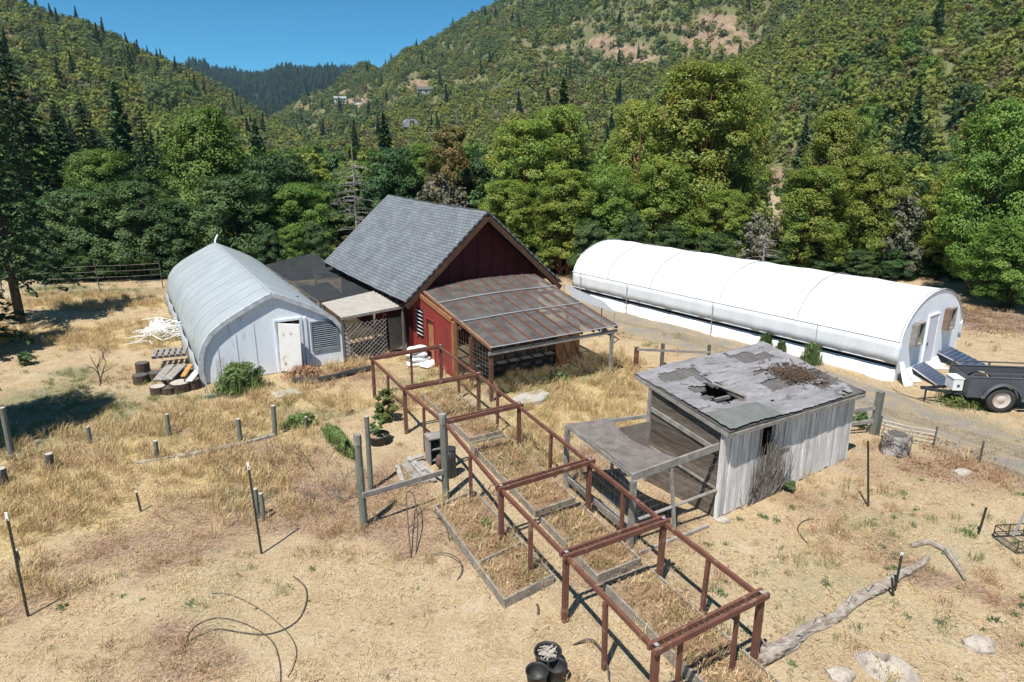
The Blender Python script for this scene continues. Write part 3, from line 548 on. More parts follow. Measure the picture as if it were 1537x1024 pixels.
# ------------------------------------------------------------------ ground cover and hill scrub: instanced stuff
def stuff(name, pts, protos, rot, scl, idx, z_only=False):
    me = bpy.data.meshes.new(name); P = np.asarray(pts, np.float32); me.vertices.add(len(P)); me.vertices.foreach_set('co', P.ravel())
    for an, ty, arr in (('rot', 'FLOAT_VECTOR', rot), ('scl', 'FLOAT_VECTOR', scl)):
        a_ = me.attributes.new(an, ty, 'POINT'); a_.data.foreach_set('vector', np.asarray(arr, np.float32).ravel())
    a_ = me.attributes.new('idx', 'INT', 'POINT'); a_.data.foreach_set('value', np.asarray(idx, np.int32))
    o = link(name, me); tag(o, kind='stuff')
    src = bpy.data.collections.new(name + '_sources')
    for i, pm in enumerate(protos):
        so = bpy.data.objects.new('%s_source_%d' % (name, i), pm); src.objects.link(so)
    ng = bpy.data.node_groups.new(name + '_scatter', 'GeometryNodeTree')
    ng.interface.new_socket('Geometry', in_out='INPUT', socket_type='NodeSocketGeometry'); ng.interface.new_socket('Geometry', in_out='OUTPUT', socket_type='NodeSocketGeometry')
    N = ng.nodes; gi = N.new('NodeGroupInput'); go = N.new('NodeGroupOutput'); ip = N.new('GeometryNodeInstanceOnPoints'); ci = N.new('GeometryNodeCollectionInfo')
    ci.inputs['Collection'].default_value = src; ci.inputs['Separate Children'].default_value = True; ci.inputs['Reset Children'].default_value = True
    ng.links.new(gi.outputs[0], ip.inputs['Points']); ng.links.new(ci.outputs[0], ip.inputs['Instance']); ip.inputs['Pick Instance'].default_value = True
    for nm, ty, sock in (('idx', 'INT', 'Instance Index'), ('rot', 'FLOAT_VECTOR', 'Rotation'), ('scl', 'FLOAT_VECTOR', 'Scale')):
        na = N.new('GeometryNodeInputNamedAttribute'); na.data_type = ty; na.inputs['Name'].default_value = nm; ng.links.new(na.outputs[0], ip.inputs[sock])
    ng.links.new(ip.outputs[0], go.inputs[0]); md = o.modifiers.new('scatter', 'NODES'); md.node_group = ng
    return o
def rots(rng, n, tilt=0.1): return np.stack([rng.normal(0, tilt, n), rng.normal(0, tilt, n), rng.uniform(0, 6.28, n)], 1)
def scls(rng, n, a, b, hv=0.2):
    s = rng.uniform(a, b, n); return np.stack([s, s, s * rng.uniform(1 - hv, 1 + hv, n)], 1)
rng = np.random.default_rng(5)
def bush_proto(seed, m, h=3.4, wd=4.8, n=9, per=110, leaf=0.165, shape='dome'):
    V, Q, _ = broad_crown(seed, h, wd, n, per, leaf, shape, 0.12, 5, ow=2.6, dome=2.0); V[:, 2] -= 0.3; return mesh_leaves('scrub_crown', V, Q, m)
PA = [bush_proto(100 + i, L_HILLA) for i in range(3)] + [bush_proto(110 + i, L_HILLB) for i in range(3)] + [bush_proto(120, L_HILLC)] + [bush_proto(130, L_GREYB, per=20)]
def con_proto(seed, m, h=11, wd=4.2, leaf=0.5):
    V, Q = conifer_crown(seed, h, wd, leaf, 0.8); return mesh_leaves('conifer_crown', V, Q, m)
PC = [con_proto(140, L_FIR), con_proto(141, L_HILLB)]
def scrub(name, hill, n, azr, w_, t0, s0, s1, cf, thr, clump, label=None):
    P, d = hill.scatter(n, rng, azr, t0, 1.03, clump=clump, thr=thr); n = len(P)
    zn = fbm(P[:, 0] * .018, P[:, 1] * .018, hill.seed + 200, 4) + rng.normal(0, .05, n); w_ = np.array(w_); warm = w_ * np.array([2.0, 2.0, 2.0, .25, .25, .25, 1.6, 1.0]); cool = w_ * np.array([.45, .45, .45, 1.8, 1.8, 1.8, .5, .8])
    k = np.where(zn > .5, rng.choice(8, n, p=warm / warm.sum()), rng.choice(8, n, p=cool / cool.sum())); con = rng.random(n) < cf; k[con] = 8 + rng.integers(0, 2, con.sum())
    S = scls(rng, n, 0, 1, 0.25); S = s0 * .8 + S * S * (s1 * 1.25 - s0 * .8); S[con] = (rng.uniform(.45, 1.0, (con.sum(), 1)) * np.array([[1, 1, 1.1]]))
    return stuff(name, P, PA + PC, rots(rng, n, 0.06), S, k)
AZ = lambda px: math.atan2(ray(px, 200)[0], ray(px, 200)[1])
scrub('hillside_scrub', hs, 21000, (AZ(800), AZ(1750)), [.22, .22, .20, .09, .08, .06, .06, .07], 0.0, 0.36, 1.0, 0.001, 0.20, 0.05)
scrub('hillside_woodland', hr, 56000, (AZ(330), AZ(1350)), [.15, .14, .14, .16, .14, .13, .07, .07], 0.0, 0.5, 1.3, 0.008, 0.14, 0.02)
scrub('hillside_forest', hl, 23000, (AZ(-120), AZ(450)), [.13, .13, .12, .17, .16, .16, .06, .07], 0.0, 0.52, 1.25, 0.007, 0.20, 0.02)
P, d = hf.scatter(15000, rng, (AZ(270), AZ(580)), 0.25, 1.03); n_ = len(P)
S_ = scls(rng, n_, 1.1, 2.2, 0.2)
stuff('ridge_conifers', P, PC, rots(rng, n_, 0.02), S_, rng.integers(0, 2, n_))

# ------------------------------------------------------------------ the buildings
def frame_of(p, ang): return Vector((math.cos(ang), math.sin(ang), 0)), Vector((-math.sin(ang), math.cos(ang), 0))
def tolocal(w_, org, ang):
    d = Vector(w_) - Vector(org); c, s = math.cos(ang), math.sin(ang); return Vector((d.x * c + d.y * s, -d.x * s + d.y * c, d.z))
def wavy(mb, a, b, c, d, n, amp, m=1):
    """corrugated sheet a-b (across the waves) to d-c, waves n"""
    a, b, c, d = map(Vector, (a, b, c, d)); up = (b - a).cross(d - a).normalized(); P = []
    for j in range(m + 1):
        t = j / m; l_ = a.lerp(d, t); r_ = b.lerp(c, t)
        P.append([l_.lerp(r_, i / (n * 4)) + up * amp * math.sin(i * math.pi / 2) for i in range(n * 4 + 1)])
    mb.grid(P)

# --- barn: red walls, shingled gable roof, clear lean-to in front
BA = R(31.5); BO = Vector((-0.92, 26.3, 0))
barn = empty('barn', BO, BA, 'red barn with steep grey shingled gable roof and a clear corrugated lean-to in front', 'barn')
EX, EZ, RZ, BL, WY = 3.55, 2.3, 5.42, 10.3, 0.85
def roof_mesh():
    me = bpy.data.meshes.new('roof'); v = []; f = []; uv = []; sl = math.hypot(EX, RZ - EZ)
    for s in (-1, 1):
        b = len(v); n1, n2 = 14, 6
        for i in range(n1 + 1):
            for j in range(n2 + 1):
                t = j / n2; y = BL * i / n1; sag = -0.05 * math.sin(math.pi * i / n1) + 0.012 * math.sin(i * 2.7 + j)
                v.append((s * EX * t, y, RZ + (EZ - RZ) * t + sag)); uv.append((y, t * sl + (7 if s > 0 else 0)))
        for i in range(n1):
            for j in range(n2):
                q_ = [b + i * (n2 + 1) + j, b + i * (n2 + 1) + j + 1, b + (i + 1) * (n2 + 1) + j + 1, b + (i + 1) * (n2 + 1) + j]
                f.append(q_ if s < 0 else q_[::-1])
    me.from_pydata(v, [], f); u = me.uv_layers.new(name='UVMap')
    for lp in me.loops: u.data[lp.index].uv = uv[lp.vertex_index]
    me.materials.append(MT['shingle']); o = link('roof', me, barn); md = o.modifiers.new('thick', 'SOLIDIFY'); md.thickness = 0.07; md.offset = -1; return o
roof = roof_mesh()
mb = MB(); mb.tube([(0, -0.01, RZ + 0.012), (0, BL * 0.5, RZ - 0.03), (0, BL + 0.01, RZ + 0.012)], 0.07, 6); mb.build('ridge_cap', MT['shingle'], roof)
mb = MB()
for s in (-1, 1):
    for yy in (0.02, BL - 0.02): mb = MB(); mb.bar((s * 0.02, yy, RZ - 0.20), (s * (EX - 0.02), yy, EZ - 0.20), 0.045, 0.19); mb.build('rake_board', MT['trim_wood'], barn)
for s in (-1, 1):
    for k in range(14): y = 0.4 + k * 0.73; mb = MB(); mb.bar((s * (EX - 0.06), y, EZ - 0.15), (s * (EX - 0.95), y, EZ - 0.15 + 0.89 * (RZ - EZ) / EX), 0.05, 0.12); mb.build('rafter_tail', MT['trim_wood'], barn)
WX = 2.95
wz = lambda x: RZ - 0.13 - abs(x) * (RZ - EZ) / EX
mb = MB(); pg = [(-WX, 0), (WX, 0), (WX, wz(WX)), (0, wz(0)), (-WX, wz(WX))]
for y0 in (WY, BL - 0.75):
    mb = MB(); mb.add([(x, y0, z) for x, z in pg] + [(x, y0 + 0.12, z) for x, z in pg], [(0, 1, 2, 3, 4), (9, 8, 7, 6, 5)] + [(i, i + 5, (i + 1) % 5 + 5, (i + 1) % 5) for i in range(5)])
    mb.build('gable_wall', MT['barn_shaded'], barn)
mb = MB()
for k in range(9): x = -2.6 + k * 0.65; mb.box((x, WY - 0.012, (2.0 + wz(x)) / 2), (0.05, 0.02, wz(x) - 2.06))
mb.build('batten', MT['barn_shaded'], barn)
mb = MB()
for s in (-1, 1): mb = MB(); mb.box((s * WX, (WY + BL - 0.75) / 2 + 0.06, wz(WX) / 2), (0.12, BL - 0.75 - WY - 0.13, wz(WX))); mb.build('side_wall', MT['barn_shaded'], barn)
# lean-to
FL, FR_, BLx, BRx, FY, BY = -3.02, 2.2, -2.85, 2.3, -5.35, 0.3
FZ, BZ = 1.78, 2.62
def lean(u, t):   # u across 0..1, t from front 0 to back 1
    xx = (FL + (FR_ - FL) * u) * (1 - t) + (BLx + (BRx - BLx) * u) * t; hump = 0.09 * t * math.sin(math.pi * min(1, u / 0.92))
    return Vector((xx, FY + (BY - FY) * t, FZ + (BZ + 0.12 * u - FZ) * t + hump))
for k, (t0, t1) in enumerate(((0.0, 0.40), (0.375, 0.73), (0.705, 1.0))):
    mb = MB(); n = 160
    P = [[lean(i / n, t0 + (t1 - t0) * j / 4) + Vector((0, 0, 0.055 + 0.012 * k * 0 + (0.03 if False else 0.0) + 0.014 * math.sin(i * math.pi / 2) + (0.028 * (1 - j / 4) if k else 0.0))) for i in range(n + 1)] for j in range(5)]
    mb.grid(P); mb.build('clear_roof_sheet', MT['polycarb'], barn, smooth=True)
for k in range(11):
    u = 0.012 + 0.976 * k / 10; mb = MB()
    for j in range(4): mb.bar(lean(u, j / 4) + Vector((0, 0, 0.022)), lean(u, (j + 1) / 4) + Vector((0, 0, 0.022)), 0.06, 0.12)
    mb.build('lean_to_rafter', MT['orange_wood'] if k == 0 else MT['rafter_red'], barn)
for t, nm in ((0.012, 'eave_beam'), (0.40, 'purlin'), (0.72, 'purlin')):
    mb = MB()
    for j in range(5): mb.bar(lean(j / 5, t) - Vector((0, 0, 0.16)), lean((j + 1) / 5, t) - Vector((0, 0, 0.16)), 0.06, 0.11)
    mb.build(nm, MT['grey_wood'] if nm == 'eave_beam' else MT['red_frame'], barn)
mb = MB()
for t in (0.0, 0.385, 0.715): mb.tube([lean(j / 12, t) + Vector((0, 0, 0.09 if t else 0.07)) for j in range(13)], 0.022, 5)
mb.build('sheet_edge', MT['pipe_grey'], barn)
def leanz(x, y): return lean((x - FL) / (FR_ - FL), (y - FY) / (BY - FY)).z
# red side wall with doorway and white louvre
SX = FL + 0.13; DY0, DY1 = -1.15, -0.42
WE = -2.55
sw = MB()
for y0, y1, z0 in ((DY1, WY - 0.003, 0), (DY0, DY1, 1.72), (WE, DY0, 0)):
    for k in range(4):
        a, b = y0 + (y1 - y0) * k / 4, y0 + (y1 - y0) * (k + 1) / 4
        za, zb = leanz(SX, a) - 0.11, leanz(SX, b) - 0.11
        sw.hexa([(SX - .05, a, z0), (SX + .05, a, z0), (SX + .05, b, z0), (SX - .05, b, z0), (SX - .05, a, za), (SX + .05, a, za), (SX + .05, b, zb), (SX - .05, b, zb)])
sw.build('lean_to_side_wall', MT['barn_red'], barn)
mb = MB(); mb.box((SX - .03, DY0 + .03, .86), (.12, .06, 1.72)); mb.box((SX - .03, DY1 - .03, .86), (.12, .06, 1.72)); mb.box((SX - .03, (DY0 + DY1) / 2, 1.745), (.12, .73, .05)); mb.build('door_frame', MT['barn_red'], barn)
mb = MB(); mb.box((SX + 0.02, DY1 - 0.28, 0.86), (0.04, 0.5, 1.66)); mb.build('inner_door', MT['orange_wood'], barn)
mb = MB()
for k in range(7): mb.box((SX - 0.09, 0.12, 0.98 + k * 0.15), (0.10, 0.52, 0.025), ry=0.6)
lv = mb.build('louvre', MT['slat_white'], barn)
mb = MB(); mb.box((SX - 0.055, 0.12, 1.42), (0.02, 0.56, 1.1)); mb.build('louvre_backing', MT['black'], lv)
mb = MB(); mb.box((SX, WE - 0.09, leanz(SX, WE) / 2 - 0.06), (0.16, 0.16, leanz(SX, WE) - 0.13)); mb.build('corner_post', MT['orange_wood'], barn)
mb = MB(); mb.bar((SX - .06, WY, leanz(SX, WY) - 0.10), (SX - .06, WE, leanz(SX, WE) - 0.10), 0.05, 0.16); mb.build('wall_top_board', MT['orange_wood'], barn)
for x, y in ((FL + .12, FY + .12), (FL + .12, -3.9), (2.0, FY + .1), (2.0, -2.6), (-0.6, -1.6)):
    mb = MB(); mb.box((x, y, leanz(x, y) / 2 - 0.1), (0.10, 0.10, leanz(x, y) - 0.2)); mb.build('lean_to_post', MT['red_frame'] if x < 0 else MT['grey_wood'], barn)
# framed screens and shelf at the back of the lean-to
mb = MB(); YB = -3.35
for k in range(8): x = -2.6 + k * 0.62; mb.box((x, YB, 0.85), (0.06, 0.06, 1.7))
for z in (0.40, 0.82, 1.45): mb.box((-0.4, YB - 0.004, z), (4.5, 0.05, 0.06))
mb.build('screen_frame', MT['red_frame'], barn)
mb = MB(); mb.box((-0.9, YB - 0.17, 0.60), (3.2, 0.28, 0.03)); mb.build('shelf', MT['dark_post'], barn)
mb = MB(); mb.box((-0.35, YB + 0.10, 0.85), (4.6, 0.02, 1.66)); mb.build('added_dark_backing', MT['dark_board'], barn)  # dark sheet added so the lean-to interior looks shaded
mb = MB()
for k in range(7): mb.box((0.98 + k * 0.155, YB - 0.06, 0.72), (0.148, 0.03, 1.44))
mb.build('end_boarding', MT['orange_wood'], barn)
mb = MB()
for k in range(14): y = WE - 0.2 - k * 0.19; mb.tube([(SX, y, 0.05), (SX, y, leanz(SX, y) - 0.2)], 0.004, 4)
for k in range(11): mb.tube([(SX, WE - 0.1, 0.1 + k * 0.14), (SX, FY + 0.15, 0.1 + k * 0.14)], 0.004, 4)
mb.build('wire_screen', MT['wire'], barn)

# --- grey plastic greenhouse (gothic arch)
GA = R(30.25); GO = gp(305, 578)
ghs = empty('greenhouse', GO, GA, 'grey plastic greenhouse with a soft peak, pale end wall and white door left ajar', 'greenhouse')
GW = 2.55; GLEN = 14.6
prof = [(-2.50, 0), (-2.56, .55), (-2.52, 1.0), (-2.38, 1.42), (-2.10, 1.80), (-1.70, 2.10), (-1.2, 2.38), (-.6, 2.68), (-.22, 2.86), (0, 2.93)]
prof = prof + [(-x, z) for x, z in prof[-2::-1]]
def arch(y, sc=1.0, dz=0.0): return [Vector((GW + x * sc, y, z * sc + dz)) for x, z in prof]
mb = MB(); P = []
for i in range(49):
    y = GLEN * i / 48; rib = 0.009 * (1 - abs(((i % 4) - 0) / 2 - 1)) if True else 0
    P.append([Vector((p.x + (p.x - GW) * (rib * 0.35), p.y, p.z + rib * 0.6)) for p in arch(y)])
mb.grid(P); mb.build('plastic_cover', MT['grey_plastic'], ghs, smooth=True)
for i in range(1, 12):
    mb = MB(); mb.tube([Vector((GW + (p.x - GW) * 1.008, p.y, p.z * 1.004 + 0.012)) for p in arch(GLEN * i / 12)[2:-2]], 0.010, 6); mb.build('rib', MT['film_seam'], ghs, smooth=True)
mb = MB(); mb.tube([(GW, 0, 2.965), (GW, GLEN, 2.965)], 0.022, 6); mb.build('ridge_seam', MT['film_seam'], ghs)
def gable_with_hole(mb, prof_pts, y, holes, thick):
    """end wall under an arch, built of vertical strips so that openings stay open; prof_pts (x,z) from left to right"""
    xs_ = sorted(set([round(p[0], 4) for p in prof_pts] + [v for h in holes for v in (h[0], h[1])]))
    px_ = [p[0] for p in prof_pts]; pz_ = [p[1] for p in prof_pts]
    for a, b in zip(xs_[:-1], xs_[1:]):
        if b - a < 1e-4: continue
        za, zb = np.interp(a, px_, pz_), np.interp(b, px_, pz_); segs = [(0, 0, za, zb)]
        for h in holes:
            if a >= h[0] - 1e-6 and b <= h[1] + 1e-6: segs = [(0, 0, h[2], h[2]), (h[3], h[3], za, zb)]
        for s0, s1, t0, t1 in segs:
            if t0 - s0 < 1e-3 and t1 - s1 < 1e-3: continue
            mb.hexa([(a, y, s0), (b, y, s1), (b, y + thick, s1), (a, y + thick, s0), (a, y, t0), (b, y, t1), (b, y + thick, t1), (a, y + thick, t0)])
for x in (.62, 1.24, 1.86):
    mb = MB(); mb.box((x, 0.052, .5 + .25 * min(x, 3)), (.012, .012, 1.0 + .5 * min(x, 2.4) - (.6 if x > 4 else 0))); mb.build('panel_seam', MT['grey_trim'], ghs)
up_ = [(GW + x * 0.985, max(z - 0.03, 0)) for x, z in prof[1:-1]]
dx0, dx1, vx0, vx1 = 2.62, 3.42, 3.80, 4.78
mb = MB(); gable_with_hole(mb, up_, 0.06, [(dx0, dx1, 0.0, 1.86), (vx0, vx1, .62, 1.74)], 0.06); mb.build('end_wall', MT['pale_panel'], ghs)
mb = MB(); gable_with_hole(mb, up_, GLEN - 0.12, [], 0.06); mb.build('rear_wall', MT['pale_panel'], ghs)
mb = MB(); A1 = arch(-0.01)
for a, b in zip(A1[:-1], A1[1:]): mb.bar(a + Vector((0, 0, -0.05)), b + Vector((0, 0, -0.05)), 0.10, 0.16, up=(0, 0, 1) if abs((b - a).normalized().z) < 0.9 else (1, 0, 0))
mb.build('arch_trim', MT['grey_trim'], ghs)
mb = MB()
for x in (dx0 - .04, dx1 + .04): mb.box((x, 0.03, 0.95), (0.08, 0.07, 1.9))
mb.box(((dx0 + dx1) / 2, 0.028, 1.92), (0.96, 0.068, 0.09)); mb.box((dx1 + .20, 0.034, 0.97), (0.10, 0.05, 1.94)); mb.build('door_frame', MT['pale_panel'], ghs)
mb = MB(); ang = R(-33); c = Vector((dx0 + 0.02, 0.02, 0)); d = Vector((math.cos(ang), math.sin(ang), 0)) * 0.8
mb.bar(c + Vector((0, 0, 0.94)), c + d + Vector((0, 0, 0.92)), 0.045, 1.80); dr = mb.build('door', MT['white_paint'], ghs, bevel=0.006)
mb = MB(); e = c + d * 0.9; mb.box((e.x + .03, e.y, 0.9), (0.05, 0.05, 0.07)); mb.build('handle', MT['black_plastic'], dr)
mb = MB(); mb.bar((dx0 + .75, 0.2, 0), (dx0 + 0.35, 1.0, 1.9), 0.1, 0.03); mb.bar((dx1 - .1, 0.4, 0), (dx1 - .05, 0.5, 1.8), 0.3, 0.03); mb.build('inside_board', MT['amber_wood'], ghs)
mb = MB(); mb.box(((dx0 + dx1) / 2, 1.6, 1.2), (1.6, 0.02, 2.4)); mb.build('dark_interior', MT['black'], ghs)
vt = MB(); x0, x1, z0, z1 = vx0, vx1, .62, 1.74
for x in (x0 + .025, x1 - .025): vt.box((x, 0.05, (z0 + z1) / 2), (0.05, 0.09, z1 - z0))
for z in (z0 + .025, z1 - .025): vt.box(((x0 + x1) / 2, 0.05, z), (x1 - x0 - .1, 0.09, 0.05))
vf = vt.build('vent', MT['slat'], ghs)
mb = MB()
for k in range(13): mb.box(((x0 + x1) / 2, 0.045, z0 + 0.09 + k * 0.078), (x1 - x0 - .11, 0.075, 0.016), rx=0.75)
mb.build('louvre_slats', MT['slat'], vf)
mb = MB(); mb.box(((x0 + x1) / 2, 0.13, (z0 + z1) / 2), (x1 - x0, 0.02, z1 - z0)); mb.build('vent_backing', MT['black'], vf)
mb = MB(); mb.tube([(GW + .05, GLEN - .05, 2.9), (GW + .05, GLEN, 3.05), (GW + .22, GLEN + .1, 3.32)], 0.045, 8); mb.build('vent_pipe', MT['pale_panel'], ghs)
mb = MB(); P = [[Vector((GW - 2.62 - 0.05 * k - 0.03 * math.sin(i * 1.7), 0.1 + GLEN * i / 24, 0.62 - 0.3 * k + 0.05 * math.sin(i * 2.3))) for k in range(3)] for i in range(25)]; mb.grid(P); mb.build('loose_skirt', MT['grey_plastic'], ghs, smooth=True, solid=0.01)

# --- long white greenhouse
WA = R(37.3); WO = gp(1342, 573)
wgs = empty('greenhouse', WO, WA, 'long white plastic greenhouse with a dark side gap and two small end windows', 'greenhouse'); wgs.scale = (0.93, 1, 1)
WH = 2.75; WL = 16.7
wprof = [(-3.0, 1.42), (-2.88, 1.72), (-2.65, 2.04), (-2.3, 2.34), (-1.85, 2.58), (-1.3, 2.78), (-.65, 2.91), (0, 2.95)]
wprof = [(x * 2.75 / 3, z) for x, z in wprof]
wprof = wprof + [(-x, z) for x, z in wprof[-2::-1]]
mb = MB(); P = []
for i in range(61):
    y = WL * i / 60; dz = 0.045 * abs(math.sin(i * math.pi / 60 * 6.5)) + 0.006 * math.sin(i * 1.9)
    P.append([Vector((WH + x, y - 0.02, z - dz * (1 - abs(x) / 4))) for x, z in wprof])
mb.grid(P); mb.build('roof_cover', MT['white_film'], wgs, smooth=True)
for i in (0.02, 1.5, 2.9, 4.4, 5.5, 6.45):
    y = WL * i / 6.5; mb = MB(); mb.tube([Vector((WH + x * 1.004, y, z + 0.008)) for x, z in wprof], 0.014, 6); mb.build('hoop_line', MT['hoop_seam'], wgs, smooth=True)
for s in (-1, 1):
    mb = MB(); P = []
    for i in range(91):
        y = -0.05 + WL * i / 90; wv = 0.025 * math.sin(i * 1.3) + 0.018 * math.sin(i * 0.47 + 1)
        P.append([Vector((WH + s * (2.75 + 0.02), y, 1.43)), Vector((WH + s * (2.80 + wv * .4), y, 1.2)), Vector((WH + s * (2.835 + wv * .7), y, 0.95)), Vector((WH + s * (2.86 + wv * .8), y, 0.66 + 0.025 * math.sin(i * .35)))])
    mb.grid(P); mb.build('side_curtain', MT['white_flap'], wgs, smooth=True, solid=0.012)
    mb = MB(); mb.tube([(WH + s * 2.78, -0.02, 1.44), (WH + s * 2.78, WL, 1.44)], 0.018, 6); mb.tube([(WH + s * 2.86, -0.05, 0.66), (WH + s * 2.86, WL, 0.66)], 0.022, 6); mb.build('curtain_rod', MT['white_flap'], wgs)
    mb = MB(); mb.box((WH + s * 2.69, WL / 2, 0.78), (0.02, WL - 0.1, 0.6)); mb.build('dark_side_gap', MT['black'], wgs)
    mb = MB(); P = []
    for i in range(71):
        y = 0.02 + (WL - .04) * i / 70; P.append([Vector((WH + s * 2.75, y, 0.50)), Vector((WH + s * (2.77 + 0.02 * math.sin(i * 1.1)), y, 0.2)), Vector((WH + s * (2.80 + 0.03 * math.sin(i * .9)), y, 0.0)), Vector((WH + s * (2.93 + 0.06 * math.sin(i * .7) + 0.06 * math.sin(i * 2.1)), y, -0.01))])
    mb.grid(P); mb.build('ground_skirt', MT['white_film'], wgs, smooth=True, solid=0.012)
    for y in (2.9, 7.6, 12.6, 15.9): 
        mb = MB(); mb.tube([(WH + s * 2.94, y, 0), (WH + s * 2.95, y, 1.5)], 0.018, 6); mb.build('side_pole', MT['pipe_grey'], wgs)
wpr = [(WH - 2.73, 0), (WH - 2.73, 1.41)] + [(WH + x * 0.993, z - 0.04) for x, z in wprof[1:-1]] + [(WH + 2.73, 1.41), (WH + 2.731, 0)]
for y, nm, hol in ((0.02, 'end_wall', [(0.95, 1.47, 1.15, 2.0), (3.78, 4.30, 1.3, 2.15)]), (WL - 0.18, 'rear_wall', [])):
    mb = MB(); gable_with_hole(mb, wpr, y, hol, 0.05); mb.build(nm, MT['white_wall'], wgs)
mb = MB(); mb.box((2.62, 0.0, 1.0), (0.84, 0.05, 1.98)); dr = mb.build('door', MT['lavender'], wgs)
mb = MB(); mb.box((2.34, -0.035, 0.98), (0.03, 0.04, 0.12)); mb.build('handle', MT['black_plastic'], dr)
mb = MB()
for x in (2.18, 3.06): mb.box((x, -0.004, 1.02), (0.05, 0.07, 2.04))
mb.box((2.62, -0.006, 2.05), (0.95, 0.075, 0.05)); mb.build('door_frame', MT['white_wall'], wgs)
for x0, x1, z0, z1, sx in ((0.95, 1.47, 1.15, 2.0, 0), (3.78, 4.30, 1.3, 2.15, 0)):
    mb = MB()
    for x in (x0 + .03, x1 - .03): mb.box((x, -.07, (z0 + z1) / 2), (.06, .22, z1 - z0))
    for z in (z0 + .03, z1 - .03): mb.box(((x0 + x1) / 2, -.07, z), (x1 - x0 - .12, .22, .06))
    wd_ = mb.build('window', MT['grey_wood'], wgs)
    mb = MB(); mb.box(((x0 + x1) / 2, 0.0, (z0 + z1) / 2), (x1 - x0 - .12, .02, z1 - z0 - .12)); mb.build('pane', MT['glass'], wd_)
    mb = MB(); mb.box(((x0 + x1) / 2, -.03, (z0 + z1) / 2), (.03, .03, z1 - z0 - .12)); mb.box(((x0 + x1) / 2, -.033, (z0 + z1) / 2 - .06), (x1 - x0 - .12, .03, .03)); mb.build('glazing_bar', MT['grey_wood'], wd_)
    mb = MB(); mb.box((x0 - .075, -.08, (z0 + z1) / 2 - .02), (.13, .2, z1 - z0 - .05)); mb.build('side_board', MT['box_brown'] if x0 > 3 else MT['grey_wood'], wd_)
mb = MB(); P = []
for i in range(11):
    t = i / 10; P.append([Vector((-0.05 - .2 * t, -0.1 - 0.35 * t, 0.75 * (1 - t) ** 1.5)), Vector((0.25 - .1 * t + .05 * math.sin(i), -0.1 - 0.5 * t, 0.72 * (1 - t) ** 1.5)), Vector((0.55 + .2 * t, 0.0 - .28 * t + .05 * math.sin(i * 2), 0.6 * (1 - t) ** 1.5 + 0.005))])
mb.grid(P); mb.build('loose_film_corner', MT['white_film'], wgs, smooth=True, solid=0.01)
mb = MB(); P = [[Vector((0.5 + 0.25 * i, 0.0, 0.3)), Vector((0.5 + 0.25 * i, -0.1 - .05 * math.sin(i), 0.03)), Vector((0.5 + 0.25 * i, -0.42 - .2 * math.sin(i * 1.3), 0.015))] for i in range(20)]; mb.grid(P); mb.build('front_skirt', MT['white_film'], wgs, smooth=True, solid=0.01)

# --- old shed
SA = Vector((4.54, 13.24, 0)); SB = Vector((8.80, 16.15, 0)); SANG = math.atan2(SB.y - SA.y, SB.x - SA.x); SLEN = (SB - SA).length
shed = empty('shed', SA, SANG, 'old weathered grey board shed with a hole in its patched low sloping roof', 'shed')
S_ = lambda x, y, z: tolocal((x, y, z), SA, SANG)
rNL, rNR, rFR, rFL = S_(4.56, 12.97, 2.2), S_(9.02, 16.08, 1.92), S_(7.22, 18.55, 2.50), S_(2.98, 15.42, 2.66)
def rp(u, v, dz=0.0):
    p = (rNL.lerp(rNR, u)).lerp(rFL.lerp(rFR, u), v); p.z += dz + 0.02 * math.sin(u * 9 + v * 5) - 0.05 * math.sin(math.pi * u) * math.sin(math.pi * v); return p
def rz_at(x, y):
    u, v = 0.5, 0.5
    for _ in range(25):
        p = rp(u, v); px_ = rp(u + .01, v) - p; py_ = rp(u, v + .01) - p; dx, dy = x - p.x, y - p.y
        det = px_.x * py_.y - px_.y * py_.x; u += 0.01 * (dx * py_.y - dy * py_.x) / det; v += 0.01 * (px_.x * dy - px_.y * dx) / det
    return rp(u, v).z
random.seed(21)
HU0, HU1, HV0, HV1 = 0.165, 0.315, 0.34, 0.60
Nu, Nv = 60, 36; mb = MB(); vid = {}
hole = lambda u, v: HU0 + 0.035 * math.sin(v * 45) + 0.03 * rnd(-1, 1) + .12 * max(0, (v - .45)) < u < HU1 and HV0 + 0.03 * math.sin(u * 70) < v < HV1 + 0.05 * math.sin(u * 55)
pts = [[rp(i / Nu, j / Nv) for j in range(Nv + 1)] for i in range(Nu + 1)]
fl = []
for i in range(Nu):
    for j in range(Nv):
        if not hole((i + .5) / Nu, (j + .5) / Nv): fl.append((i * (Nv + 1) + j, (i + 1) * (Nv + 1) + j, (i + 1) * (Nv + 1) + j + 1, i * (Nv + 1) + j + 1))
mb.add([p for r_ in pts for p in r_], fl); sroof = mb.build('roof', MT['dark_felt'], shed); md = sroof.modifiers.new('thick', 'SOLIDIFY'); md.thickness = 0.05; md.offset = -1
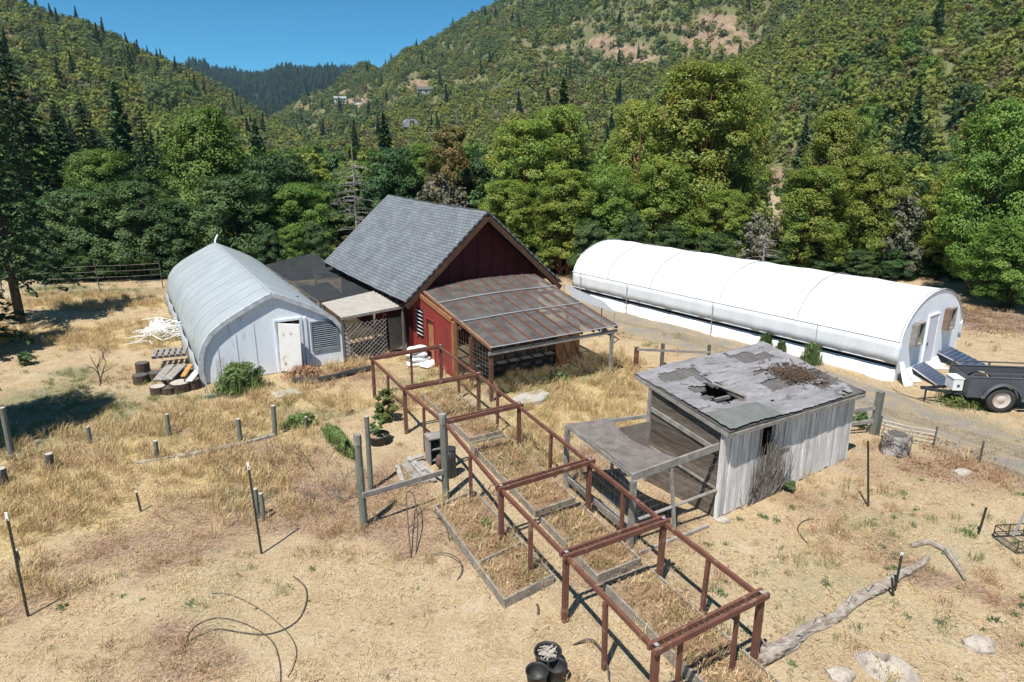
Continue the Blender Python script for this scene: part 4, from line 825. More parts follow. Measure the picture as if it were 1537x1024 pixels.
def patch(u0, v0, u1, v1, seed, n=18, rag=0.0, skip=None, lift=0.012):
    mb = MB(); r_ = random.Random(seed); ns = np.random.default_rng(seed); P = []; F_ = []; m_ = max(4, int(n * abs(v1 - v0) * 1.4))
    for i in range(n + 1):
        for j in range(m_ + 1):
            u, v = u0 + (u1 - u0) * i / n, v0 + (v1 - v0) * j / m_
            du = r_.uniform(-.006, .006); dv = r_.uniform(-.008, .008); P.append(rp(min(1.004, max(-.004, u + du)), min(1.004, max(-.006, v + dv)), lift + r_.uniform(0, .008)))
    for i in range(n):
        for j in range(m_):
            u, v = u0 + (u1 - u0) * (i + .5) / n, v0 + (v1 - v0) * (j + .5) / m_
            if HU0 - .045 + .02 * math.sin(v * 40) + .13 * max(0, v - .45) < u < HU1 + .006 and HV0 - .03 + .02 * math.sin(u * 60) < v < HV1 + .03 + .03 * math.sin(u * 50): continue
            if rag and fbm(np.array([u * 7 + seed]), np.array([v * 5]), seed, 3)[0] < rag: continue
            F_.append((i * (m_ + 1) + j, (i + 1) * (m_ + 1) + j, (i + 1) * (m_ + 1) + j + 1, i * (m_ + 1) + j + 1))
    mb.add(P, F_); return mb
patch(0.0, 0.74, 1.0, 1.0, 1, 40, 0.36, lift=0.016).build('roofing_sheet', MT['roll_roof'], sroof)
patch(0.0, 0.46, 1.0, 0.755, 2, 40, 0.33, lift=0.032).build('roofing_sheet', MT['roll_roof'], sroof)
patch(0.0, 0.22, 0.52, 0.475, 3, 30, 0.30, lift=0.048).build('roofing_sheet', MT['roll_roof'], sroof)
patch(0.34, 0.0, 1.0, 0.30, 4, 34, 0.30, lift=0.048).build('roofing_sheet', MT['roll_roof'], sroof)
patch(0.0, 0.0, 0.345, 0.235, 5, 20, 0.0, lift=0.056).build('roofing_patch', MT['green_roll'], sroof)
mb = MB(); r_ = random.Random(4)
for k in range(900):
    u, v = 0.80 + r_.gauss(0, 0.065), 0.43 + r_.gauss(0, 0.10); a = r_.uniform(0, 6.28); L = r_.uniform(.03, .12); p = rp(min(.99, u), max(.05, v), 0.02 + r_.uniform(0, .06)); mb.bar(p, p + Vector((math.cos(a) * L, math.sin(a) * L, r_.uniform(-.01, .03))), 0.02, 0.012)
mb.build('needle_debris', MT['debris'], sroof)
mb = MB(); a = rp(.30, .62, .02); b = rp(.335, .33, .07); mb.bar(a, b, 0.07, 0.03); mb.bar(rp(HU0, .47, -.13), rp(HU1 + .02, .47, -.13), .05, .08); mb.build('broken_batten', MT['grey_wood'], sroof)
mb = MB()
for p0, p1 in ((rNL, rNR), (rNL, rFL), (rNR, rFR), (rFL, rFR)):
    d = (p1 - p0); mb.bar(p0 + Vector((0, 0, -.095)) + d * 0.006, p1 + Vector((0, 0, -.095)) - d * 0.006, 0.035, 0.085)
mb.build('fascia', MT['grey_wood'], shed)
# siding boards, each board a strip of the wall
mb = MB(); mbd = MB(); x = 0.0; r_ = random.Random(9)
while x < SLEN - 0.02:
    bw = min(r_.uniform(.11, .17), SLEN - x); top = rz_at(x + bw / 2, 0.0) - 0.06; z0 = r_.uniform(-.02, .05); dy = r_.uniform(-.012, .012)
    if 1.28 < x + bw / 2 < 1.78:
        mb.box((x + bw / 2, dy, .55), (bw - .008, .025, 1.12)); 
    else: mb.box((x + bw / 2, dy, (top + z0) / 2), (bw - .008, .025, top - z0), ry=r_.uniform(-.004, .004))
    x += bw
mb.build('front_siding', MT['silver_siding'], shed)
SD = 2.15
mb = MB(); z = 0.02; top0 = rz_at(0.0, 0.0) - .07
while z < 2.6:
    bh = r_.uniform(.13, .17); y0 = 0.05
    # clip the board where the roof comes down to it
    ye0 = y0
    for k in range(40):
        yy = y0 + (SD - y0) * k / 39
        if rz_at(0.0, yy) - .07 >= z + bh: ye0 = yy; break
    else: break
    mb.bar((-0.01 + r_.uniform(-.01, .01), ye0, z + bh / 2), (-0.01 + r_.uniform(-.01, .01), SD, z + bh / 2 + r_.uniform(-.015, .015)), 0.022, bh - .006); z += bh
mb.build('side_siding', MT['brown_siding'], shed)
mb = MB(); mb.box((SLEN + .012, SD / 2, .85), (.025, SD - .1, 1.7)); mb.box((SLEN / 2, SD + .02, 1.15), (SLEN - .1, .025, 2.3)); mb.build('back_siding', MT['dark_board'], shed)
mb = MB()
for xx, yy in ((-.03, .0), (-.03, SD), (SLEN - .04, .08), (SLEN - .04, SD - .08)): mb = MB(); mb.box((xx, yy + (.0 if yy else -.02), rz_at(max(xx, 0), yy) / 2 - .05), (.09, .09, rz_at(max(xx, 0), yy) - .10)); mb.build('corner_board', MT['silver_siding'] if yy < .05 else MT['grey_wood'], shed)
mb = MB(); mb.bar((-.045, .06, 1.60), (-.045, SD - .06, 1.92), .03, .11); mb.bar((-.045, .06, .72), (-.045, SD - .06, .95), .03, .05); mb.build('side_brace', MT['grey_wood'], shed)
mb = MB(); mb.box((SLEN / 2, SD / 2, .01), (SLEN - .2, SD - .2, .02)); mb.build('floor', MT['black'], shed)
mb = MB()
for x0 in (1.28, 1.78): mb.box((x0, -.02, 1.5), (.05, .03, .8))
mb.box((2.2, -.03, 1.12), (.45, .04, .05), ry=.05); mb.build('window_frame', MT['grey_wood'], shed)

# --- poultry run against the shed
pen = empty('poultry_run', SA, 0, 'open grey timber poultry run with partial plywood top, against the old shed', 'animal pen')
W_ = lambda x, y, z: Vector((x, y, z)) - SA
pF, pN, pR, pB = W_(1.30, 14.60, 1.62), W_(2.43, 12.10, 1.62), W_(4.46, 13.26, 1.74), W_(3.36, 15.05, 1.70)
for p in (pF, pN): mb = MB(); mb.bar((p.x, p.y, -.05), (p.x, p.y, 1.55), .10, .10, up=(0.9, .45, 0)); mb.build('post', MT['grey_wood'], pen)
m1 = pN.lerp(pR, .42); mb = MB(); mb.bar((m1.x + .18, m1.y - .02, 0), (m1.x, m1.y, 1.56), .06, .06, up=(0.9, .45, 0)); mb.build('post', MT['grey_wood'], pen)
m2 = pF.lerp(pB, .55)
mb = MB(); mb.bar((m2.x, m2.y, 0), (m2.x, m2.y, 1.6), .06, .06, up=(0.9, .45, 0)); mb.build('post', MT['grey_wood'], pen)
for a, b, wd_, ht_ in ((pF, pN, .04, .10), (pN, pR, .05, .16), (pF, pB, .04, .09)):
    mb = MB(); d = (b - a).normalized(); mb.bar(a - d * .05, b - d * .02, wd_, ht_); mb.build('top_rail', MT['grey_wood'], pen)
mb = MB(); a, b = W_(2.55, 12.15, .62), W_(4.5, 13.22, .72); mb.tube([a, b], .035, 6); mb.build('middle_rail', MT['grey_wood'], pen)
mb = MB(); mb.bar(pF + Vector((.05, -.05, -1.35)), pN + Vector((.02, .05, -1.30)), .04, .14); mb.build('bottom_board', MT['grey_wood'], pen)
mb = MB(); up3 = Vector((0, 0, .065)); n = 16; P = []
for i in range(n + 1):
    t = i / n; near_e = pF.lerp(pN, t); far_e = pF.lerp(pB, .52).lerp(pN.lerp(pR, .62), t); k = 1 - 0.30 * math.sin(math.pi * t) ** 0.8
    P.append([near_e.lerp(far_e, s * k) + up3 - Vector((0, 0, .16 * (s * t) ** 2 + .02 * math.sin(s * 5 + t * 7))) for s in (0, .25, .5, .75, 1)])
mb.grid(P); mb.build('plywood_top', MT['old_ply'], pen, solid=.018)
mb = MB(); a, b = pB + Vector((-.06, -.1, 0)), pF.lerp(pB, .6); mb.add([(a.x, a.y, .55), (b.x, b.y, .75), (b.x, b.y, 1.45), (a.x, a.y, 1.6)], [(0, 1, 2, 3)]); mb.build('end_panel', MT['old_ply'], pen, solid=.02)
mb = MB()
def mesh_wire(mb, a, b, z0, z1, step, r=.0022):
    L = (b - a).length; n = max(1, int(L / step)); m = max(1, int((z1 - z0) / step))
    for i in range(n + 1): p = a.lerp(b, i / n); mb.tube([(p.x, p.y, z0), (p.x, p.y, z1)], r, 3, False)
    for j in range(m + 1): z = z0 + (z1 - z0) * j / m; mb.tube([(a.x, a.y, z), (b.x, b.y, z)], r, 3, False)
mesh_wire(mb, pF, pN, .1, 1.5, .16); mesh_wire(mb, pN, pR, .1, 1.5, .16); mb.build('wire_mesh', MT['wire'], pen)

# --- shade net canopy and cream porch roof between the grey greenhouse and the barn
nc = [gp(398, 398, 1.9), gp(470, 380, 1.9), gp(560, 440, 1.95), gp(478, 452, 1.95)]
nb = (nc[0] + nc[2]) / 2; nb.z = 0
net = empty('shade_canopy', nb, 0, 'black shade net stretched flat on posts between the grey greenhouse and the barn', 'canopy')
mb = MB(); P = []
for i in range(15):
    u = i / 14; P.append([nc[0].lerp(nc[1], v / 8).lerp(nc[3].lerp(nc[2], v / 8), u) - nb - Vector((0, 0, .10 * math.sin(math.pi * u) * math.sin(math.pi * v / 8) + .03 * math.sin(i * 2 + v))) for v in range(9)])
mb.grid(P); mb.build('net', MT['net'], net, smooth=True)
for c in nc: mb = MB(); q_ = c - nb; mb.box((q_.x, q_.y, .94), (.09, .09, 1.9)); mb.build('post', MT['grey_wood'], net)
mb = MB()
for a, b in ((0, 1), (1, 2), (2, 3), (3, 0)): mb.bar(nc[a] - nb - Vector((0, 0, .05)), nc[b] - nb - Vector((0, 0, .05)), .05, .08)
mb.build('edge_rail', MT['dark_post'], net)
pc = [gp(482, 455, 2.0), gp(560, 437, 2.1), gp(606, 459, 1.95), gp(512, 477, 1.85)]
pb = (pc[0] + pc[2]) / 2; pb.z = 0
porch = empty('porch_roof', pb, 0, 'small cream corrugated porch roof on posts with wooden lattice below, at the barn corner', 'porch')
mb = MB(); L_ = [p - pb for p in pc]; wavy(mb, L_[0], L_[3], L_[2], L_[1], 9, .022, 2); mb.build('roof_sheet', MT['cream_metal'], porch, smooth=True)
for i in (0, 2, 3): q_ = L_[i]; mb = MB(); mb.box((q_.x * .96, q_.y * .96, q_.z / 2 - .05), (.09, .09, q_.z - .1)); mb.build('post', MT['dark_post'], porch)
mb = MB(); mb.bar(L_[3] - Vector((0, 0, .06)), L_[2] - Vector((0, 0, .06)), .04, .07); mb.bar(L_[0] - Vector((0, 0, .06)), L_[1] - Vector((0, 0, .06)), .04, .07); mb.build('beam', MT['grey_wood'], porch)
mb = MB(); a = L_[3] * .96; b = L_[2].lerp(L_[3], .28) * .96; n = 9
for i in range(-n, n + 1):
    for sg in (1, -1):
        t0, z0 = i / n, .1; t1, z1 = t0 + sg * 1.0, 1.55
        pts_ = []
        for t, z in ((t0 if sg > 0 else t0 + 1, z0), (t1 if sg > 0 else t0, z1)): pts_.append((t, z))
        (ta, za), (tb, zb) = pts_
        lo, hi = 0.0, 1.0
        ks = [k for k in np.linspace(0, 1, 41) if 0 <= ta + (tb - ta) * k <= 1]
        if len(ks) < 3: continue
        k0, k1 = ks[0], ks[-1]; f_ = lambda k: Vector((a.x + (b.x - a.x) * (ta + (tb - ta) * k), a.y + (b.y - a.y) * (ta + (tb - ta) * k), za + (zb - za) * k + sg * .0))
        mb.bar(f_(k0) + Vector((.006 * sg, -.012 * sg, 0)), f_(k1) + Vector((.006 * sg, -.012 * sg, 0)), .008, .035)
mb.build('lattice', MT['grey_wood'], porch)
mb = MB(); p = L_[2]; mb.box((p.x - .35, p.y + .3, .75), (.7, .04, 1.3), rz=.5, rx=-.08); mb.build('leaning_board', MT['grey_wood'], porch)
# --- grey metal sheet awning beyond the lean-to
ac = [gp(845, 425, 1.5), gp(905, 452, 1.5), gp(925, 470, 1.35), gp(862, 448, 1.35)]
ab = (ac[0] + ac[2]) / 2; ab.z = 0
aw = empty('side_awning', ab, 0, 'low grey metal sheet awning on thin poles at the far corner of the clear lean-to', 'awning')
mb = MB(); L_ = [p - ab for p in ac]; wavy(mb, L_[0], L_[1], L_[2], L_[3], 14, .015, 2); mb.build('metal_sheet', MT['pipe_grey'], aw, smooth=True)
for q_ in L_: mb = MB(); mb.tube([(q_.x * .95, q_.y * .95, 0), (q_.x * .95, q_.y * .95, q_.z - .03)], .03, 6); mb.build('pole', MT['pipe_grey'], aw)

# ------------------------------------------------------------------ red garden frame over the raised beds
random.seed(3)
FH = 1.36
LP = [gp(px, py, FH) for px, py in ((985, 972), (850, 832), (752, 732), (668, 633), (607, 583), (559, 538))]
RP = [gp(px, py, FH) for px, py in ((1143, 893), (996, 781), (885, 692), (779, 608), (718, 562), (661, 520))]
fo = (LP[2] + RP[2]) / 2; fo.z = 0
frm = empty('garden_frame', fo, 0, 'long open red-brown timber frame of posts and paired crossbeams over the raised beds', 'garden frame')
fl_ = lambda p, z=None: Vector((p.x - fo.x, p.y - fo.y, p.z if z is None else z))
rail_up = Vector((0, 0, 1))
for i in range(6):
    a, b = fl_(LP[i]), fl_(RP[i]); d = (b - a).normalized(); nrm = Vector((-d.y, d.x, 0))
    for o_ in (-.065, .065):
        mb = MB(); mb.bar(a - d * .09 + nrm * o_ + Vector((0, 0, .0)), b + d * .09 + nrm * o_, .050, .10); mb.build('crossbeam', MT['red_frame'], frm, bevel=.004)
    mb = MB()
    for k in range(int((b - a).length / .11)): p = a + d * (.05 + k * .11); mb.bar(p - nrm * .05 + Vector((0, 0, .02)), p + nrm * .05 + Vector((0, 0, .02)), .006, .006)
    mb.build('spacer_wire', MT['wire'], frm)
    for p in (a, b):
        mb = MB(); mb.box((p.x, p.y, FH / 2 - .05), (.095, .095, FH), rz=.45 + rnd(-.1, .1), rx=rnd(-.012, .012), ry=rnd(-.012, .012)); mb.build('post', MT['red_frame'], frm, bevel=.004)
    for p in (a, b): mb = MB(); mb.box((p.x, p.y, FH + .052), (.06, .06, .008), rz=.45); mb.build('corner_bracket', MT['pipe_grey'], frm)
for S in (LP, RP):
    for i in range(5):
        a, b = fl_(S[i]), fl_(S[i + 1]); d = (b - a).normalized()
        mb = MB(); mb.bar(a + d * .07 - Vector((0, 0, .05)), b - d * .07 - Vector((0, 0, .05)), .06, .09); mb.build('side_rail', MT['red_frame'], frm, bevel=.004)
        m_ = a.lerp(b, .5); mb = MB(); mb.box((m_.x, m_.y, FH / 2 - .07), (.07, .07, FH - .08), rz=.45 + rnd(-.15, .15), rx=rnd(-.02, .02), ry=rnd(-.02, .02)); mb.build('middle_post', MT['red_frame'], frm, bevel=.003)
for i, fr in ((0, (.22, .76)), (5, (.55,))):
    for t in fr: p = fl_(LP[i]).lerp(fl_(RP[i]), t); mb = MB(); mb.box((p.x, p.y, FH / 2 - .06), (.07, .05, FH - .05), rz=.5); mb.build('middle_post', MT['red_frame'], frm, bevel=.003)
mb = MB()
for S in (LP, RP):
    for i in range(5): mesh_wire(mb, fl_(S[i]), fl_(S[i + 1]), .1, FH - .08, .19, .0016)
for i in range(5):
    for k in range(1, 7): mb.tube([fl_(LP[i]).lerp(fl_(RP[i]), k / 7) + Vector((0, 0, .055)), (fl_(LP[i + 1]).lerp(fl_(RP[i + 1]), k / 7) + Vector((0, 0, .055)))], .0016, 3, False)
mb.build('wire_mesh', MT['wire'], frm)

# ------------------------------------------------------------------ raised beds
def bed(name, pts, h, label, dividers=(), grp='raised garden beds'):
    """pts: four ground corners in order; boards all round, dry soil inside"""
    o = sum(pts, Vector()) / len(pts); r_ = empty(name, o, 0, label, 'raised bed', grp); L = [p - o for p in pts]; n = len(L)
    for i in range(n):
        a, b = L[i], L[(i + 1) % n]; d = (b - a).normalized(); mb = MB(); mb.bar(a + d * .025 + Vector((0, 0, h / 2 - .02)), b + d * .02 + Vector((0, 0, h / 2 - .02 + rnd(-.01, .01))), .038, h); mb.build('board', MT['bed_board'], r_, bevel=.005)
    for t in dividers: mb = MB(); a = L[0].lerp(L[1], t); b = L[3].lerp(L[2], t); d = (b - a).normalized(); mb.bar(a + d * .03 + Vector((0, 0, h / 2 - .01)), b - d * .03 + Vector((0, 0, h / 2 - .01)), .045, h); mb.build('divider_board', MT['bed_board'], r_, bevel=.005)
    mb = MB(); m_ = 16; P = [[L[0].lerp(L[1], .01 + .98 * i / m_).lerp(L[3].lerp(L[2], .01 + .98 * i / m_), .02 + .96 * j / 6) + Vector((0, 0, h * .62 + rnd(-.02, .03))) for j in range(7)] for i in range(m_ + 1)]
    mb.grid(P); mb.build('soil', MT['bed_soil'], r_, smooth=True); return r_
b1 = [gp(654, 772), gp(757, 915), gp(830, 877), gp(712, 748)]
bed('raised_bed', b1, .24, 'small raised bed of grey boards left of the red frame, split by a divider', (.66,))
cR = lambda t: (RP[0].lerp(RP[2], t / 2 * 1.0)) if False else None
def along(S, t):
    i = min(4, int(t)); p = S[i].lerp(S[i + 1], t - i); return Vector((p.x, p.y, 0))
def strip(t0, t1, f0, f1): 
    L = lambda t, f: along(LP, t).lerp(along(RP, t), f); return [L(t1, f0), L(t0, f0), L(t0, f1), L(t1, f1)]
bed('raised_bed', strip(2.15, 3.3, .50, .98), .22, 'raised bed under the red frame nearest the concrete slab, full of dry weeds')
bed('raised_bed', strip(1.22, 2.08, .50, .98), .24, 'middle raised bed under the red frame beside the poultry run', (.45,))
bed('raised_bed', strip(-.25, 1.12, .50, .98), .24, 'nearest raised bed under the red frame, running out at the near end')
bed('raised_bed', strip(3.4, 4.7, .55, 1.0), .22, 'farthest raised bed under the red frame, close to the barn lean-to')
# boards on the ground
def plank(px0, py0, px1, py1, w_, h_, label, m='grey_wood', name='plank', grp='loose boards on the ground', z=0.0):
    a, b = onground(px0, py0), onground(px1, py1); o = (a + b) / 2; mb = MB(o); mb.bar(a + Vector((0, 0, h_ / 2 - .01 + z)), b + Vector((0, 0, h_ / 2 - .01 + z)), w_, h_); return tag(mb.build(name, MT[m], bevel=.006), label, 'board', grp)
plank(268, 690, 360, 671, .14, .10, 'grey timber lying in dry grass between the short posts of the left field')
plank(366, 669, 412, 656, .12, .09, 'short grey timber on the ground at the foot of the post nearest the greenhouse')
plank(205, 696, 262, 688, .10, .05, 'thin pale board half hidden in dry grass left of the other timbers')
plank(308, 599, 345, 592, .14, .12, 'green grey sleeper in front of the clipped shrub by the greenhouse wall', 'green_post')
plank(848, 720, 950, 792, .16, .05, 'long weathered plank lying beside the poultry run under the red frame')
plank(905, 742, 965, 790, .12, .05, 'narrow weathered plank on the ground beside the long plank at the poultry run', 'grey_wood')
plank(950, 838, 1062, 792, .06, .10, 'thin edging board on the ground along the open side of the poultry run')
plank(1030, 905, 1120, 985, .10, .06, 'dark narrow board lying along the right foot of the red frame', 'dark_post')

# ------------------------------------------------------------------ posts
def wood_post(px0, py0, px1, py1, r, m, label, grp, cap=True, cat='fence post', square=False):
    g = onground(px1, py1); top = at(px0, py0, g.y); mb = MB(g)
    root = empty('fence_post', g, 0, label, cat, grp); d = (top - g); mb = MB()
    if square: mb.bar((0, 0, -.1), d, r * 2, r * 2, up=(.8, .5, 0))
    else: mb.tube([Vector((0, 0, -.1)), d * .5 + Vector((rnd(-.01, .01), 0, 0)), d], [r * 1.05, r, r * .96], 10)
    mb.build('shaft', MT[m], root)
    if cap: mb = MB(); mb.tube([d, d + d.normalized() * .006], [r * .9, r * .85], 10); mb.build('cut_top', MT['cut_wood'], root)
    return root
G1 = 'cut off wooden posts in the dry grass field'
wood_post(3, 612, 20, 693, .075, 'green_post', 'tall leaning grey-green post at the far left edge of the field', G1)
wood_post(131, 641, 137, 666, .06, 'green_post', 'short green post alone in golden grass, right of the tall leaning post', G1)
wood_post(73, 681, 77, 706, .10, 'dark_post', 'thick black stubby post with pale top in golden grass', G1)
wood_post(1, 703, 5, 732, .11, 'dark_post', 'thick dark stub of post cut off by the left edge of the photo', G1)
wood_post(250, 622, 255, 655, .06, 'green_post', 'slim green post in front of the log and pallet pile', G1)
wood_post(233, 662, 236, 690, .06, 'green_post', 'short grey-green post beside the thin pale board on the ground', G1)
wood_post(357, 629, 361, 667, .065, 'green_post', 'green post with split top at the right end of the grey timber', G1)
wood_post(410, 609, 413, 655, .065, 'green_post', 'taller grey post nearest to the clipped shrub by the greenhouse', G1)
wood_post(459, 626, 460, 645, .05, 'dark_post', 'tiny dark post behind the long green hedge strip', G1)
wood_post(383, 734, 388, 776, .05, 'green_post', 'dark green post of a close pair, the left one', G1)
wood_post(391, 741, 396, 779, .05, 'green_post', 'grey-green post of a close pair, the right one', G1)
wood_post(550, 625, 557, 735, .06, 'green_post', 'tall pale green post with dark band at top beside the potted plant', 'tall garden gate posts')
GT = 'old timber gate of two tall posts joined by one sloping grey rail'
g0, g1 = onground(547, 792), onground(670, 750); t0, t1 = at(536, 653, g0.y), at(664, 622, g1.y)
gate = empty('gate_posts', (g0 + g1) / 2, 0, GT, 'gate'); go_ = (g0 + g1) / 2
for a, b in ((g0, t0), (g1, t1)):
    mb = MB(); mb.tube([a - go_ - Vector((0, 0, .1)), b - go_], [.085, .075], 10); ps = mb.build('post', MT['green_post'], gate)
    mb = MB(); e = b - go_; d = (b - a).normalized(); mb.tube([e - d * .22, e + d * .01], [.088, .085], 8); mb.build('post_cap', MT['grey_wood'], ps)
a, b = g0.lerp(t0, .37) - go_, g1.lerp(t1, .34) - go_; mb = MB(); mb.bar(a + Vector((.03, -.09, 0)), b + Vector((-.03, -.07, 0)), .05, .12); mb.build('rail', MT['grey_wood'], gate)
def t_post(px0, py0, px1, py1, label, tip=True):
    g = onground(px1, py1); top = at(px0, py0, g.y) - g; r_ = empty('steel_post', g, 0, label, 'fence post', 'thin steel fence posts'); mb = MB()
    mb.bar((0, 0, -.1), top, .045, .008, up=(0, 1, 0)); mb.bar((0, .018, -.1), top + Vector((0, .018, 0)), .008, .034, up=(0, 1, 0))
    for k in range(int(top.length / .09)): mb.box(top * ((k + .5) * .09 / top.length) + Vector((0, -.008, 0)), (.018, .012, .03))
    mb.build('shaft', MT['tpost'], r_)
    if tip: mb = MB(); mb.bar(top * .93 + Vector((0, -.001, 0)), top * 1.004, .05, .014, up=(0, 1, 0)); mb.build('white_tip', MT['white_paint'], r_)
    return r_
t_post(372, 695, 393, 833, 'tall thin steel post beside the close pair of short posts')
t_post(9, 770, 42, 926, 'tall thin leaning steel post at the lower left edge of the photo')
t_post(24, 825, 33, 856, 'short thin pale stake just behind the tall leaning steel post on the left')
t_post(204, 737, 212, 768, 'thin short steel post rising from golden grass in the left field')
t_post(1354, 830, 1343, 888, 'dark green steel post with white tip standing behind the bleached log')
t_post(1339, 868, 1342, 896, 'short steel stub right against the bleached log', False)
t_post(1481, 762, 1468, 803, 'dark leaning steel stake in the bare yard near the wire crate', False)
t_post(1303, 662, 1304, 762, 'thin dark steel post in the bare yard right of the old shed', False)
g = onground(1311, 652); top = at(1322, 588, g.y)
wood_post(1322, 588, 1311, 652, .085, 'green_post', 'mossy green square post leaning beside the gravel track behind the shed', 'roadside posts', cap=False, square=True)
# rail pieces and wire fence at the right
rf = empty('rail_fence', onground(1290, 645), 0, 'two grey horizontal fence rails between the shed corner and the mossy green post', 'fence'); o = onground(1290, 645)
for z in (.35, .75):
    a, b = onground(1262, 655) - o, onground(1311, 652) - o; mb = MB(); mb.bar(a + Vector((0, 0, z)), b + Vector((0, 0, z + .06)), .04, .11); mb.build('rail', MT['grey_wood'], rf)
rr = empty('post_rail', onground(975, 550), 0, 'red-brown post and grey post carrying one grey rail behind the old shed', 'fence'); o = onground(975, 550)
pts_ = [onground(954, 556), onground(993, 550), onground(1062, 552)]
for p, m, r in zip(pts_, ('red_frame', 'dark_post', 'dark_post'), (.075, .06, .05)): q_ = p - o; mb = MB(); mb.box((q_.x, q_.y, .42), (r * 2, r * 2, .95)); mb.build('post', MT[m], rr)
mb = MB(); mb.bar(pts_[0] - o + Vector((0, -.09, .84)), pts_[2] - o + Vector((0, -.08, .62)), .04, .09); mb.build('rail', MT['grey_wood'], rr)
def wire_fence(pxs, h, label, post_every=1, r=.006, grp=None, npw=5):
    pts = [onground(*p) for p in pxs]; o = pts[0]; f_ = empty('wire_fence', o, 0, label, 'fence', grp)
    for p in pts[::post_every]: q_ = p - o; mb = MB(); mb.tube([(q_.x, q_.y, -.1), (q_.x + rnd(-.03, .03), q_.y, h + .06)], .025, 6); mb.build('post', MT['dark_post'], f_)
    mb = MB()
    for a, b in zip(pts[:-1], pts[1:]):
        for k in range(npw): z = h * (k + .6) / npw; mb.tube([a - o + Vector((0, 0, z)), (a - o).lerp(b - o, .5) + Vector((0, 0, z - .03)), b - o + Vector((0, 0, z))], r, 4, False)
        for k in range(int((b - a).length / .3)): p = (a - o).lerp(b - o, k * .3 / (b - a).length); mb.tube([(p.x, p.y, .03), (p.x, p.y, h * .95)], r * .7, 3, False)
    mb.build('wire', MT['wire'], f_); return f_
wire_fence([(1318, 655), (1400, 672), (1470, 695), (1545, 722)], .55, 'low sagging rusty wire fence along the edge of the gravel track on the right')
wire_fence([(5, 446), (70, 442), (150, 438), (245, 433)], 1.6, 'tall thin wire fence in front of the dark trees at the left', r=.003)

# ------------------------------------------------------------------ things on the ground
def tyre(mb, c, r, w_, ax):
    pass
def wheel(parent, c, r, w_, axis=(0, 1, 0)):
    """tyre and rim about an axle along local y"""
    c = Vector(c); mb = MB(); n = 28; prof_ = [(.62, -.5), (.80, -.52), (.95, -.42), (1.0, -.22), (1.0, .22), (.95, .42), (.80, .52), (.62, .5), (.62, -.5)]
    vs = []; fs = []; m_ = len(prof_)
    for i in range(n):
        t = 2 * math.pi * i / n
        for a, b in prof_: vs.append(c + Vector((math.cos(t) * a * r, b * w_, math.sin(t) * a * r)))
    for i in range(n):
        for j in range(m_ - 1): k = (i + 1) % n; fs.append((i * m_ + j, i * m_ + j + 1, k * m_ + j + 1, k * m_ + j))
    wl_ = empty('wheel', (0, 0, 0)); wl_.parent = parent
    mb.add(vs, fs); mb.build('tyre', MT['rubber'], wl_, smooth=True)
    mb = MB(); vs = []; fs = []; pr = [(.0, -.36), (.16, -.38), (.2, -.30), (.42, -.24), (.5, -.38), (.6, -.46), (.63, -.44), (.63, .4)]; m_ = len(pr)
    for i in range(n):
        t = 2 * math.pi * i / n
        for a, b in pr: vs.append(c + Vector((math.cos(t) * a * r, b * w_, math.sin(t) * a * r)))
    for i in range(n):
        for j in range(m_ - 1): k = (i + 1) % n; fs.append((i * m_ + j, k * m_ + j, k * m_ + j + 1, i * m_ + j + 1))
    mb.add(vs, fs); mb.build('rim', MT['rim'], wl_, smooth=True); return wl_
# utility trailer, tongue to the left
TO = gp(1497, 619); TA = R(-7)
tr = empty('trailer', TO, TA, 'grey open utility trailer with rounded fender and white box on its tongue', 'trailer')
WR = .42; x0, x1, y0, y1, zb, zt = -.92, 1.35, .0, 1.45, 0.42, 1.06
def arcpts(r, a0, a1, n): return [(math.cos(a0 + (a1 - a0) * i / n) * r, math.sin(a0 + (a1 - a0) * i / n) * r) for i in range(n + 1)]
def side_panel(y, th):
    mb = MB(); ar = [(x, z + .40) for x, z in arcpts(.50, math.pi, 0, 14)]; ar = [(x, max(z, zb)) for x, z in ar]; xsn = [x0] + [a[0] for a in ar] + [x1]; zl = [zb] + [a[1] for a in ar] + [zb]
    zl[1] = zb; 
    for i in range(len(xsn) - 1): mb.hexa([(xsn[i], y, zl[i]), (xsn[i + 1], y, zl[i + 1]), (xsn[i + 1], y + th, zl[i + 1]), (xsn[i], y + th, zl[i]), (xsn[i], y, zt), (xsn[i + 1], y, zt), (xsn[i + 1], y + th, zt), (xsn[i], y + th, zt)])
    return mb
for y in (y0 + .10, y1 - .12): side_panel(y, .03).build('side_panel', MT['trailer_grey'], tr)
mb = MB(); mb.box((x0 + .015, (y0 + y1) / 2, (zb + zt) / 2), (.03, y1 - y0 - .28, zt - zb)); mb.build('front_panel', MT['trailer_grey'], tr)
mb = MB(); mb.box((x1 - .015, (y0 + y1) / 2, (zb + zt) / 2), (.03, y1 - y0 - .28, zt - zb)); mb.build('rear_panel', MT['trailer_grey'], tr)
mb = MB(); mb.box(((x0 + x1) / 2, (y0 + y1) / 2, .50), (x1 - x0 - .07, y1 - y0 - .3, .04)); mb.build('floor', MT['dark_post'], tr)
for y in (y0 + .115, y1 - .105):
    mb = MB(); mb.bar((x0, y, zt + .02), (x1, y, zt + .02), .06, .04); mb.build('top_rail', MT['trailer_grey'], tr, bevel=.01)
    mb = MB(); mb.bar((x0 + .1, y, zt + .15), (x1, y, zt + .15), .05, .035); mb.bar((x0 + .02, y, zt), (x0 + .1, y, zt + .15), .05, .035, up=(0, 1, 0)); mb.bar((.25, y, zt + .02), (.25, y, zt + .14), .05, .035, up=(0, 1, 0)); mb.bar((x1 - .03, y, zt + .02), (x1 - .03, y, zt + .14), .05, .035, up=(0, 1, 0)); mb.build('upper_rail', MT['trailer_grey'], tr)
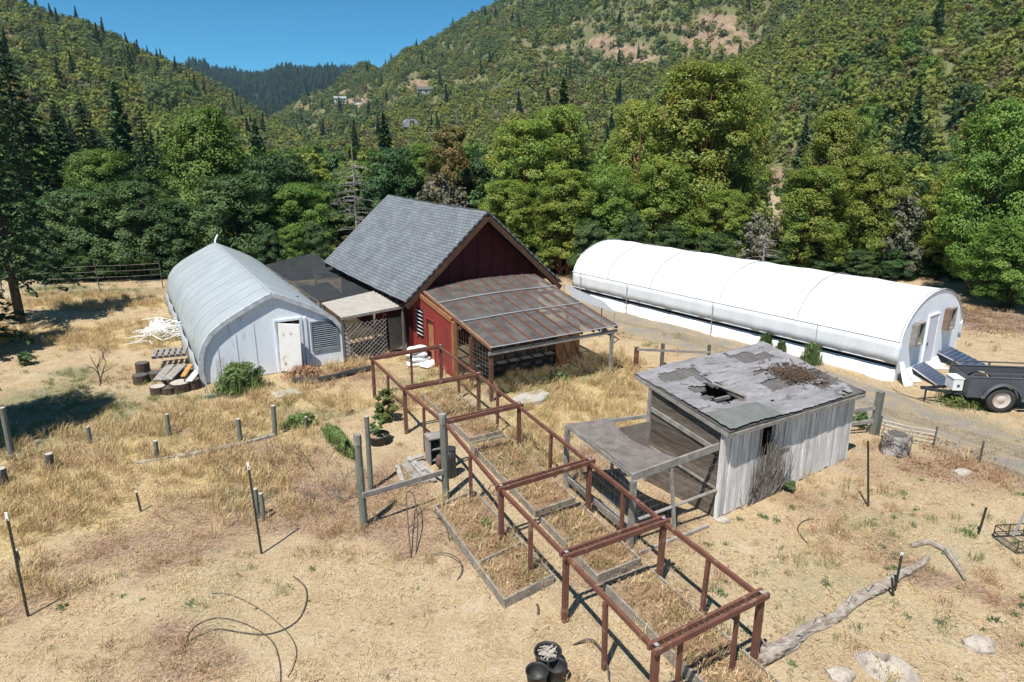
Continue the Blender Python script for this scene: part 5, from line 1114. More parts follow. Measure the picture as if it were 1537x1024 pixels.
for y, s in ((y0 - .02, 1), (y1 + .02, -1)):
    mb = MB(); ar = [(-.62, .52)] + [(x, z + .40) for x, z in arcpts(.54, math.pi * .93, .10, 14)] + [(.66, .46), (1.0, .44)]
    mb.grid([[Vector((x, y + s * .17 * k - s * .12, z - (.05 if k == 0 else 0))) for k in (0, .25, 1)] for x, z in ar]); mb.build('fender', MT['trailer_grey'], tr, smooth=True, solid=.02)
    wheel(tr, (0, y + s * -.0 + (.03 if s > 0 else -.03), WR), WR, .2)
mb = MB(); mb.tube([(0, .1, WR), (0, y1 - .1, WR)], .035, 8); mb.build('axle', MT['black_plastic'], tr)
mb = MB(); mb.bar((x0, .35, .44), (x0 - .95, .70, .44), .06, .09); mb.bar((x0, 1.1, .44), (x0 - .95, .76, .44), .06, .09); mb.build('tongue', MT['black_plastic'], tr)
mb = MB(); mb.box((x0 - 1.0, .73, .46), (.14, .08, .10)); mb.tube([(x0 - .9, .73, .44), (x0 - .9, .73, .02)], .03, 8); mb.build('coupler', MT['black_plastic'], tr)
mb = MB(); mb.box((x0 - .17, .60, .72), (.30, .52, .38)); bx_ = mb.build('tongue_box', MT['white_box'], tr, bevel=.015)
mb = MB(); mb.box((x0 - .17, .335, .70), (.07, .02, .07)); mb.build('latch', MT['black_plastic'], bx_)
mb = MB(); mb.box((x0 - .17, .60, .922), (.33, .55, .03)); mb.build('lid', MT['white_box'], bx_, bevel=.008)
ld = MB(TO); r_ = random.Random(2)
for k in range(260): p = Vector((r_.uniform(x0 + .2, x1 - .2), r_.uniform(.3, 1.15), .55 + r_.uniform(0, .25) * (1 - abs(r_.uniform(-1, 1))))); a = r_.uniform(0, 6.28); L = r_.uniform(.08, .25); ld.bar(Vector(TO) + Matrix.Rotation(TA, 3, 'Z') @ p, Vector(TO) + Matrix.Rotation(TA, 3, 'Z') @ (p + Vector((math.cos(a) * L, math.sin(a) * L * .6, r_.uniform(-.03, .06)))), .03, .02)
tag(ld.build('brush_load', MT['dead_leaf']), 'heap of brown dry cuttings inside the grey trailer', 'garden waste', None, 'stuff')
# solar panels
def solar(p, zs, label, supp):
    o = (p[0] + p[2]) / 2; o.z = 0; r_ = empty('solar_panel', o, 0, label, 'solar panel', 'solar panels lying by the white greenhouse'); P = [Vector((q_.x, q_.y, z)) - o for q_, z in zip(p, zs)]
    n = (P[1] - P[0]).cross(P[3] - P[0]).normalized(); n = n if n.z > 0 else -n
    me = bpy.data.meshes.new('cells'); me.from_pydata([q_ + n * .022 for q_ in P], [], [(0, 1, 2, 3)]); u = me.uv_layers.new(name='UVMap'); w_, h_ = (P[1] - P[0]).length, (P[3] - P[0]).length
    for i, c in enumerate(((0, 0), (w_, 0), (w_, h_), (0, h_))): u.data[i].uv = c
    me.materials.append(MT['solar']); link('cells', me, r_)
    mb = MB(); mb.hexa([q_ - n * .02 for q_ in P] + [q_ + n * .018 for q_ in P]); mb.build('backing', MT['black_plastic'], r_)
    mb = MB()
    for i in range(4): a, b = P[i], P[(i + 1) % 4]; d = (b - a).normalized(); mb.bar(a + n * .004 - d * .0, b + n * .004, .03, .05, up=n)
    mb.build('frame', MT['chrome_frame'], r_)
    mb = MB(); mb.bar(P[0] * .9 + Vector((0, 0, -P[0].z * .9)), P[0] * .9 + Vector((0, 0, P[0].z * .1 - .03)), .04, .04); mb.bar(P[1] * .9 + Vector((0, 0, -P[1].z * .9)), P[1] * .9 + Vector((0, 0, P[1].z * .1 - .03)), .04, .04); mb.build('leg', MT['chrome_frame'], r_)
solar([gp(1353, 541, .36), gp(1372, 534, .36), gp(1428, 573, .05), gp(1409, 580, .05)], (.36, .36, .05, .05), 'blue solar panel propped at a slant nearer to the white tongue box', 0)
solar([gp(1401, 526, .48), gp(1420, 518, .48), gp(1479, 548, .05), gp(1460, 556, .05)], (.48, .48, .05, .05), 'blue solar panel propped at a slant, the farther one, below the right window', 0)
tag(mbp := (lambda m: (m.box(gp(1408, 541, .02) , (1.0, .8, .03), rz=.6), m.build('floor_mat', MT['white_film']))[1])(MB(gp(1408, 541))), 'white sheet laid on the ground between the two solar panels', 'sheet')
# stumps, log, stones
def rough_solid(name, o, pts_r, m, label, cat, n=14, amp=.1, grp=None, seed=1, parent=None):
    """lumpy solid of rings (z, rx, ry, dx, dy)"""
    mb = MB(); r_ = random.Random(seed); P = []; ph = [r_.uniform(0, 6) for _ in range(3)]
    for z, rx, ry, dx, dy in pts_r:
        P.append([Vector((dx + rx * math.cos(t) * k, dy + ry * math.sin(t) * k, z)) for t, k in ((2 * math.pi * i / n, 1 + amp * (math.sin(3 * 2 * math.pi * i / n + ph[0] + z * 3) * .5 + math.sin(5 * 2 * math.pi * i / n + ph[1]) * .35) + r_.uniform(-.25, .25) * amp) for i in range(n))])
    P = [row + [row[0]] for row in P]; mb.grid(P); e = len(mb.v); mb.add([P[-1][0]] + P[-1][:-1], [tuple(range(1, n + 1))])
    ob = mb.build(name, MT[m], parent, smooth=False)
    if parent is None: ob.location = o; tag(ob, label, cat, grp)
    return ob
so = onground(1342, 680); st = empty('tree_stump', so, 0, 'round grey tree stump wrapped in dry vines between shed and gravel track', 'stump')
rough_solid('trunk', so, [(-.05, .35, .31, 0, 0), (.2, .29, .27, 0, 0), (.45, .28, .26, .02, 0), (.54, .28, .25, .02, .01)], 'bark_grey', None, None, parent=st, seed=5)
mb = MB(); mb.tube([(.02, .01, .542), (.02, .01, .55)], [.25, .24], 14); mb.build('cut_face', MT['dark_post'], st)
mb = MB(); r_ = random.Random(8)
for k in range(90):
    a = r_.uniform(0, 6.28); z = r_.uniform(.02, .55); pts_ = []
    for j in range(4): pts_.append((math.cos(a) * (.32 + r_.uniform(0, .08)), math.sin(a) * (.30 + r_.uniform(0, .08)), max(.01, z))); a += r_.uniform(.05, .3); z += r_.uniform(-.12, .12)
    mb.tube(pts_, .008, 4, False)
mb.build('dry_vine', MT['straw_twig'], st)
LPTS = [(1128, 1006), (1165, 980), (1205, 955), (1250, 928), (1290, 903), (1330, 880), (1362, 862), (1392, 838)]
lp_ = [onground(*p) for p in LPTS]; lo_ = lp_[3].copy(); lg = empty('fallen_log', lo_, 0, 'long bleached fallen log lying across the bare yard to the right of the red frame', 'log')
mb = MB(); P = []; r_ = random.Random(12); n = 18
rad = [.115, .12, .09, .08, .082, .08, .072, .055]
fin = [(lp_[i].lerp(lp_[i + 1], t), rad[i] + (rad[i + 1] - rad[i]) * t) for i in range(7) for t in (0, .125, .25, .375, .5, .625, .75, .875)] + [(lp_[7], rad[7])]
for i, (p, r0) in enumerate(fin):
    d = ((fin[min(i + 1, len(fin) - 1)][0]) - fin[max(0, i - 1)][0]).normalized(); sd_ = Vector((-d.y, d.x, 0)); row = []
    for k in range(n):
        t = 2 * math.pi * k / n; rr_ = r0 * (1 + .18 * math.sin(3 * t + i * .15) + r_.uniform(-.16, .16)); row.append(p - lo_ + sd_ * (math.cos(t) * rr_ * 1.15 + .03 * math.sin(i * .45)) + Vector((0, 0, r0 * .7 + math.sin(t) * rr_)))
    P.append(row + [row[0]])
mb.grid(P); mb.add(P[0][:-1], [tuple(range(n))]); mb.add(P[-1][:-1], [tuple(range(n))]); mb.build('trunk', MT['log'], lg)
mb = MB()
for i in (6, 12, 18, 22, 28, 34): p = fin[i][0] - lo_; a = rnd(0, 6.28); mb.tube([p + Vector((0, 0, .15)), p + Vector((math.cos(a) * .18, math.sin(a) * .18, .3))], [.03, .008], 6)
mb.build('broken_stub', MT['log'], lg)
lb = [onground(*p) for p in ((1367, 822), (1392, 815), (1420, 828), (1436, 850), (1448, 872))]; o = lb[2].copy(); mb = MB(o); mb.tube([p + Vector((0, 0, .05)) for p in lb], [.05, .075, .07, .06, .03], 8); tag(mb.build('dead_branch', MT['log']), 'curved bleached dead branch lying beyond the top end of the fallen log', 'branch')
ro = onground(1340, 1012)
mb = MB(); P = []; r_ = random.Random(15); n = 26
for j in range(31):
    v = (j / 30) ** .85; row = []
    for i in range(n + 1):
        t = 2 * math.pi * i / n; k = .34 + .66 * v if True else 1; rr_ = v * (1 + .10 * math.sin(3 * t + 1) + .06 * math.sin(7 * t)); x_ = rr_ * .34 * math.cos(t); y_ = rr_ * .60 * math.sin(t)
        hole_ = math.exp(-((((x_ - .0) / .085) ** 2 + ((y_ - .22) / .10) ** 2)) ** 2); z_ = .20 * (1 - v ** 3.2) * (1 + .25 * math.sin(x_ * 9 + y_ * 7)) - .26 * hole_ + r_.uniform(-.008, .008) * (0 < v < 1); row.append(Vector((x_ * math.cos(.5) - y_ * math.sin(.5), x_ * math.sin(.5) + y_ * math.cos(.5), z_ - .02)))
    row[-1] = row[0]; P.append(row)
mb.grid(P); o_ = mb.build('boulder', MT['stone'], smooth=False); o_.location = ro; tag(o_, 'long pale flat stone with a dark hole in it near the lower right corner', 'rock')
for px, py, s, lb_ in ((1445, 712, .22, 'pale rock in the bare yard below the sagging wire fence'), (1085, 782, .16, 'small pale stone at the near corner of the old shed'), (1262, 1015, .22, 'flat pale stone at the bottom edge left of the stone with a hole'), (1470, 970, .26, 'grey half buried rock in rubble near the lower right corner')):
    rough_solid('rock', onground(px, py), [(-.06, s, s * .8, 0, 0), (s * .25, s * .95, s * .75, 0, 0), (s * .5, s * .6, s * .5, .02, 0), (s * .58, s * .2, s * .15, .02, 0)], 'stone', lb_, 'rock', 12, .2, 'stones in the yard', int(px))
sl = onground(795, 602); mb = MB(sl); pg = [gp(768, 604), gp(782, 596), gp(812, 591), gp(826, 596), gp(815, 606), gp(786, 612)]; n = len(pg)
mb.add([(p.x, p.y, .0) for p in pg] + [(p.x, p.y, .15) for p in pg], [tuple(range(n, 2 * n))] + [(i, (i + 1) % n, n + (i + 1) % n, n + i) for i in range(n)]); tag(mb.build('stone_slab', MT['concrete'], bevel=.03), 'pale rounded concrete slab on the grass in front of the lean-to', 'slab')
sl = onground(432, 592); mb = MB(sl); mb.box((sl.x, sl.y, .03), (.95, .55, .09), rz=.5); tag(mb.build('doorstep', MT['concrete'], bevel=.012), 'flat concrete doorstep in front of the grey greenhouse door', 'slab')
# buckets at the bottom edge
def bucket(px, py, r, h, label, m='black_plastic'):
    g = onground(px, py); b_ = empty('bucket', g, 0, label, 'bucket', 'black buckets at the bottom edge'); mb = MB(); n = 24; pr = [(.0, .02), (r * .82, .0), (r * .84, .03), (r, h - .02), (r * 1.06, h - .015), (r * 1.06, h + .012), (r * .97, h + .012), (r * .95, h - .03), (r * .8, .05), (0, .05)]
    P = [[Vector((a * math.cos(2 * math.pi * i / n), a * math.sin(2 * math.pi * i / n), z)) for i in range(n)] for a, z in pr]; P = [row + [row[0]] for row in P]; mb.grid(P); mb.build('tub', MT[m], b_, smooth=True)
    mb = MB(); mb.tube([(r * 1.05 * math.cos(t), r * 1.05 * math.sin(t), h * .9 - .1 * math.sin(t)) for t in np.linspace(0, 3.14, 10)], .006, 5); mb.build('handle', MT['wire'], b_); return b_, g
b_, g = bucket(822, 1003, .21, .30, 'black bucket filled with pale sticks, at the bottom edge of the yard')
mb = MB(g); r_ = random.Random(6)
for k in range(46): a = r_.uniform(0, 6.28); q_ = Vector((r_.uniform(-.11, .11), r_.uniform(-.11, .11), r_.uniform(.20, .30))); mb.tube([g + q_ - Vector((math.cos(a), math.sin(a), .1)) * .07, g + q_ + Vector((math.cos(a) * .07, math.sin(a) * .07, .03))], .008, 5)
tag(mb.build('stick_bundle', MT['cut_wood']), 'bundle of short pale sticks inside the black bucket', 'sticks')
bucket(806, 1030, .17, .26, 'left of the two smaller black buckets in front of the stick bucket'); bucket(836, 1024, .15, .30, 'right of the two smaller black buckets in front of the stick bucket')
# hoses and hoops
def hose(pts, r, label, name='hose', closed=False, grp='black irrigation hoses', m='hose', lift=0.0):
    P = [onground(*p[:2]) + Vector((0, 0, r + (p[2] if len(p) > 2 else 0) + lift)) for p in pts]; o = P[0].copy(); Q = []
    for i in range(len(P) - 1):
        p0, p1, p2, p3 = P[max(i - 1, 0)], P[i], P[i + 1], P[min(i + 2, len(P) - 1)]
        for k in range(6):
            t = k / 6; Q.append(.5 * ((2 * p1) + (p2 - p0) * t + (2 * p0 - 5 * p1 + 4 * p2 - p3) * t * t + (3 * p1 - p0 - 3 * p2 + p3) * t ** 3))
    Q.append(P[-1]); mb = MB(o); mb.tube(Q, r, 6); return tag(mb.build(name, MT[m], smooth=True), label, 'hose', grp)
hose([(273, 976), (292, 958), (325, 946), (360, 950), (395, 953), (425, 946), (448, 930), (460, 905), (458, 882), (440, 866)], .014, 'thick black hose bent in a wide arc on the bare ground at lower left')
hose([(274, 975), (290, 944), (320, 930), (350, 932), (385, 945), (410, 965), (420, 995), (421, 1030)], .011, 'thin hose looping from the thick hose down to the bottom edge')
hose([(318, 893), (345, 895), (375, 907), (405, 925), (432, 950), (445, 975), (440, 1000), (432, 1015)], .009, 'very thin pale hose crossing the arc of the thick black hose')
hose([(1222, 780), (1205, 784), (1197, 795), (1203, 808), (1212, 817)], .014, 'short curved black hose piece on bare ground right of the shed')
hose([(617, 838), (613, 800, .35), (612, 775, .55), (622, 775, .5), (628, 800, .25), (624, 832)], .012, 'black hose hoop standing up left of the raised bed')
hose([(615, 800, .1), (632, 785, .25), (650, 782, .25), (668, 795, .12), (675, 815)], .010, 'thin black hose hoop arching towards the raised bed board')
hose([(650, 832), (672, 838, .1), (690, 850, .12), (693, 862, .05), (686, 872)], .010, 'small dark hose loop on the ground beside the divided raised bed')
hose([(860, 970), (885, 968, .08), (903, 985, .1), (912, 1010, .08), (914, 1030)], .016, 'black hose curving past the near left post of the red frame')
hose([(418, 580), (440, 590), (462, 600), (475, 610)], .012, 'dark hose running from the greenhouse doorstep into the grass')
hose([(808, 925), (808, 915), (806, 910)], .022, 'tiny black hose stub on bare ground near the stick bucket')
hose([(1340, 585), (1352, 592), (1372, 598), (1395, 605)], .015, 'dark hose on the gravel beside the loose corner of white film')
# edging of black cloth in front of the grey greenhouse
P = [onground(*p) for p in ((440, 574), (470, 576), (500, 570), (530, 562), (560, 556))]; o = P[2].copy(); mb = MB(o); mb.tube([p + Vector((0, 0, .10 + rnd(-.01, .01))) for p in P], [.10, .12, .11, .12, .10], 8); tag(mb.build('bed_edging', MT['black_plastic']), 'roll of black cloth edging along the weed bed before the greenhouse vent', 'edging')
# lumber heap and cabinet by the gate
def heap(name, px, py, n, L, sp, m, label, cat, seed, w_=.12, h_=.025, layers=4, ang=0.4):
    g = onground(px, py); r_ = random.Random(seed); mb = MB(g)
    for k in range(n):
        a = ang + r_.gauss(0, .25); c = g + Vector((r_.gauss(0, sp), r_.gauss(0, sp * .8), .03 + (k % layers) * .05 + r_.uniform(0, .04))); d = Vector((math.cos(a), math.sin(a), r_.uniform(-.06, .06))) * r_.uniform(L * .5, L) / 2; mb.bar(c - d, c + d, w_ * r_.uniform(.7, 1.5), h_ * r_.uniform(.8, 2))
    return mb, g
r_ = random.Random(31); LA = onground(625, 712)
for k, (dx, dy, z, a, L, w_, m, lb_) in enumerate([(-.15, .15, .03, 2.05, 1.0, .24, 'grey_wood', 'widest grey board of the heap, lowest, beside the gate'), (.1, .05, .09, 2.1, 1.15, .16, 'pale_board', 'pale board lying in the middle of the heap beside the gate'), (.28, .0, .11, 2.0, 1.1, .14, 'grey_wood', 'board along the right side of the heap beside the gate'), (-.05, .35, .14, 2.2, .9, .13, 'pale_board', 'pale plank across the upper end of the heap beside the gate'), (.15, -.45, .05, .5, .7, .15, 'grey_wood', 'short board crossing the lower end of the heap beside the gate'), (-.1, .62, .17, .8, .45, .16, 'pale_board', 'small whitish board on top of the heap beside the gate'), (.45, -.2, .16, 2.3, 1.0, .10, 'pale_board', 'rough bleached pole leaning on the right of the heap beside the gate'), (-.4, -.1, .10, 1.9, .8, .12, 'pale_board', 'silvery board along the left side of the heap beside the gate')]):
    c = LA + Vector((dx, dy, z)); d = Vector((math.cos(a), math.sin(a), .04 * math.sin(k))) * L / 2; mb = MB(c); mb.bar(c - d, c + d, w_, .04); tag(mb.build('board', MT[m], bevel=.005), lb_, 'board', 'boards heaped beside the gate')
cb = onground(655, 692); cabo = empty('cabinet', cb, .45, 'old grey wooden box cabinet with an open dark front beside the tall gate post', 'cabinet'); cabz = .74
mb = MB(); mb.box((0, 0, cabz), (.50, .42, .035)); mb.build('top', MT['grey_wood'], cabo)
for x in (-.22, .22): mb = MB(); mb.box((x, 0, cabz / 2 - .02), (.04, .38, cabz - .03)); mb.build('side', MT['grey_wood'], cabo)
mb = MB(); mb.box((0, .18, cabz / 2 - .02), (.39, .025, cabz - .04)); mb.build('back', MT['dark_board'], cabo)
for z in (.12, .42): mb = MB(); mb.box((0, 0, z), (.395, .33, .03)); mb.build('shelf', MT['grey_wood'], cabo)
cn = onground(676, 716); cno = empty('barrel', cn, 0, 'dark upright drum standing behind the tall gate post next to the cabinet', 'drum'); mb = MB(); n = 20; pr = [(.0, 0), (.15, 0), (.155, .02), (.15, .25), (.155, .27), (.15, .5), (.155, .52), (.15, .74), (.0, .74)]; P = [[Vector((a * math.cos(2 * math.pi * i / n), a * math.sin(2 * math.pi * i / n), z)) for i in range(n)] for a, z in pr]; mb.grid([row + [row[0]] for row in P]); mb.build('shell', MT['black_plastic'], cno, smooth=True); mb = MB(); mb.tube([(0, 0, .742), (0, 0, .77)], .158, 20); mb.build('lid', MT['black_plastic'], cno)
rp_ = onground(660, 705); mb = MB(rp_); pr = [(.06, 0), (.09, .06), (.10, .18), (.08, .28), (.05, .32), (.0, .32)]; mb.grid([[rp_ + Vector((a * math.cos(2 * math.pi * i / 14), a * math.sin(2 * math.pi * i / 14), z + .1)) for i in range(15)] for a, z in pr]); tag(mb.build('clay_jar', MT['rust'], smooth=True), 'small rusty brown jar in front of the grey cabinet', 'jar')
# potted plant
pg_ = onground(568, 664); pot = empty('plant_pot', pg_, 0, 'wide black pot standing near the tall pale green post', 'plant pot'); mb = MB(); n = 20; pr = [(0, 0), (.25, 0), (.30, .24), (.32, .24), (.32, .27), (.28, .27), (.26, .2), (0, .2)]; mb.grid([[Vector((a * math.cos(2 * math.pi * i / n), a * math.sin(2 * math.pi * i / n), z)) for i in range(n + 1)] for a, z in pr]); mb.build('tub', MT['black_plastic'], pot, smooth=True)
mb = MB(); mb.tube([(0, 0, .2), (0, 0, .215)], .26, 16); mb.build('soil', MT['bed_soil'], pot)
# white bags by the barn door
BGO = onground(627, 548)
for k, (dx, dy, z, a, lb_) in enumerate([(0, 0, .09, .3, 'lowest white sack of the stack beside the barn side door'), (.05, .04, .27, .5, 'second white sack from the ground beside the barn side door'), (-.04, .02, .45, .2, 'second white sack from the top beside the barn side door'), (.03, .05, .62, .6, 'topmost white sack of the stack beside the barn side door'), (.45, -.1, .09, 1.2, 'white sack lying apart on the ground right of the sack stack')]):
    mb = MB(); P = []; n = 14
    for j in range(9):
        v = -1 + j / 4; row = []
        for i in range(n + 1): t = 2 * math.pi * i / n; e = (1 - abs(v) ** 3.5) ** .5 + .12; row.append(Vector((v * .40, .25 * math.copysign(abs(math.cos(t)) ** .6, math.cos(t)) * (.75 + .25 * e), .10 * math.copysign(abs(math.sin(t)) ** .8, math.sin(t)) * e + .012 * math.sin(v * 6 + k + t * 3))))
        P.append(row)
    mb.grid(P); mb.add(P[0][:-1], [tuple(range(n))]); mb.add(P[-1][:-1], [tuple(range(n))]); ob = mb.build('sack', MT['bag_white'], smooth=True); ob.location = BGO + Vector((dx, dy, z)); ob.rotation_euler = (0, 0, a); tag(ob, lb_, 'sack', 'white sacks by the barn')
# white pipe and plastic heap left of the grey greenhouse
wp = onground(248, 508); r_ = random.Random(44); mb = MB(wp)
for k in range(60):
    a = r_.uniform(0, 3.14); c = wp + Vector((r_.gauss(0, .5), r_.gauss(.1, .7), r_.uniform(.05, .55))); L = r_.uniform(.4, 1.5); d = Vector((math.cos(a), math.sin(a), r_.uniform(-.25, .25))) * L / 2; bend = Vector((r_.gauss(0, .12), r_.gauss(0, .12), r_.uniform(0, .12))); mb.tube([c - d, c + bend, c + d], .018, 5)
tag(mb.build('pipe_heap', MT['pipe_white']), 'tangled heap of white plastic pipes on grass left of the grey greenhouse', 'pipes', None, 'stuff')
wq = onground(241, 497); mb = MB(); P = [[Vector((-.7 + 1.4 * i / 16, -.55 + 1.1 * j / 12, max(.02, .5 * math.exp(-((i - 8) / 6) ** 2 - ((j - 6) / 5) ** 2) * (1 + .3 * math.sin(i * 2.1 + j) + .2 * math.sin(j * 2.7)) + rnd(-.05, .05)))) for j in range(13)] for i in range(17)]; mb.grid(P); ob = mb.build('plastic_sheet', MT['white_film'], solid=.01); ob.location = wq; tag(ob, 'crumpled white plastic sheet on top of the white pipe heap', 'plastic sheet')
# pallet, planks, firewood rounds and logs
pl_ = onground(258, 548); pal = empty('wooden_pallet', pl_ + Vector((0, 0, .42)), .35, 'grey slatted pallet on top of the lumber pile left of the grey greenhouse', 'pallet')
for k in range(6): mb = MB(); mb.box((-.5 + k * .2, 0, .11), (.13, 1.0, .02)); mb.build('slat', MT['grey_wood'], pal)
for y in (-.42, 0, .42): mb = MB(); mb.box((0, y, .045), (1.15, .06, .09)); mb.build('bearer', MT['grey_wood'], pal)
r_ = random.Random(17); base = onground(266, 575)
for k, (dx, dy, z, a, L, w_, m, lb_) in enumerate([(-.45, .1, .36, 1.75, 1.5, .30, 'grey_wood', 'wide dark grey plank at the left of the pile by the greenhouse'), (-.05, .05, .40, 1.7, 1.5, .32, 'grey_wood', 'wide grey plank in the middle of the pile by the greenhouse'), (.35, .1, .44, 1.8, 1.2, .16, 'amber_wood', 'fresh orange plank on the pile by the greenhouse'), (.7, .0, .38, 1.72, 1.6, .22, 'silver_siding', 'long silvery plank on the greenhouse side of the pile'), (-.2, .5, .20, 1.6, 1.7, .35, 'dark_post', 'dark plank low in the pile below the pallet')]):
    c = base + Vector((dx, dy, z)); d = Vector((math.cos(a), math.sin(a), .03)) * L / 2; mb = MB(c); mb.bar(c - d, c + d, w_, .05); tag(mb.build('plank', MT[m], bevel=.006), lb_, 'board', 'planks on the lumber pile')
for k, (px, py, r, h, lb_) in enumerate([(212, 575, .26, .30, 'thick firewood round standing apart, farthest left of the lumber pile'), (238, 590, .26, .26, 'dark firewood round at the left foot of the lumber pile'), (255, 590, .24, .22, 'firewood round at the near left corner of the lumber pile'), (272, 586, .36, .30, 'widest firewood round at the near end of the lumber pile'), (290, 583, .26, .34, 'firewood round between the lumber pile and the greenhouse'), (236, 570, .28, .28, 'firewood round behind the dark round left of the lumber pile'), (216, 565, .24, .5, 'tall firewood round behind the one farthest left')]):
    g = onground(px, py); rt = empty('firewood_round', g, 0, lb_, 'log', 'firewood rounds by the lumber pile'); rough_solid('bark', g, [(-.05, r, r * .95, 0, 0), (h * .5, r * .97, r * .94, 0, 0), (h, r * .97, r * .94, 0, 0)], 'bark_dark', None, None, 14, .05, None, k, rt)
    mb = MB(); mb.tube([(0, 0, h + .002), (0, 0, h + .008)], r * .86, 14); mb.build('cut_face', MT['cut_wood'] if k in (1, 3) else MT['dark_post'], rt)
# wire crate at the right edge
wc = onground(1530, 818); cr = empty('wire_crate', wc, .1, 'black metal wire crate at the right edge of the yard', 'crate'); mb = MB(); X, Y, Z = .34, .3, .30
for z in (.03, .14, Z): 
    for a, b in (((-X, -Y), (X, -Y)), ((X, -Y), (X, Y)), ((X, Y), (-X, Y)), ((-X, Y), (-X, -Y))): mb.tube([(a[0], a[1], z), (b[0], b[1], z)], .012, 5)
mb.build('hoops', MT['black_plastic'], cr); mb = MB()
for x, y in ((-X, -Y), (X, -Y), (X, Y), (-X, Y), (0, -Y), (0, Y)): mb.tube([(x, y, 0), (x, y, Z)], .012, 5)
mb.build('uprights', MT['black_plastic'], cr); mb = MB()
for k in range(7): mb.tube([(-X + k * X / 3, -Y, .03), (-X + k * X / 3, Y, .03)], .006, 4)
mb.build('base_grid', MT['black_plastic'], cr)
lp2 = onground(1521, 806); mb = MB(lp2); mb.bar(lp2 + Vector((-.02, 0, 0)), lp2 + Vector((.22, 0, 1.0)), .05, .02); tag(mb.build('metal_pole', MT['pipe_grey']), 'slanting grey metal pole rising from the black wire crate', 'pole')

# ------------------------------------------------------------------ dry twigs and small plants
def twig_plant(px, py, h, n, spread_, label, m='twig', name='dead_shrub', r=.012, seed=1, cat='dead plant', lift=.0, droop=.0, depth_=3):
    g = onground(px, py); r_ = random.Random(seed); mb = MB()
    def grow(p, d, L, r0, k):
        pts = [p]; q_ = p.copy(); dd = d.copy()
        for j in range(4):
            dd = (dd + Vector((r_.gauss(0, .18), r_.gauss(0, .18), r_.gauss(0, .10) - droop))).normalized(); q_ = q_ + dd * L / 4; pts.append(q_.copy())
        mb.tube(pts, [r0, r0 * .85, r0 * .7, r0 * .5, r0 * .25], 5, False)
        if k > 0:
            for b in range(r_.randint(2, 3)): s_ = pts[r_.randint(1, 4)]; e = (dd + Vector((r_.gauss(0, .7), r_.gauss(0, .7), r_.uniform(-.1, .5)))).normalized(); grow(s_, e, L * r_.uniform(.4, .7), r0 * .55, k - 1)
    for i in range(n): grow(Vector((r_.gauss(0, spread_ * .3), r_.gauss(0, spread_ * .3), 0)), Vector((r_.gauss(0, spread_), r_.gauss(0, spread_), 1)).normalized(), h * r_.uniform(.6, 1), r, depth_)
    ob = mb.build(name, MT[m]); ob.location = g; return tag(ob, label, cat)
twig_plant(148, 578, 1.35, 2, .35, 'bare forked dead sapling standing in grass left of the lumber pile', r=.03, seed=3, depth_=2)
twig_plant(492, 752, .6, 16, .9, 'low tangled grey dry brush in the red-brown weeds left of the gate', 'straw_twig', r=.010, seed=5)
twig_plant(410, 692, .55, 5, .8, 'small dark dead twigs in the field right of the green post with split top', r=.010, seed=7)
twig_plant(484, 705, .9, 2, .3, 'tall thin drooping dead stalk between the dry brush and the green hedge', 'twig', r=.012, seed=8, droop=.10)
twig_plant(525, 730, .5, 9, .9, 'second grey dry brush clump close to the left gate post', 'straw_twig', r=.009, seed=9)
twig_plant(690, 760, .35, 10, 1.0, 'small spiky dry brush at the foot of the right gate post', 'straw_twig', r=.008, seed=10)
vn = onground(1155, 742); mb = MB(); r_ = random.Random(77)
for k in range(130):
    x = r_.gauss(0, .34); p = Vector((math.cos(SANG) * x, math.sin(SANG) * x, 0)); q_ = p - Vector((-math.sin(SANG), math.cos(SANG), 0)) * .04; h = r_.uniform(.6, 1.95) * (1 - min(.5, abs(x) * .5)); pts_ = []
    for j in range(7): pts_.append(q_ + Vector((0, 0, h * j / 6))); q_ = q_ + Vector((math.cos(SANG), math.sin(SANG), 0)) * r_.gauss(0, .05) - Vector((-math.sin(SANG), math.cos(SANG), 0)) * (r_.uniform(-.012, .02))
    mb.tube(pts_, [.011, .010, .009, .008, .007, .006, .003], 4, False)
p0 = SA + (SB - SA).normalized() * 1.62; sn = Vector((math.sin(SANG), -math.cos(SANG), 0)); ob = mb.build('climbing_vine', MT['straw_twig']); ob.location = p0 + sn * .04; tag(ob, 'bare dry vine climbing the front of the old shed below its dark opening', 'vine')

# ------------------------------------------------------------------ trees
def limb_mesh(name, h, L, r, m, seed, multi=1, zsplit=.3):
    rr_ = random.Random(seed); mb = MB()
    for s in range(multi):
        lean_ = Vector((rr_.gauss(0, .10), rr_.gauss(0, .10), 0)) * h * (1 if multi > 1 else .5); pts = [Vector((0, 0, -.2))]; b0 = Vector((rr_.gauss(0, .25), rr_.gauss(0, .25), 0)) if multi > 1 else Vector()
        for j in range(7): t = j / 6; pts.append(b0 + lean_ * t + Vector((rr_.gauss(0, .05) * h * .15, rr_.gauss(0, .05) * h * .15, h * .86 * t)))
        mb.tube(pts, [r * 1.2, r, r * .9, r * .8, r * .66, r * .5, r * .32, r * .12], 8)
        for (x, y, z, lr) in L[s::multi]:
            j = min(5, max(1, int(z / h * 6 * .75))); a = pts[j + 1 if z > h * .5 else j]; e = Vector((x, y, z)); mid = a.lerp(e, .5) + Vector((0, 0, -.06 * (e - a).length)); mb.tube([a, mid, e], [r * .38, r * .26, r * .08], 5, False)
    me = mb.build(name, MT[m]); d = me.data; col.objects.unlink(me); bpy.data.objects.remove(me); return d
TREES = {}
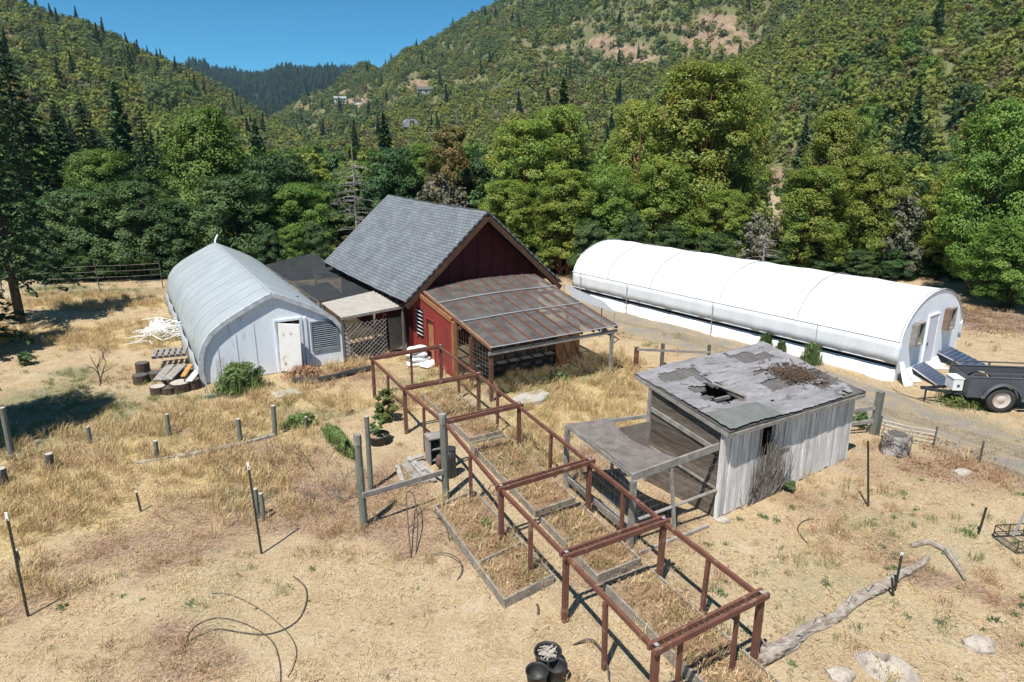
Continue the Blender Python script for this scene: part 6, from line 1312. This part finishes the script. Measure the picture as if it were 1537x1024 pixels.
def tree_proto(kind, v, h, wd, lm, bark, nl, per, leaf, shape, z0, r, multi=1, hollow=.1, sub=9):
    V, Q, L = broad_crown(hash(kind) % 1 + 1000 + len(TREES) * 17, h, wd, nl, per, leaf, shape, z0, sub, hollow)
    TREES.setdefault(kind, []).append((mesh_leaves('crown', V, Q, lm), limb_mesh('trunk', h, L, r, bark, 300 + len(TREES) * 7 + v, multi), h, wd))
for v in range(3): tree_proto('madrone', v, 10, 6, L_MADRONE, 'bark_red', 40, 1700, .062, 'dome', .16, .20, 2, .14, 14)
for v in range(2): tree_proto('maple', v, 9, 6.4, L_MAPLE, 'bark_dark', 38, 1700, .064, 'dome', .12, .22, 1, .12, 14)
for v in range(3): tree_proto('oak', v, 7, 5.6, L_OAK, 'bark_dark', 32, 1400, .064, 'dome', .06, .18, 2, .10, 13)
tree_proto('redtree', 0, 8, 5, L_RED, 'bark_red', 26, 1200, .066, 'vase', .25, .16, 1, .22)
tree_proto('brush', 0, 4, 4.2, L_GREYB, 'bark_grey', 20, 190, .12, 'vase', .05, .07, 3, .35)
tree_proto('brush', 1, 4, 4.4, L_GREYB, 'bark_grey', 18, 240, .12, 'round', .05, .07, 3, .3)
def fir_proto(h, wd, seed, leaf=.15, dens=1.1, z0=.06, ragged=.3):
    V, Q = conifer_crown(seed, h, wd, leaf, dens, z0, ragged); mb = MB(); mb.tube([(0, 0, -.2), (0, 0, h * .4), (0, 0, h * .97)], [.24, .17, .03], 8); o = mb.build('trunk', MT['bark_dark']); d = o.data; col.objects.unlink(o); bpy.data.objects.remove(o)
    TREES.setdefault('fir', []).append((mesh_leaves('crown', V, Q, L_FIR), d, h, wd))
fir_proto(14, 5, 400); fir_proto(14, 4.4, 401, .15, 1.2, .1, .4); fir_proto(14, 6, 402, .14, 1.1, .16, .4)
NM = {'madrone': 'madrone_tree', 'maple': 'broadleaf_tree', 'oak': 'oak_tree', 'redtree': 'reddish_tree', 'brush': 'brush_shrub', 'fir': 'fir_tree'}
r_tree = random.Random(99)
def tree(px, Y, top, wpx, kind, v, label, group=None, rows=None, base=0.0, cat='tree'):
    cm, tm, h, wd = TREES[kind][v % len(TREES[kind])]; p = at(px, (max(top, 60) + 400) / 2, Y); ht = at(px, top, Y).z - base; d = depth(Vector((p.x, Y, base + ht / 2))); wm = wpx * d / F
    r_ = empty(NM[kind], (p.x, Y, base), r_tree.uniform(0, 6.28), label, cat, group); s = (wm / wd, wm / wd, ht / h); r_.scale = s
    t = link('trunk', tm, r_); c = link('crown', cm, r_); return r_
NEAR = [
 (-22, 30, 30, 185, 'fir', 2, 'tall dark fir at the left photo edge whose bare trunk stands in dry grass'),
 (-240, 16.3, 205, 300, 'oak', 1, 'oak just outside the left edge of the photo, casting shade on the grass'),
 (-120, 25, 180, 190, 'fir', 0, 'fir just outside the left edge, in front of the fir with bare trunk'),
 (34, 47, 62, 150, 'fir', 0, 'tall dark fir rising highest at the left, just behind the edge fir'),
 (100, 52, 150, 120, 'fir', 1, 'dark fir right of the tallest left fir, its tip against the left hill'),
 (140, 60, 148, 95, 'fir', 0, 'slim fir tip in the row above the dark oaks, the leftmost slim one'),
 (186, 66, 150, 85, 'fir', 1, 'slim fir in the middle of the row above the dark oaks'),
 (226, 60, 165, 90, 'fir', 2, 'fir just left of the big rounded green tree by the grey greenhouse'),
 (262, 66, 185, 80, 'fir', 0, 'short fir tip touching the left shoulder of the big rounded green tree'),
 (160, 48, 225, 130, 'maple', 1, 'yellow-green leafy tree amid the left firs'),
 (318, 46, 163, 165, 'maple', 0, 'big rounded bright green tree standing behind the grey greenhouse'),
 (50, 42, 300, 140, 'oak', 0, 'dark oak behind the wire fence, nearest to the fir with bare trunk'),
 (120, 42, 285, 150, 'oak', 1, 'dark oak behind the wire fence, second from the bare trunked fir'),
 (196, 41.5, 275, 150, 'oak', 2, 'dark oak directly left of the grey greenhouse top'),
 (262, 42, 300, 130, 'oak', 0, 'dark oak right behind the peak of the grey greenhouse'),
 (352, 42, 265, 150, 'oak', 1, 'dark oak below the right side of the big rounded green tree'),
 (405, 46, 235, 105, 'oak', 2, 'dark oak right of the big rounded green tree, above the shade net'),
 (455, 46, 275, 120, 'maple', 1, 'green bushy tree behind the shade net and left of the barn roof'),
 (432, 56, 235, 120, 'oak', 0, 'mid green oak farther back between the rounded tree and dead tree'),
 (500, 52, 275, 110, 'oak', 2, 'oak just left of the upper corner of the barn roof'),
 (545, 54, 245, 100, 'maple', 0, 'green tree at the foot of the pale dead tree'),
 (590, 52, 225, 115, 'oak', 1, 'dark green oak above the left end of the barn ridge'),
 (632, 56, 215, 105, 'maple', 1, 'green tree above the middle of the barn ridge'),
 (676, 52, 190, 95, 'redtree', 0, 'reddish leaved tree above the right half of the barn ridge'),
 (662, 47, 262, 110, 'brush', 0, 'grey bare looking brush just over the barn ridge'),
 (722, 55, 225, 100, 'oak', 0, 'green oak between the reddish tree and the first yellow-green madrone'),
 (790, 47, 180, 150, 'madrone', 0, 'yellow-green madrone directly right of the barn gable peak'),
 (838, 50, 158, 125, 'madrone', 1, 'taller rounded madrone right behind the barn gable, second from the barn'),
 (762, 43, 270, 120, 'madrone', 2, 'low madrone crown touching the right slope of the barn roof'),
 (850, 42.5, 255, 130, 'madrone', 0, 'low spreading madrone between barn gable and white greenhouse end'),
 (912, 42, 250, 120, 'maple', 0, 'bright green leafy tree over the far end of the white greenhouse'),
 (950, 46, 150, 110, 'madrone', 1, 'narrow madrone at the left flank of the tallest madrone'),
 (1045, 46, 94, 205, 'madrone', 0, 'tallest and broadest madrone, standing behind the white greenhouse'),
 (1112, 49, 120, 100, 'madrone', 2, 'madrone merging with the right flank of the tallest madrone'),
 (990, 43, 240, 130, 'madrone', 2, 'low madrone crown in front of the tallest one, left side'),
 (1085, 42, 285, 110, 'madrone', 1, 'low madrone crown in front of the tallest one, right side'),
 (1130, 41, 318, 90, 'brush', 0, 'grey leafless brush behind the middle of the white greenhouse'),
 (1180, 42, 345, 80, 'brush', 1, 'grey-green brush left of the dense madrone with two trunks'),
 (1246, 44, 167, 120, 'madrone', 1, 'peaked madrone rising behind the near half of the white greenhouse'),
 (1218, 41.5, 250, 140, 'madrone', 2, 'dense low madrone crown below the peaked madrone, left side'),
 (1300, 42, 235, 130, 'madrone', 0, 'dense low madrone crown below the peaked madrone, right side'),
 (1352, 41, 300, 100, 'brush', 1, 'tan and green brush between the peaked madrone and the right tree'),
 (1490, 36, 152, 165, 'maple', 1, 'large bright green tree with dark trunk at the right edge'),
 (1562, 37, 190, 150, 'maple', 0, 'green tree cut off by the right photo edge'),
 (1432, 41, 245, 110, 'madrone', 2, 'low yellow-green crown at the left foot of the large right tree'),
 (1530, 33, 330, 140, 'maple', 0, 'low leafy crown under the large right tree above the bark covered ground'),
 (1385, 44, 310, 90, 'oak', 0, 'small dark oak seen in the gap left of the large right tree'),
]
for t in NEAR:
    r0 = tree(*t[:4], t[4], t[5], t[6])
# leaning shrubs at the wood's edge
for k, (px, top, wpx, kd) in enumerate([(405, 345, 60, 'oak'), (440, 340, 60, 'maple'), (470, 335, 60, 'oak'), (885, 330, 70, 'oak'), (940, 320, 80, 'oak'), (1010, 335, 80, 'oak'), (1070, 350, 80, 'oak'), (1165, 375, 70, 'oak'), (1225, 365, 90, 'oak'), (1290, 375, 80, 'oak'), (1345, 370, 80, 'oak'), (1400, 385, 70, 'oak'), (1450, 390, 80, 'oak'), (1510, 400, 80, 'oak'), (30, 375, 90, 'oak'), (90, 380, 90, 'oak'), (150, 375, 90, 'oak'), (215, 370, 80, 'oak')]):
    tree(px, 40.3 + (k % 3) * .5, top, wpx, kd, k, 'low dark green bush along the shaded foot of the wood edge', 'bushes at the foot of the wood', cat='bush')
# pale dead trees
def dead_tree(px, Y, top, label, seed, wid=1.0):
    r_ = random.Random(seed); p = at(px, top, Y); h = p.z; mb = MB(); mb.tube([(0, 0, -.2), (.1, 0, h * .5), (.05, .05, h)], [.11, .06, .012], 7)
    mb2 = MB()
    for k in range(70):
        z = h * r_.uniform(.2, .8); a = r_.uniform(0, 6.28); L = wid * (1 - z / h * .75) * r_.uniform(1.2, 2.8); q_ = Vector((.08, 0, z)); pts_ = [q_]
        d = Vector((math.cos(a), math.sin(a), .15))
        for j in range(4): d = (d + Vector((r_.gauss(0, .2), r_.gauss(0, .2), -.12))).normalized(); q_ = q_ + d * L / 4; pts_.append(q_)
        mb2.tube(pts_, [.022, .018, .013, .009, .004], 4, False)
        for _ in range(3): s_ = pts_[r_.randint(1, 3)]; e = s_ + Vector((r_.gauss(0, .4), r_.gauss(0, .4), r_.gauss(-.05, .2))) * L * .5; mb2.tube([s_, e], [.014, .005], 3, False)
    o = empty('dead_tree', (p.x, Y, 0), 0, label, 'tree'); mb.build('trunk', MT['bark_grey'], o); mb2.build('branches', MT['bark_grey'], o)
dead_tree(525, 49, 205, 'tall pale leafless dead tree left of the barn ridge', 4, 1.25)
dead_tree(1150, 40.2, 330, 'pale dead tree with bent bare branches behind the white greenhouse', 6, .8)
dead_tree(1090, 52, 180, None, 7) if False else None
# trees across the valley floor
rng = np.random.default_rng(77); VG = {'oak': ('dark green oak among the woods of the valley floor behind the barn', 'oaks of the valley floor'), 'maple': ('lighter green leafy tree among the woods of the valley floor', 'leafy trees of the valley floor'), 'madrone': ('yellow-green madrone among the woods of the valley floor', 'madrones of the valley floor'), 'fir': ('pointed dark fir among the woods of the valley floor', 'firs of the valley floor'), 'brush': ('greyish bare brush patch among the woods of the valley floor', 'grey brush of the valley floor'), 'redtree': ('reddish leaved tree among the woods of the valley floor', 'reddish trees of the valley floor')}
LOW = {}
def low_proto(kind, v, h, wd, lm, nl, per, leaf, shape):
    V, Q, L = broad_crown(2000 + v + len(LOW) * 5, h, wd, nl, per, leaf, shape, .05, 7); LOW.setdefault(kind, []).append((mesh_leaves('far_crown', V, Q, lm), h, wd))
for v in range(2):
    low_proto('oak', v, 6, 6, L_OAK, 16, 360, .14, 'dome'); low_proto('maple', v, 6.5, 6, L_MAPLE, 16, 360, .14, 'dome'); low_proto('madrone', v, 7, 5.5, L_MADRONE, 16, 360, .14, 'dome')
low_proto('brush', 0, 4, 5, L_GREYB, 12, 110, .2, 'round'); low_proto('redtree', 0, 6, 5, L_RED, 14, 140, .24, 'round')
V, Q = conifer_crown(2100, 12, 4.2, .3, .9); LOW['fir'] = [(mesh_leaves('far_fir', V, Q, L_FIR), 12, 4.2)]
def in_hill(x, y):
    az = math.atan2(x, y); r = math.hypot(x, y)
    for hh in (hl, hr, hs):
        if hh.c[0, 0] <= az <= hh.c[-1, 0]:
            rb = np.interp(az, hh.c[:, 0], hh.c[:, 1]); rc = np.interp(az, hh.c[:, 0], hh.c[:, 2])
            if rb < r < rc: return float(hh.pos(np.array([az]), np.array([(r - rb) / (rc - rb)]))[2][0])
    return 0.0
nv = 0; kinds = ['oak', 'maple', 'madrone', 'fir', 'brush', 'redtree']
while nv < 285:
    Y = 52 + 150 * rng.random() ** 1.3; px = rng.uniform(-40, 1570); x = (px - CX) / F * Y * 1.0
    if in_gap(x, Y): continue
    kd = kinds[rng.choice(6, p=[.34, .25, .24, .04, .09, .04] if px > 420 else [.42, .28, .10, .13, .05, .02])]
    pr = LOW[kd]; me, h, wd = pr[rng.integers(0, len(pr))]; o = link({'oak': 'oak_tree', 'maple': 'broadleaf_tree', 'madrone': 'madrone_tree', 'fir': 'fir_tree', 'brush': 'brush_shrub', 'redtree': 'reddish_tree'}[kd], me, None, (x, Y, in_hill(x, Y))); s = rng.uniform(.75, 1.15) * (1 if kd != 'fir' else .9); o.scale = (s, s, s * rng.uniform(.85, 1.15)); o.rotation_euler = (0, 0, rng.uniform(0, 6.28)); tag(o, VG[kd][0], 'tree', VG[kd][1]); nv += 1
# understory and thicket filling the valley floor
n = 7000; ang = rng.uniform(AZ(-150), AZ(1700), n); rr_ = 42 + 330 * rng.random(n) ** 1.1; X = rr_ * np.sin(ang); Yv = rr_ * np.cos(ang); Zv = np.array([in_hill(a, b) for a, b in zip(X, Yv)]); k = (Yv > 41.5)
gapv = fbm(X * .05, Yv * .05, 444, 3); k &= ((gapv > .36) | (Yv < 60)) & ~in_gap(X, np.maximum(Yv, 1))
X, Yv, Zv = X[k], Yv[k], Zv[k]; n = len(X); S_ = scls(rng, n, .45, 1.15); near_ = Yv < 62; S_[near_] *= .62
ix = rng.choice(8, n, p=[.14, .13, .10, .18, .17, .14, .06, .08])
stuff('valley_thicket', np.stack([X, Yv, Zv], 1), PA, rots(rng, n, .05), S_, ix)

# ------------------------------------------------------------------ far houses on the right hill
def hill_hit(hill, px, py):
    r = ray(px, py); az = math.atan2(r[0], r[1]); t = np.linspace(0, 1, 600); x, y, z = hill.pos(np.full(600, az), t); el = (z - CAMH) / np.hypot(x, y); e = r[2] / math.hypot(r[0], r[1]); i = int(np.argmax(el >= e)); return Vector((float(x[i]), float(y[i]), float(z[i])))
def house(px, py, L, D, Hh, rh, rz, wallm, roofm, label, nwin=3):
    p = hill_hit(hr, px, py); r_ = empty('hill_house', p, rz, label, 'house'); mb = MB(); mb.box((0, 0, Hh / 2 - 1), (L, D, Hh + 2)); mb.build('wall', MT[wallm], r_)
    mb = MB(); mb.add([(-L / 2 - .4, -D / 2 - .5, Hh - .1), (L / 2 + .4, -D / 2 - .5, Hh - .1), (L / 2 + .4, 0, Hh + rh), (-L / 2 - .4, 0, Hh + rh), (-L / 2 - .4, D / 2 + .5, Hh - .1), (L / 2 + .4, D / 2 + .5, Hh - .1)], [(0, 1, 2, 3), (3, 2, 5, 4), (0, 3, 4), (1, 5, 2), (0, 4, 5, 1)]); mb.build('roof', MT[roofm], r_)
    for k in range(nwin): mb = MB(); mb.box((-L / 2 + (k + .5) * L / nwin, -D / 2 - .03, Hh * .55), (L / nwin * .4, .08, Hh * .35)); mb.build('window', MT['glass'], r_)
house(511, 156, 9.5, 7, 4.0, 1.6, .25, 'white_paint', 'pipe_grey', 'far white long house low on the right hill near the skyline')
house(536, 157, 6, 5, 3.0, 1.4, .25, 'white_paint', 'trim_wood', 'far small white outbuilding right beside the long white house on the hill')
house(640, 143, 12, 8, 3.4, 2.2, .1, 'concrete', 'dark_felt', 'far tan house with dark roof on the right hill above the dome shed')
hp = hill_hit(hr, 616, 190); dm = empty('dome_shed', hp, .3, 'far grey arched shed half hidden by trees low on the right hill', 'shed'); mb = MB(); mb.grid([[Vector((3.9 * math.cos(t), y, 3.9 * math.sin(t))) for t in np.linspace(-.15, math.pi + .15, 15)] for y in (-6, 0, 6)]); mb.build('shell', MT['slat'], dm, smooth=True)
mb = MB(); mb.add([(3.8 * math.cos(t), -5.9, 3.8 * math.sin(t)) for t in np.linspace(-.15, math.pi + .15, 15)], [tuple(range(15))]); mb.build('end_wall', MT['pipe_grey'], dm)
mb = MB(); mb.box((0, -5.95, 1.3), (2.4, .12, 3)); mb.build('door', MT['dark_board'], dm)

# ------------------------------------------------------------------ grasses, weeds, litter
def tuft(seed, n, h, sp, wd, lean_, m, name, curl=.3):
    rg = np.random.default_rng(seed); b = np.stack([rg.normal(0, sp, n), rg.normal(0, sp, n), np.full(n, -.02)], 1); a = rg.uniform(0, 6.28, n); hh = h * rg.uniform(.45, 1.1, n); d = np.abs(rg.normal(0, lean_, n)); dr = np.stack([np.cos(a), np.sin(a), np.zeros(n)], 1)
    side = np.stack([-np.sin(a + .6), np.cos(a + .6), np.zeros(n)], 1) * (wd * rg.uniform(.6, 1.3, n))[:, None]; up_ = np.array([0, 0, 1.])
    m1 = b + dr * (d * hh * .45)[:, None] + up_ * (hh * .6)[:, None]; t1 = b + dr * (d * hh * 1.1 + curl * hh * d)[:, None] + up_ * (hh * (1 - .3 * d))[:, None]
    V = np.stack([b - side * .5, m1 - side * .5, t1, m1 + side * .5], 1).reshape(-1, 3); return fast_mesh(name, V, np.arange(n * 4).reshape(-1, 4), 4, m)
BLD = [(BO, BA, -3.1, 2.4, -2.2, 10), (GO, GA, -.3, 5.3, -.05, 15), (WO, WA, -.2, 6.2, -.1, 17.7), (SA, SANG, -.05, SLEN + .1, 0.0, 2.3)]
def blocked(x, y):
    b = np.zeros(len(x), bool)
    for o, a, x0, x1, y0, y1 in BLD:
        dx, dy = x - o.x, y - o.y; lx = dx * math.cos(a) + dy * math.sin(a); ly = -dx * math.sin(a) + dy * math.cos(a); b |= (lx > x0) & (lx < x1) & (ly > y0) & (ly < y1)
    return b
def cover(name, zones, n, protos, s0, s1, base=0.0, power=1.0, roadk=1.0, seed=1, area=(-27, 30, 6.5, 41), tilt=.12, hv=.25, clump=.35, cthr=.0):
    rg = np.random.default_rng(seed); x = rg.uniform(area[0], area[1], n); y = rg.uniform(area[2], area[3], n); px = CX + F * x / (y * math.cos(PITCH) + CAMH * math.sin(PITCH)); k = (px > -60) & (px < 1600) & ~blocked(x, y); x, y = x[k], y[k]
    z = zone(zones, x, y, 1.2, seed) if zones else np.zeros(len(x)); nz_ = fbm(x * clump * 3, y * clump * 3, seed + 5, 3); pr = (z ** power) * np.clip((nz_ - cthr) * 3, 0, 1) + base * np.clip((nz_ - .3) * 3.2, 0, 1)
    rd_ = road_dist(x, y); pr *= np.where(rd_ < 1.5, 1 - roadk, 1); k = rg.random(len(x)) < pr; x, y = x[k], y[k]; n = len(x); stuff(name, np.stack([x, y, gz(x, y)], 1), protos, rots(rg, n, tilt), scls(rg, n, s0, s1, hv), rg.integers(0, len(protos), n)); return n
cnt = [cover('golden_grass', Z_GOLD, 40000, [tuft(500 + i, 46, .42, .09, .011, .42, L_STRAW, 'tuft') for i in range(4)], .55, 1.15, .012, seed=61, cthr=.22),
 cover('short_dry_grass', [], 72000, [tuft(510 + i, 34, .065, .11, .0065, .9, L_SHORT, 'tuft') for i in range(4)], .6, 1.5, .62, seed=62, roadk=.75),
 cover('reddish_weeds', Z_RED, 40000, [tuft(520 + i, 30, .24, .10, .009, .6, L_REDGR, 'tuft') for i in range(3)], .45, 1.1, .012, seed=63, cthr=.25),
 cover('green_grass', Z_GREEN, 26000, [tuft(530 + i, 34, .20, .09, .010, .5, L_GRASSG, 'tuft') for i in range(3)], .5, 1.2, .006, seed=64, roadk=.8, cthr=.28)]
def rosette(seed, n, r, h, leaf, m, name):
    rg = np.random.default_rng(seed); C = np.stack([rg.normal(0, r, n), rg.normal(0, r, n), np.abs(rg.normal(0, h, n)) + .015], 1); V, Q = leaf_cards(rg, C, leaf, .45, .5); return mesh_leaves(name, V, Q, m)
WEED = [rosette(540 + i, 40, .07, .05, .035, L_WEED, 'weed') for i in range(3)]
cover('green_weeds', [(1250, 850, 300, 160, .8), (1400, 930, 150, 90), (330, 900, 160, 60, .8), (700, 850, 90, 80, .5), (560, 650, 120, 50, .4), (1420, 760, 120, 70, .7), (830, 640, 100, 60, .3), (1450, 600, 90, 20, .5)], 5200, WEED, .25, .85, .03, seed=65, cthr=.30, roadk=.6)
LIT = [rosette(550 + i, 60, .22, .01, .035, MT['dead_leaf'], 'litter') for i in range(2)]
cover('leaf_litter', Z_MULCH + [(700, 770, 50, 30, .3), (1400, 700, 130, 25, .4)], 9000, LIT, .6, 1.4, 0, seed=66, roadk=.2)
def flat_litter(seed, n, r, L, wd, m, name):
    rg = np.random.default_rng(seed); c = np.stack([rg.uniform(-r, r, n), rg.uniform(-r, r, n), rg.uniform(.006, .03, n)], 1); a = rg.uniform(0, 6.28, n); l_ = L * rg.uniform(.3, 1.2, n); d = np.stack([np.cos(a), np.sin(a), rg.normal(0, .12, n)], 1) * l_[:, None] / 2; s_ = np.stack([-np.sin(a), np.cos(a), np.zeros(n)], 1) * (wd * rg.uniform(.6, 1.4, n))[:, None]
    return fast_mesh(name, np.stack([c - d - s_, c + d - s_, c + d + s_, c - d + s_], 1).reshape(-1, 3), np.arange(n * 4).reshape(-1, 4), 4, m)
cover('straw_litter', [], 26000, [flat_litter(570, 34, .24, .10, .0026, L_SHORT, 'litter'), flat_litter(571, 26, .24, .11, .0026, L_STRAW, 'litter'), flat_litter(572, 12, .24, .10, .0028, MT['twig'], 'litter'), flat_litter(573, 24, .24, .09, .003, L_REDGR, 'litter')], .6, 1.3, .75, seed=67, tilt=.03)
cover('small_stones', [], 2600, [rosette(580, 3, .10, .0, .022, MT['stone'], 'pebbles')], .5, 1.4, .35, seed=68, roadk=0)
# weeds in the raised beds
def bed_weeds(quad, n, seed):
    rg = np.random.default_rng(seed); u, v = rg.uniform(.03, .97, n), rg.uniform(.06, .94, n); a, b, c, d = [np.array(q_[:2]) for q_ in quad]; P = (a[None] * (1 - u)[:, None] + b[None] * u[:, None]) * (1 - v)[:, None] + (d[None] * (1 - u)[:, None] + c[None] * u[:, None]) * v[:, None]; return np.concatenate([P, np.full((n, 1), .14)], 1)
bp_ = np.concatenate([bed_weeds(qd, n_, i) for i, (qd, n_) in enumerate([(b1, 190), (strip(2.15, 3.3, .5, .98), 190), (strip(1.22, 2.08, .5, .98), 150), (strip(-.25, 1.12, .5, .98), 190), (strip(3.4, 4.7, .55, 1.), 150)])]); n = len(bp_)
rg = np.random.default_rng(8); stuff('bed_weeds', bp_, [tuft(560, 30, .22, .10, .008, .6, L_REDGR, 'tuft'), tuft(561, 26, .22, .10, .009, .5, L_REDGR, 'tuft'), tuft(562, 30, .18, .08, .009, .6, L_SHORT, 'tuft'), tuft(563, 30, .16, .09, .009, .6, L_GRASSG, 'tuft')], rots(rg, n), scls(rg, n, .5, 1.5), rg.choice(4, n, p=[.28, .16, .34, .22]))
# single shrubs
def shrub(px, py, wd, h, m, label, seed, nl=16, per=160, leaf=.045, name='shrub', dx=1.0, cat='shrub', blades=False, z=0.0):
    g = onground(px, py); g.z += z; V, Q, L = broad_crown(seed, h, wd, nl, per, leaf, 'round', .05, 8, .05); V[:, 0] *= dx
    if blades:
        rg = np.random.default_rng(seed); n = 700; b = np.stack([rg.normal(0, wd * .24, n) * dx, rg.normal(0, wd * .2, n), np.zeros(n)], 1); hh = h * rg.uniform(.5, 1.15, n) * np.exp(-((b[:, 0] / dx / (wd * .5)) ** 2)); a = rg.uniform(0, 6.28, n); t = b + np.stack([np.cos(a) * hh * .22, np.sin(a) * hh * .22, hh], 1); s_ = np.stack([-np.sin(a), np.cos(a), np.zeros(n)], 1) * .014; md_ = (b + t) / 2; V2 = np.stack([b, md_ - s_, t, md_ + s_], 1).reshape(-1, 3); Q = np.concatenate([Q, np.arange(n * 4).reshape(-1, 4) + len(V)]); V = np.concatenate([V, V2])
    me = mesh_leaves(name, V, Q, m); o = link(name, me, None, g); return tag(o, label, cat)
sh = shrub(362, 588, 1.55, 1.0, L_SHRUB, 'bushy spiky green shrub against the pale end wall of the grey greenhouse', 601, 26, 260, .04, dx=1.15, blades=True); sh.rotation_euler = (0, 0, .5)
sh = shrub(508, 672, .95, .55, L_SHRUB, 'low bright green hedge strip in the red-brown weeds near the gate', 602, 20, 260, .035, 'hedge_strip', dx=2.0, blades=True); sh.rotation_euler = (0, 0, 2.2); sh.scale = (1.15, .5, 1)
sh = shrub(452, 640, .7, .35, L_SHRUB, 'smaller green clump leading from the hedge strip towards the greenhouse', 603, 12, 160, .035, 'hedge_clump', dx=1.6, blades=True); sh.rotation_euler = (0, 0, .3)
shrub(568, 664, .6, .65, L_SHRUB, 'small green plant growing in the wide black pot', 604, 8, 120, .035, 'pot_plant', cat='plant', z=.2)
shrub(580, 632, .8, 1.05, L_GRASSG, 'yellow-green climber on the far left corner post of the red frame', 605, 14, 170, .045, 'climber', cat='plant')
for k, (px, py, w_, h, lb_) in enumerate([(1216, 548, .7, .85, 'tall green weed clump at the white greenhouse skirt above the shed roof'), (1148, 525, .5, .7, 'green weed clump at the white greenhouse left of the tallest clump'), (1172, 530, .4, .5, 'small green weed between two taller clumps at the white greenhouse'), (1040, 490, .4, .55, 'lone green weed at the middle of the white greenhouse side'), (1325, 545, .01, .01, ''), (450, 1, .01, .01, '')][:4]): shrub(px, py, w_, h, L_WEED, lb_, 610 + k, 9, 90, .04, 'weed_clump', cat='weed', blades=True)
shrub(1352, 553, .8, .45, L_GREYB, 'grey-green weed clump beside the nearer solar panel', 621, 10, 110, .035, 'weed_clump', cat='weed')
shrub(1440, 606, 1.3, .35, L_GRASSG, 'patch of fresh green grass below the white tongue box', 622, 12, 120, .035, 'grass_patch', cat='grass', blades=True)
shrub(1290, 640, .9, .55, L_WEED, 'low green weeds at the right corner of the old shed', 623, 10, 100, .035, 'weed_clump', cat='weed')
shrub(1185, 738, .45, .28, L_WEED, 'small green plant at the foot of the old shed front', 624, 7, 70, .035, 'weed_clump', cat='weed')
shrub(840, 575, .8, .45, L_WEED, 'pale flowering weed at the front edge of the lean-to', 625, 9, 90, .04, 'weed_clump', cat='weed')
shrub(730, 800, .28, .2, L_WEED, 'small dark green plant inside the divided raised bed', 626, 6, 80, .035, 'bed_plant', cat='plant', z=.12)
shrub(40, 548, .9, .5, L_WEED, 'low green shrub in dry grass near the left photo edge', 627, 10, 90, .05, 'weed_clump', cat='weed')
shrub(455, 565, 1.3, .4, L_REDGR, 'russet weed mound behind the black cloth edging below the greenhouse vent', 628, 12, 110, .035, 'weed_mound', cat='weed', blades=True)
for k in range(1, 3): pass

# ------------------------------------------------------------------ the air of the valley
HZT = max(float(h_.pos(*[a.ravel() for a in np.meshgrid(np.linspace(h_.c[0, 0], h_.c[-1, 0], 200), np.linspace(0, 1.5, 60))])[2].max()) for h_ in (hl, hr, hs, hf)) + 35

hz_ = MB(); hz_.box((0, 0, HZT / 2 - .75), (5300, 5300, HZT + 1.5)); hzo = hz_.build('haze', None); hzo.data.materials.clear(); tag(hzo, kind='stuff')
hm = bpy.data.materials.new('valley_haze'); hm.use_nodes = True; hm.node_tree.nodes.clear(); ho = hm.node_tree.nodes.new('ShaderNodeOutputMaterial'); pv = hm.node_tree.nodes.new('ShaderNodeVolumePrincipled')
pv.inputs['Color'].default_value = (0.48, 0.76, 1.0, 1); pv.inputs['Density'].default_value = 0.00011; pv.inputs['Anisotropy'].default_value = 0.2
hm.node_tree.links.new(pv.outputs[0], ho.inputs['Volume']); hzo.data.materials.append(hm)
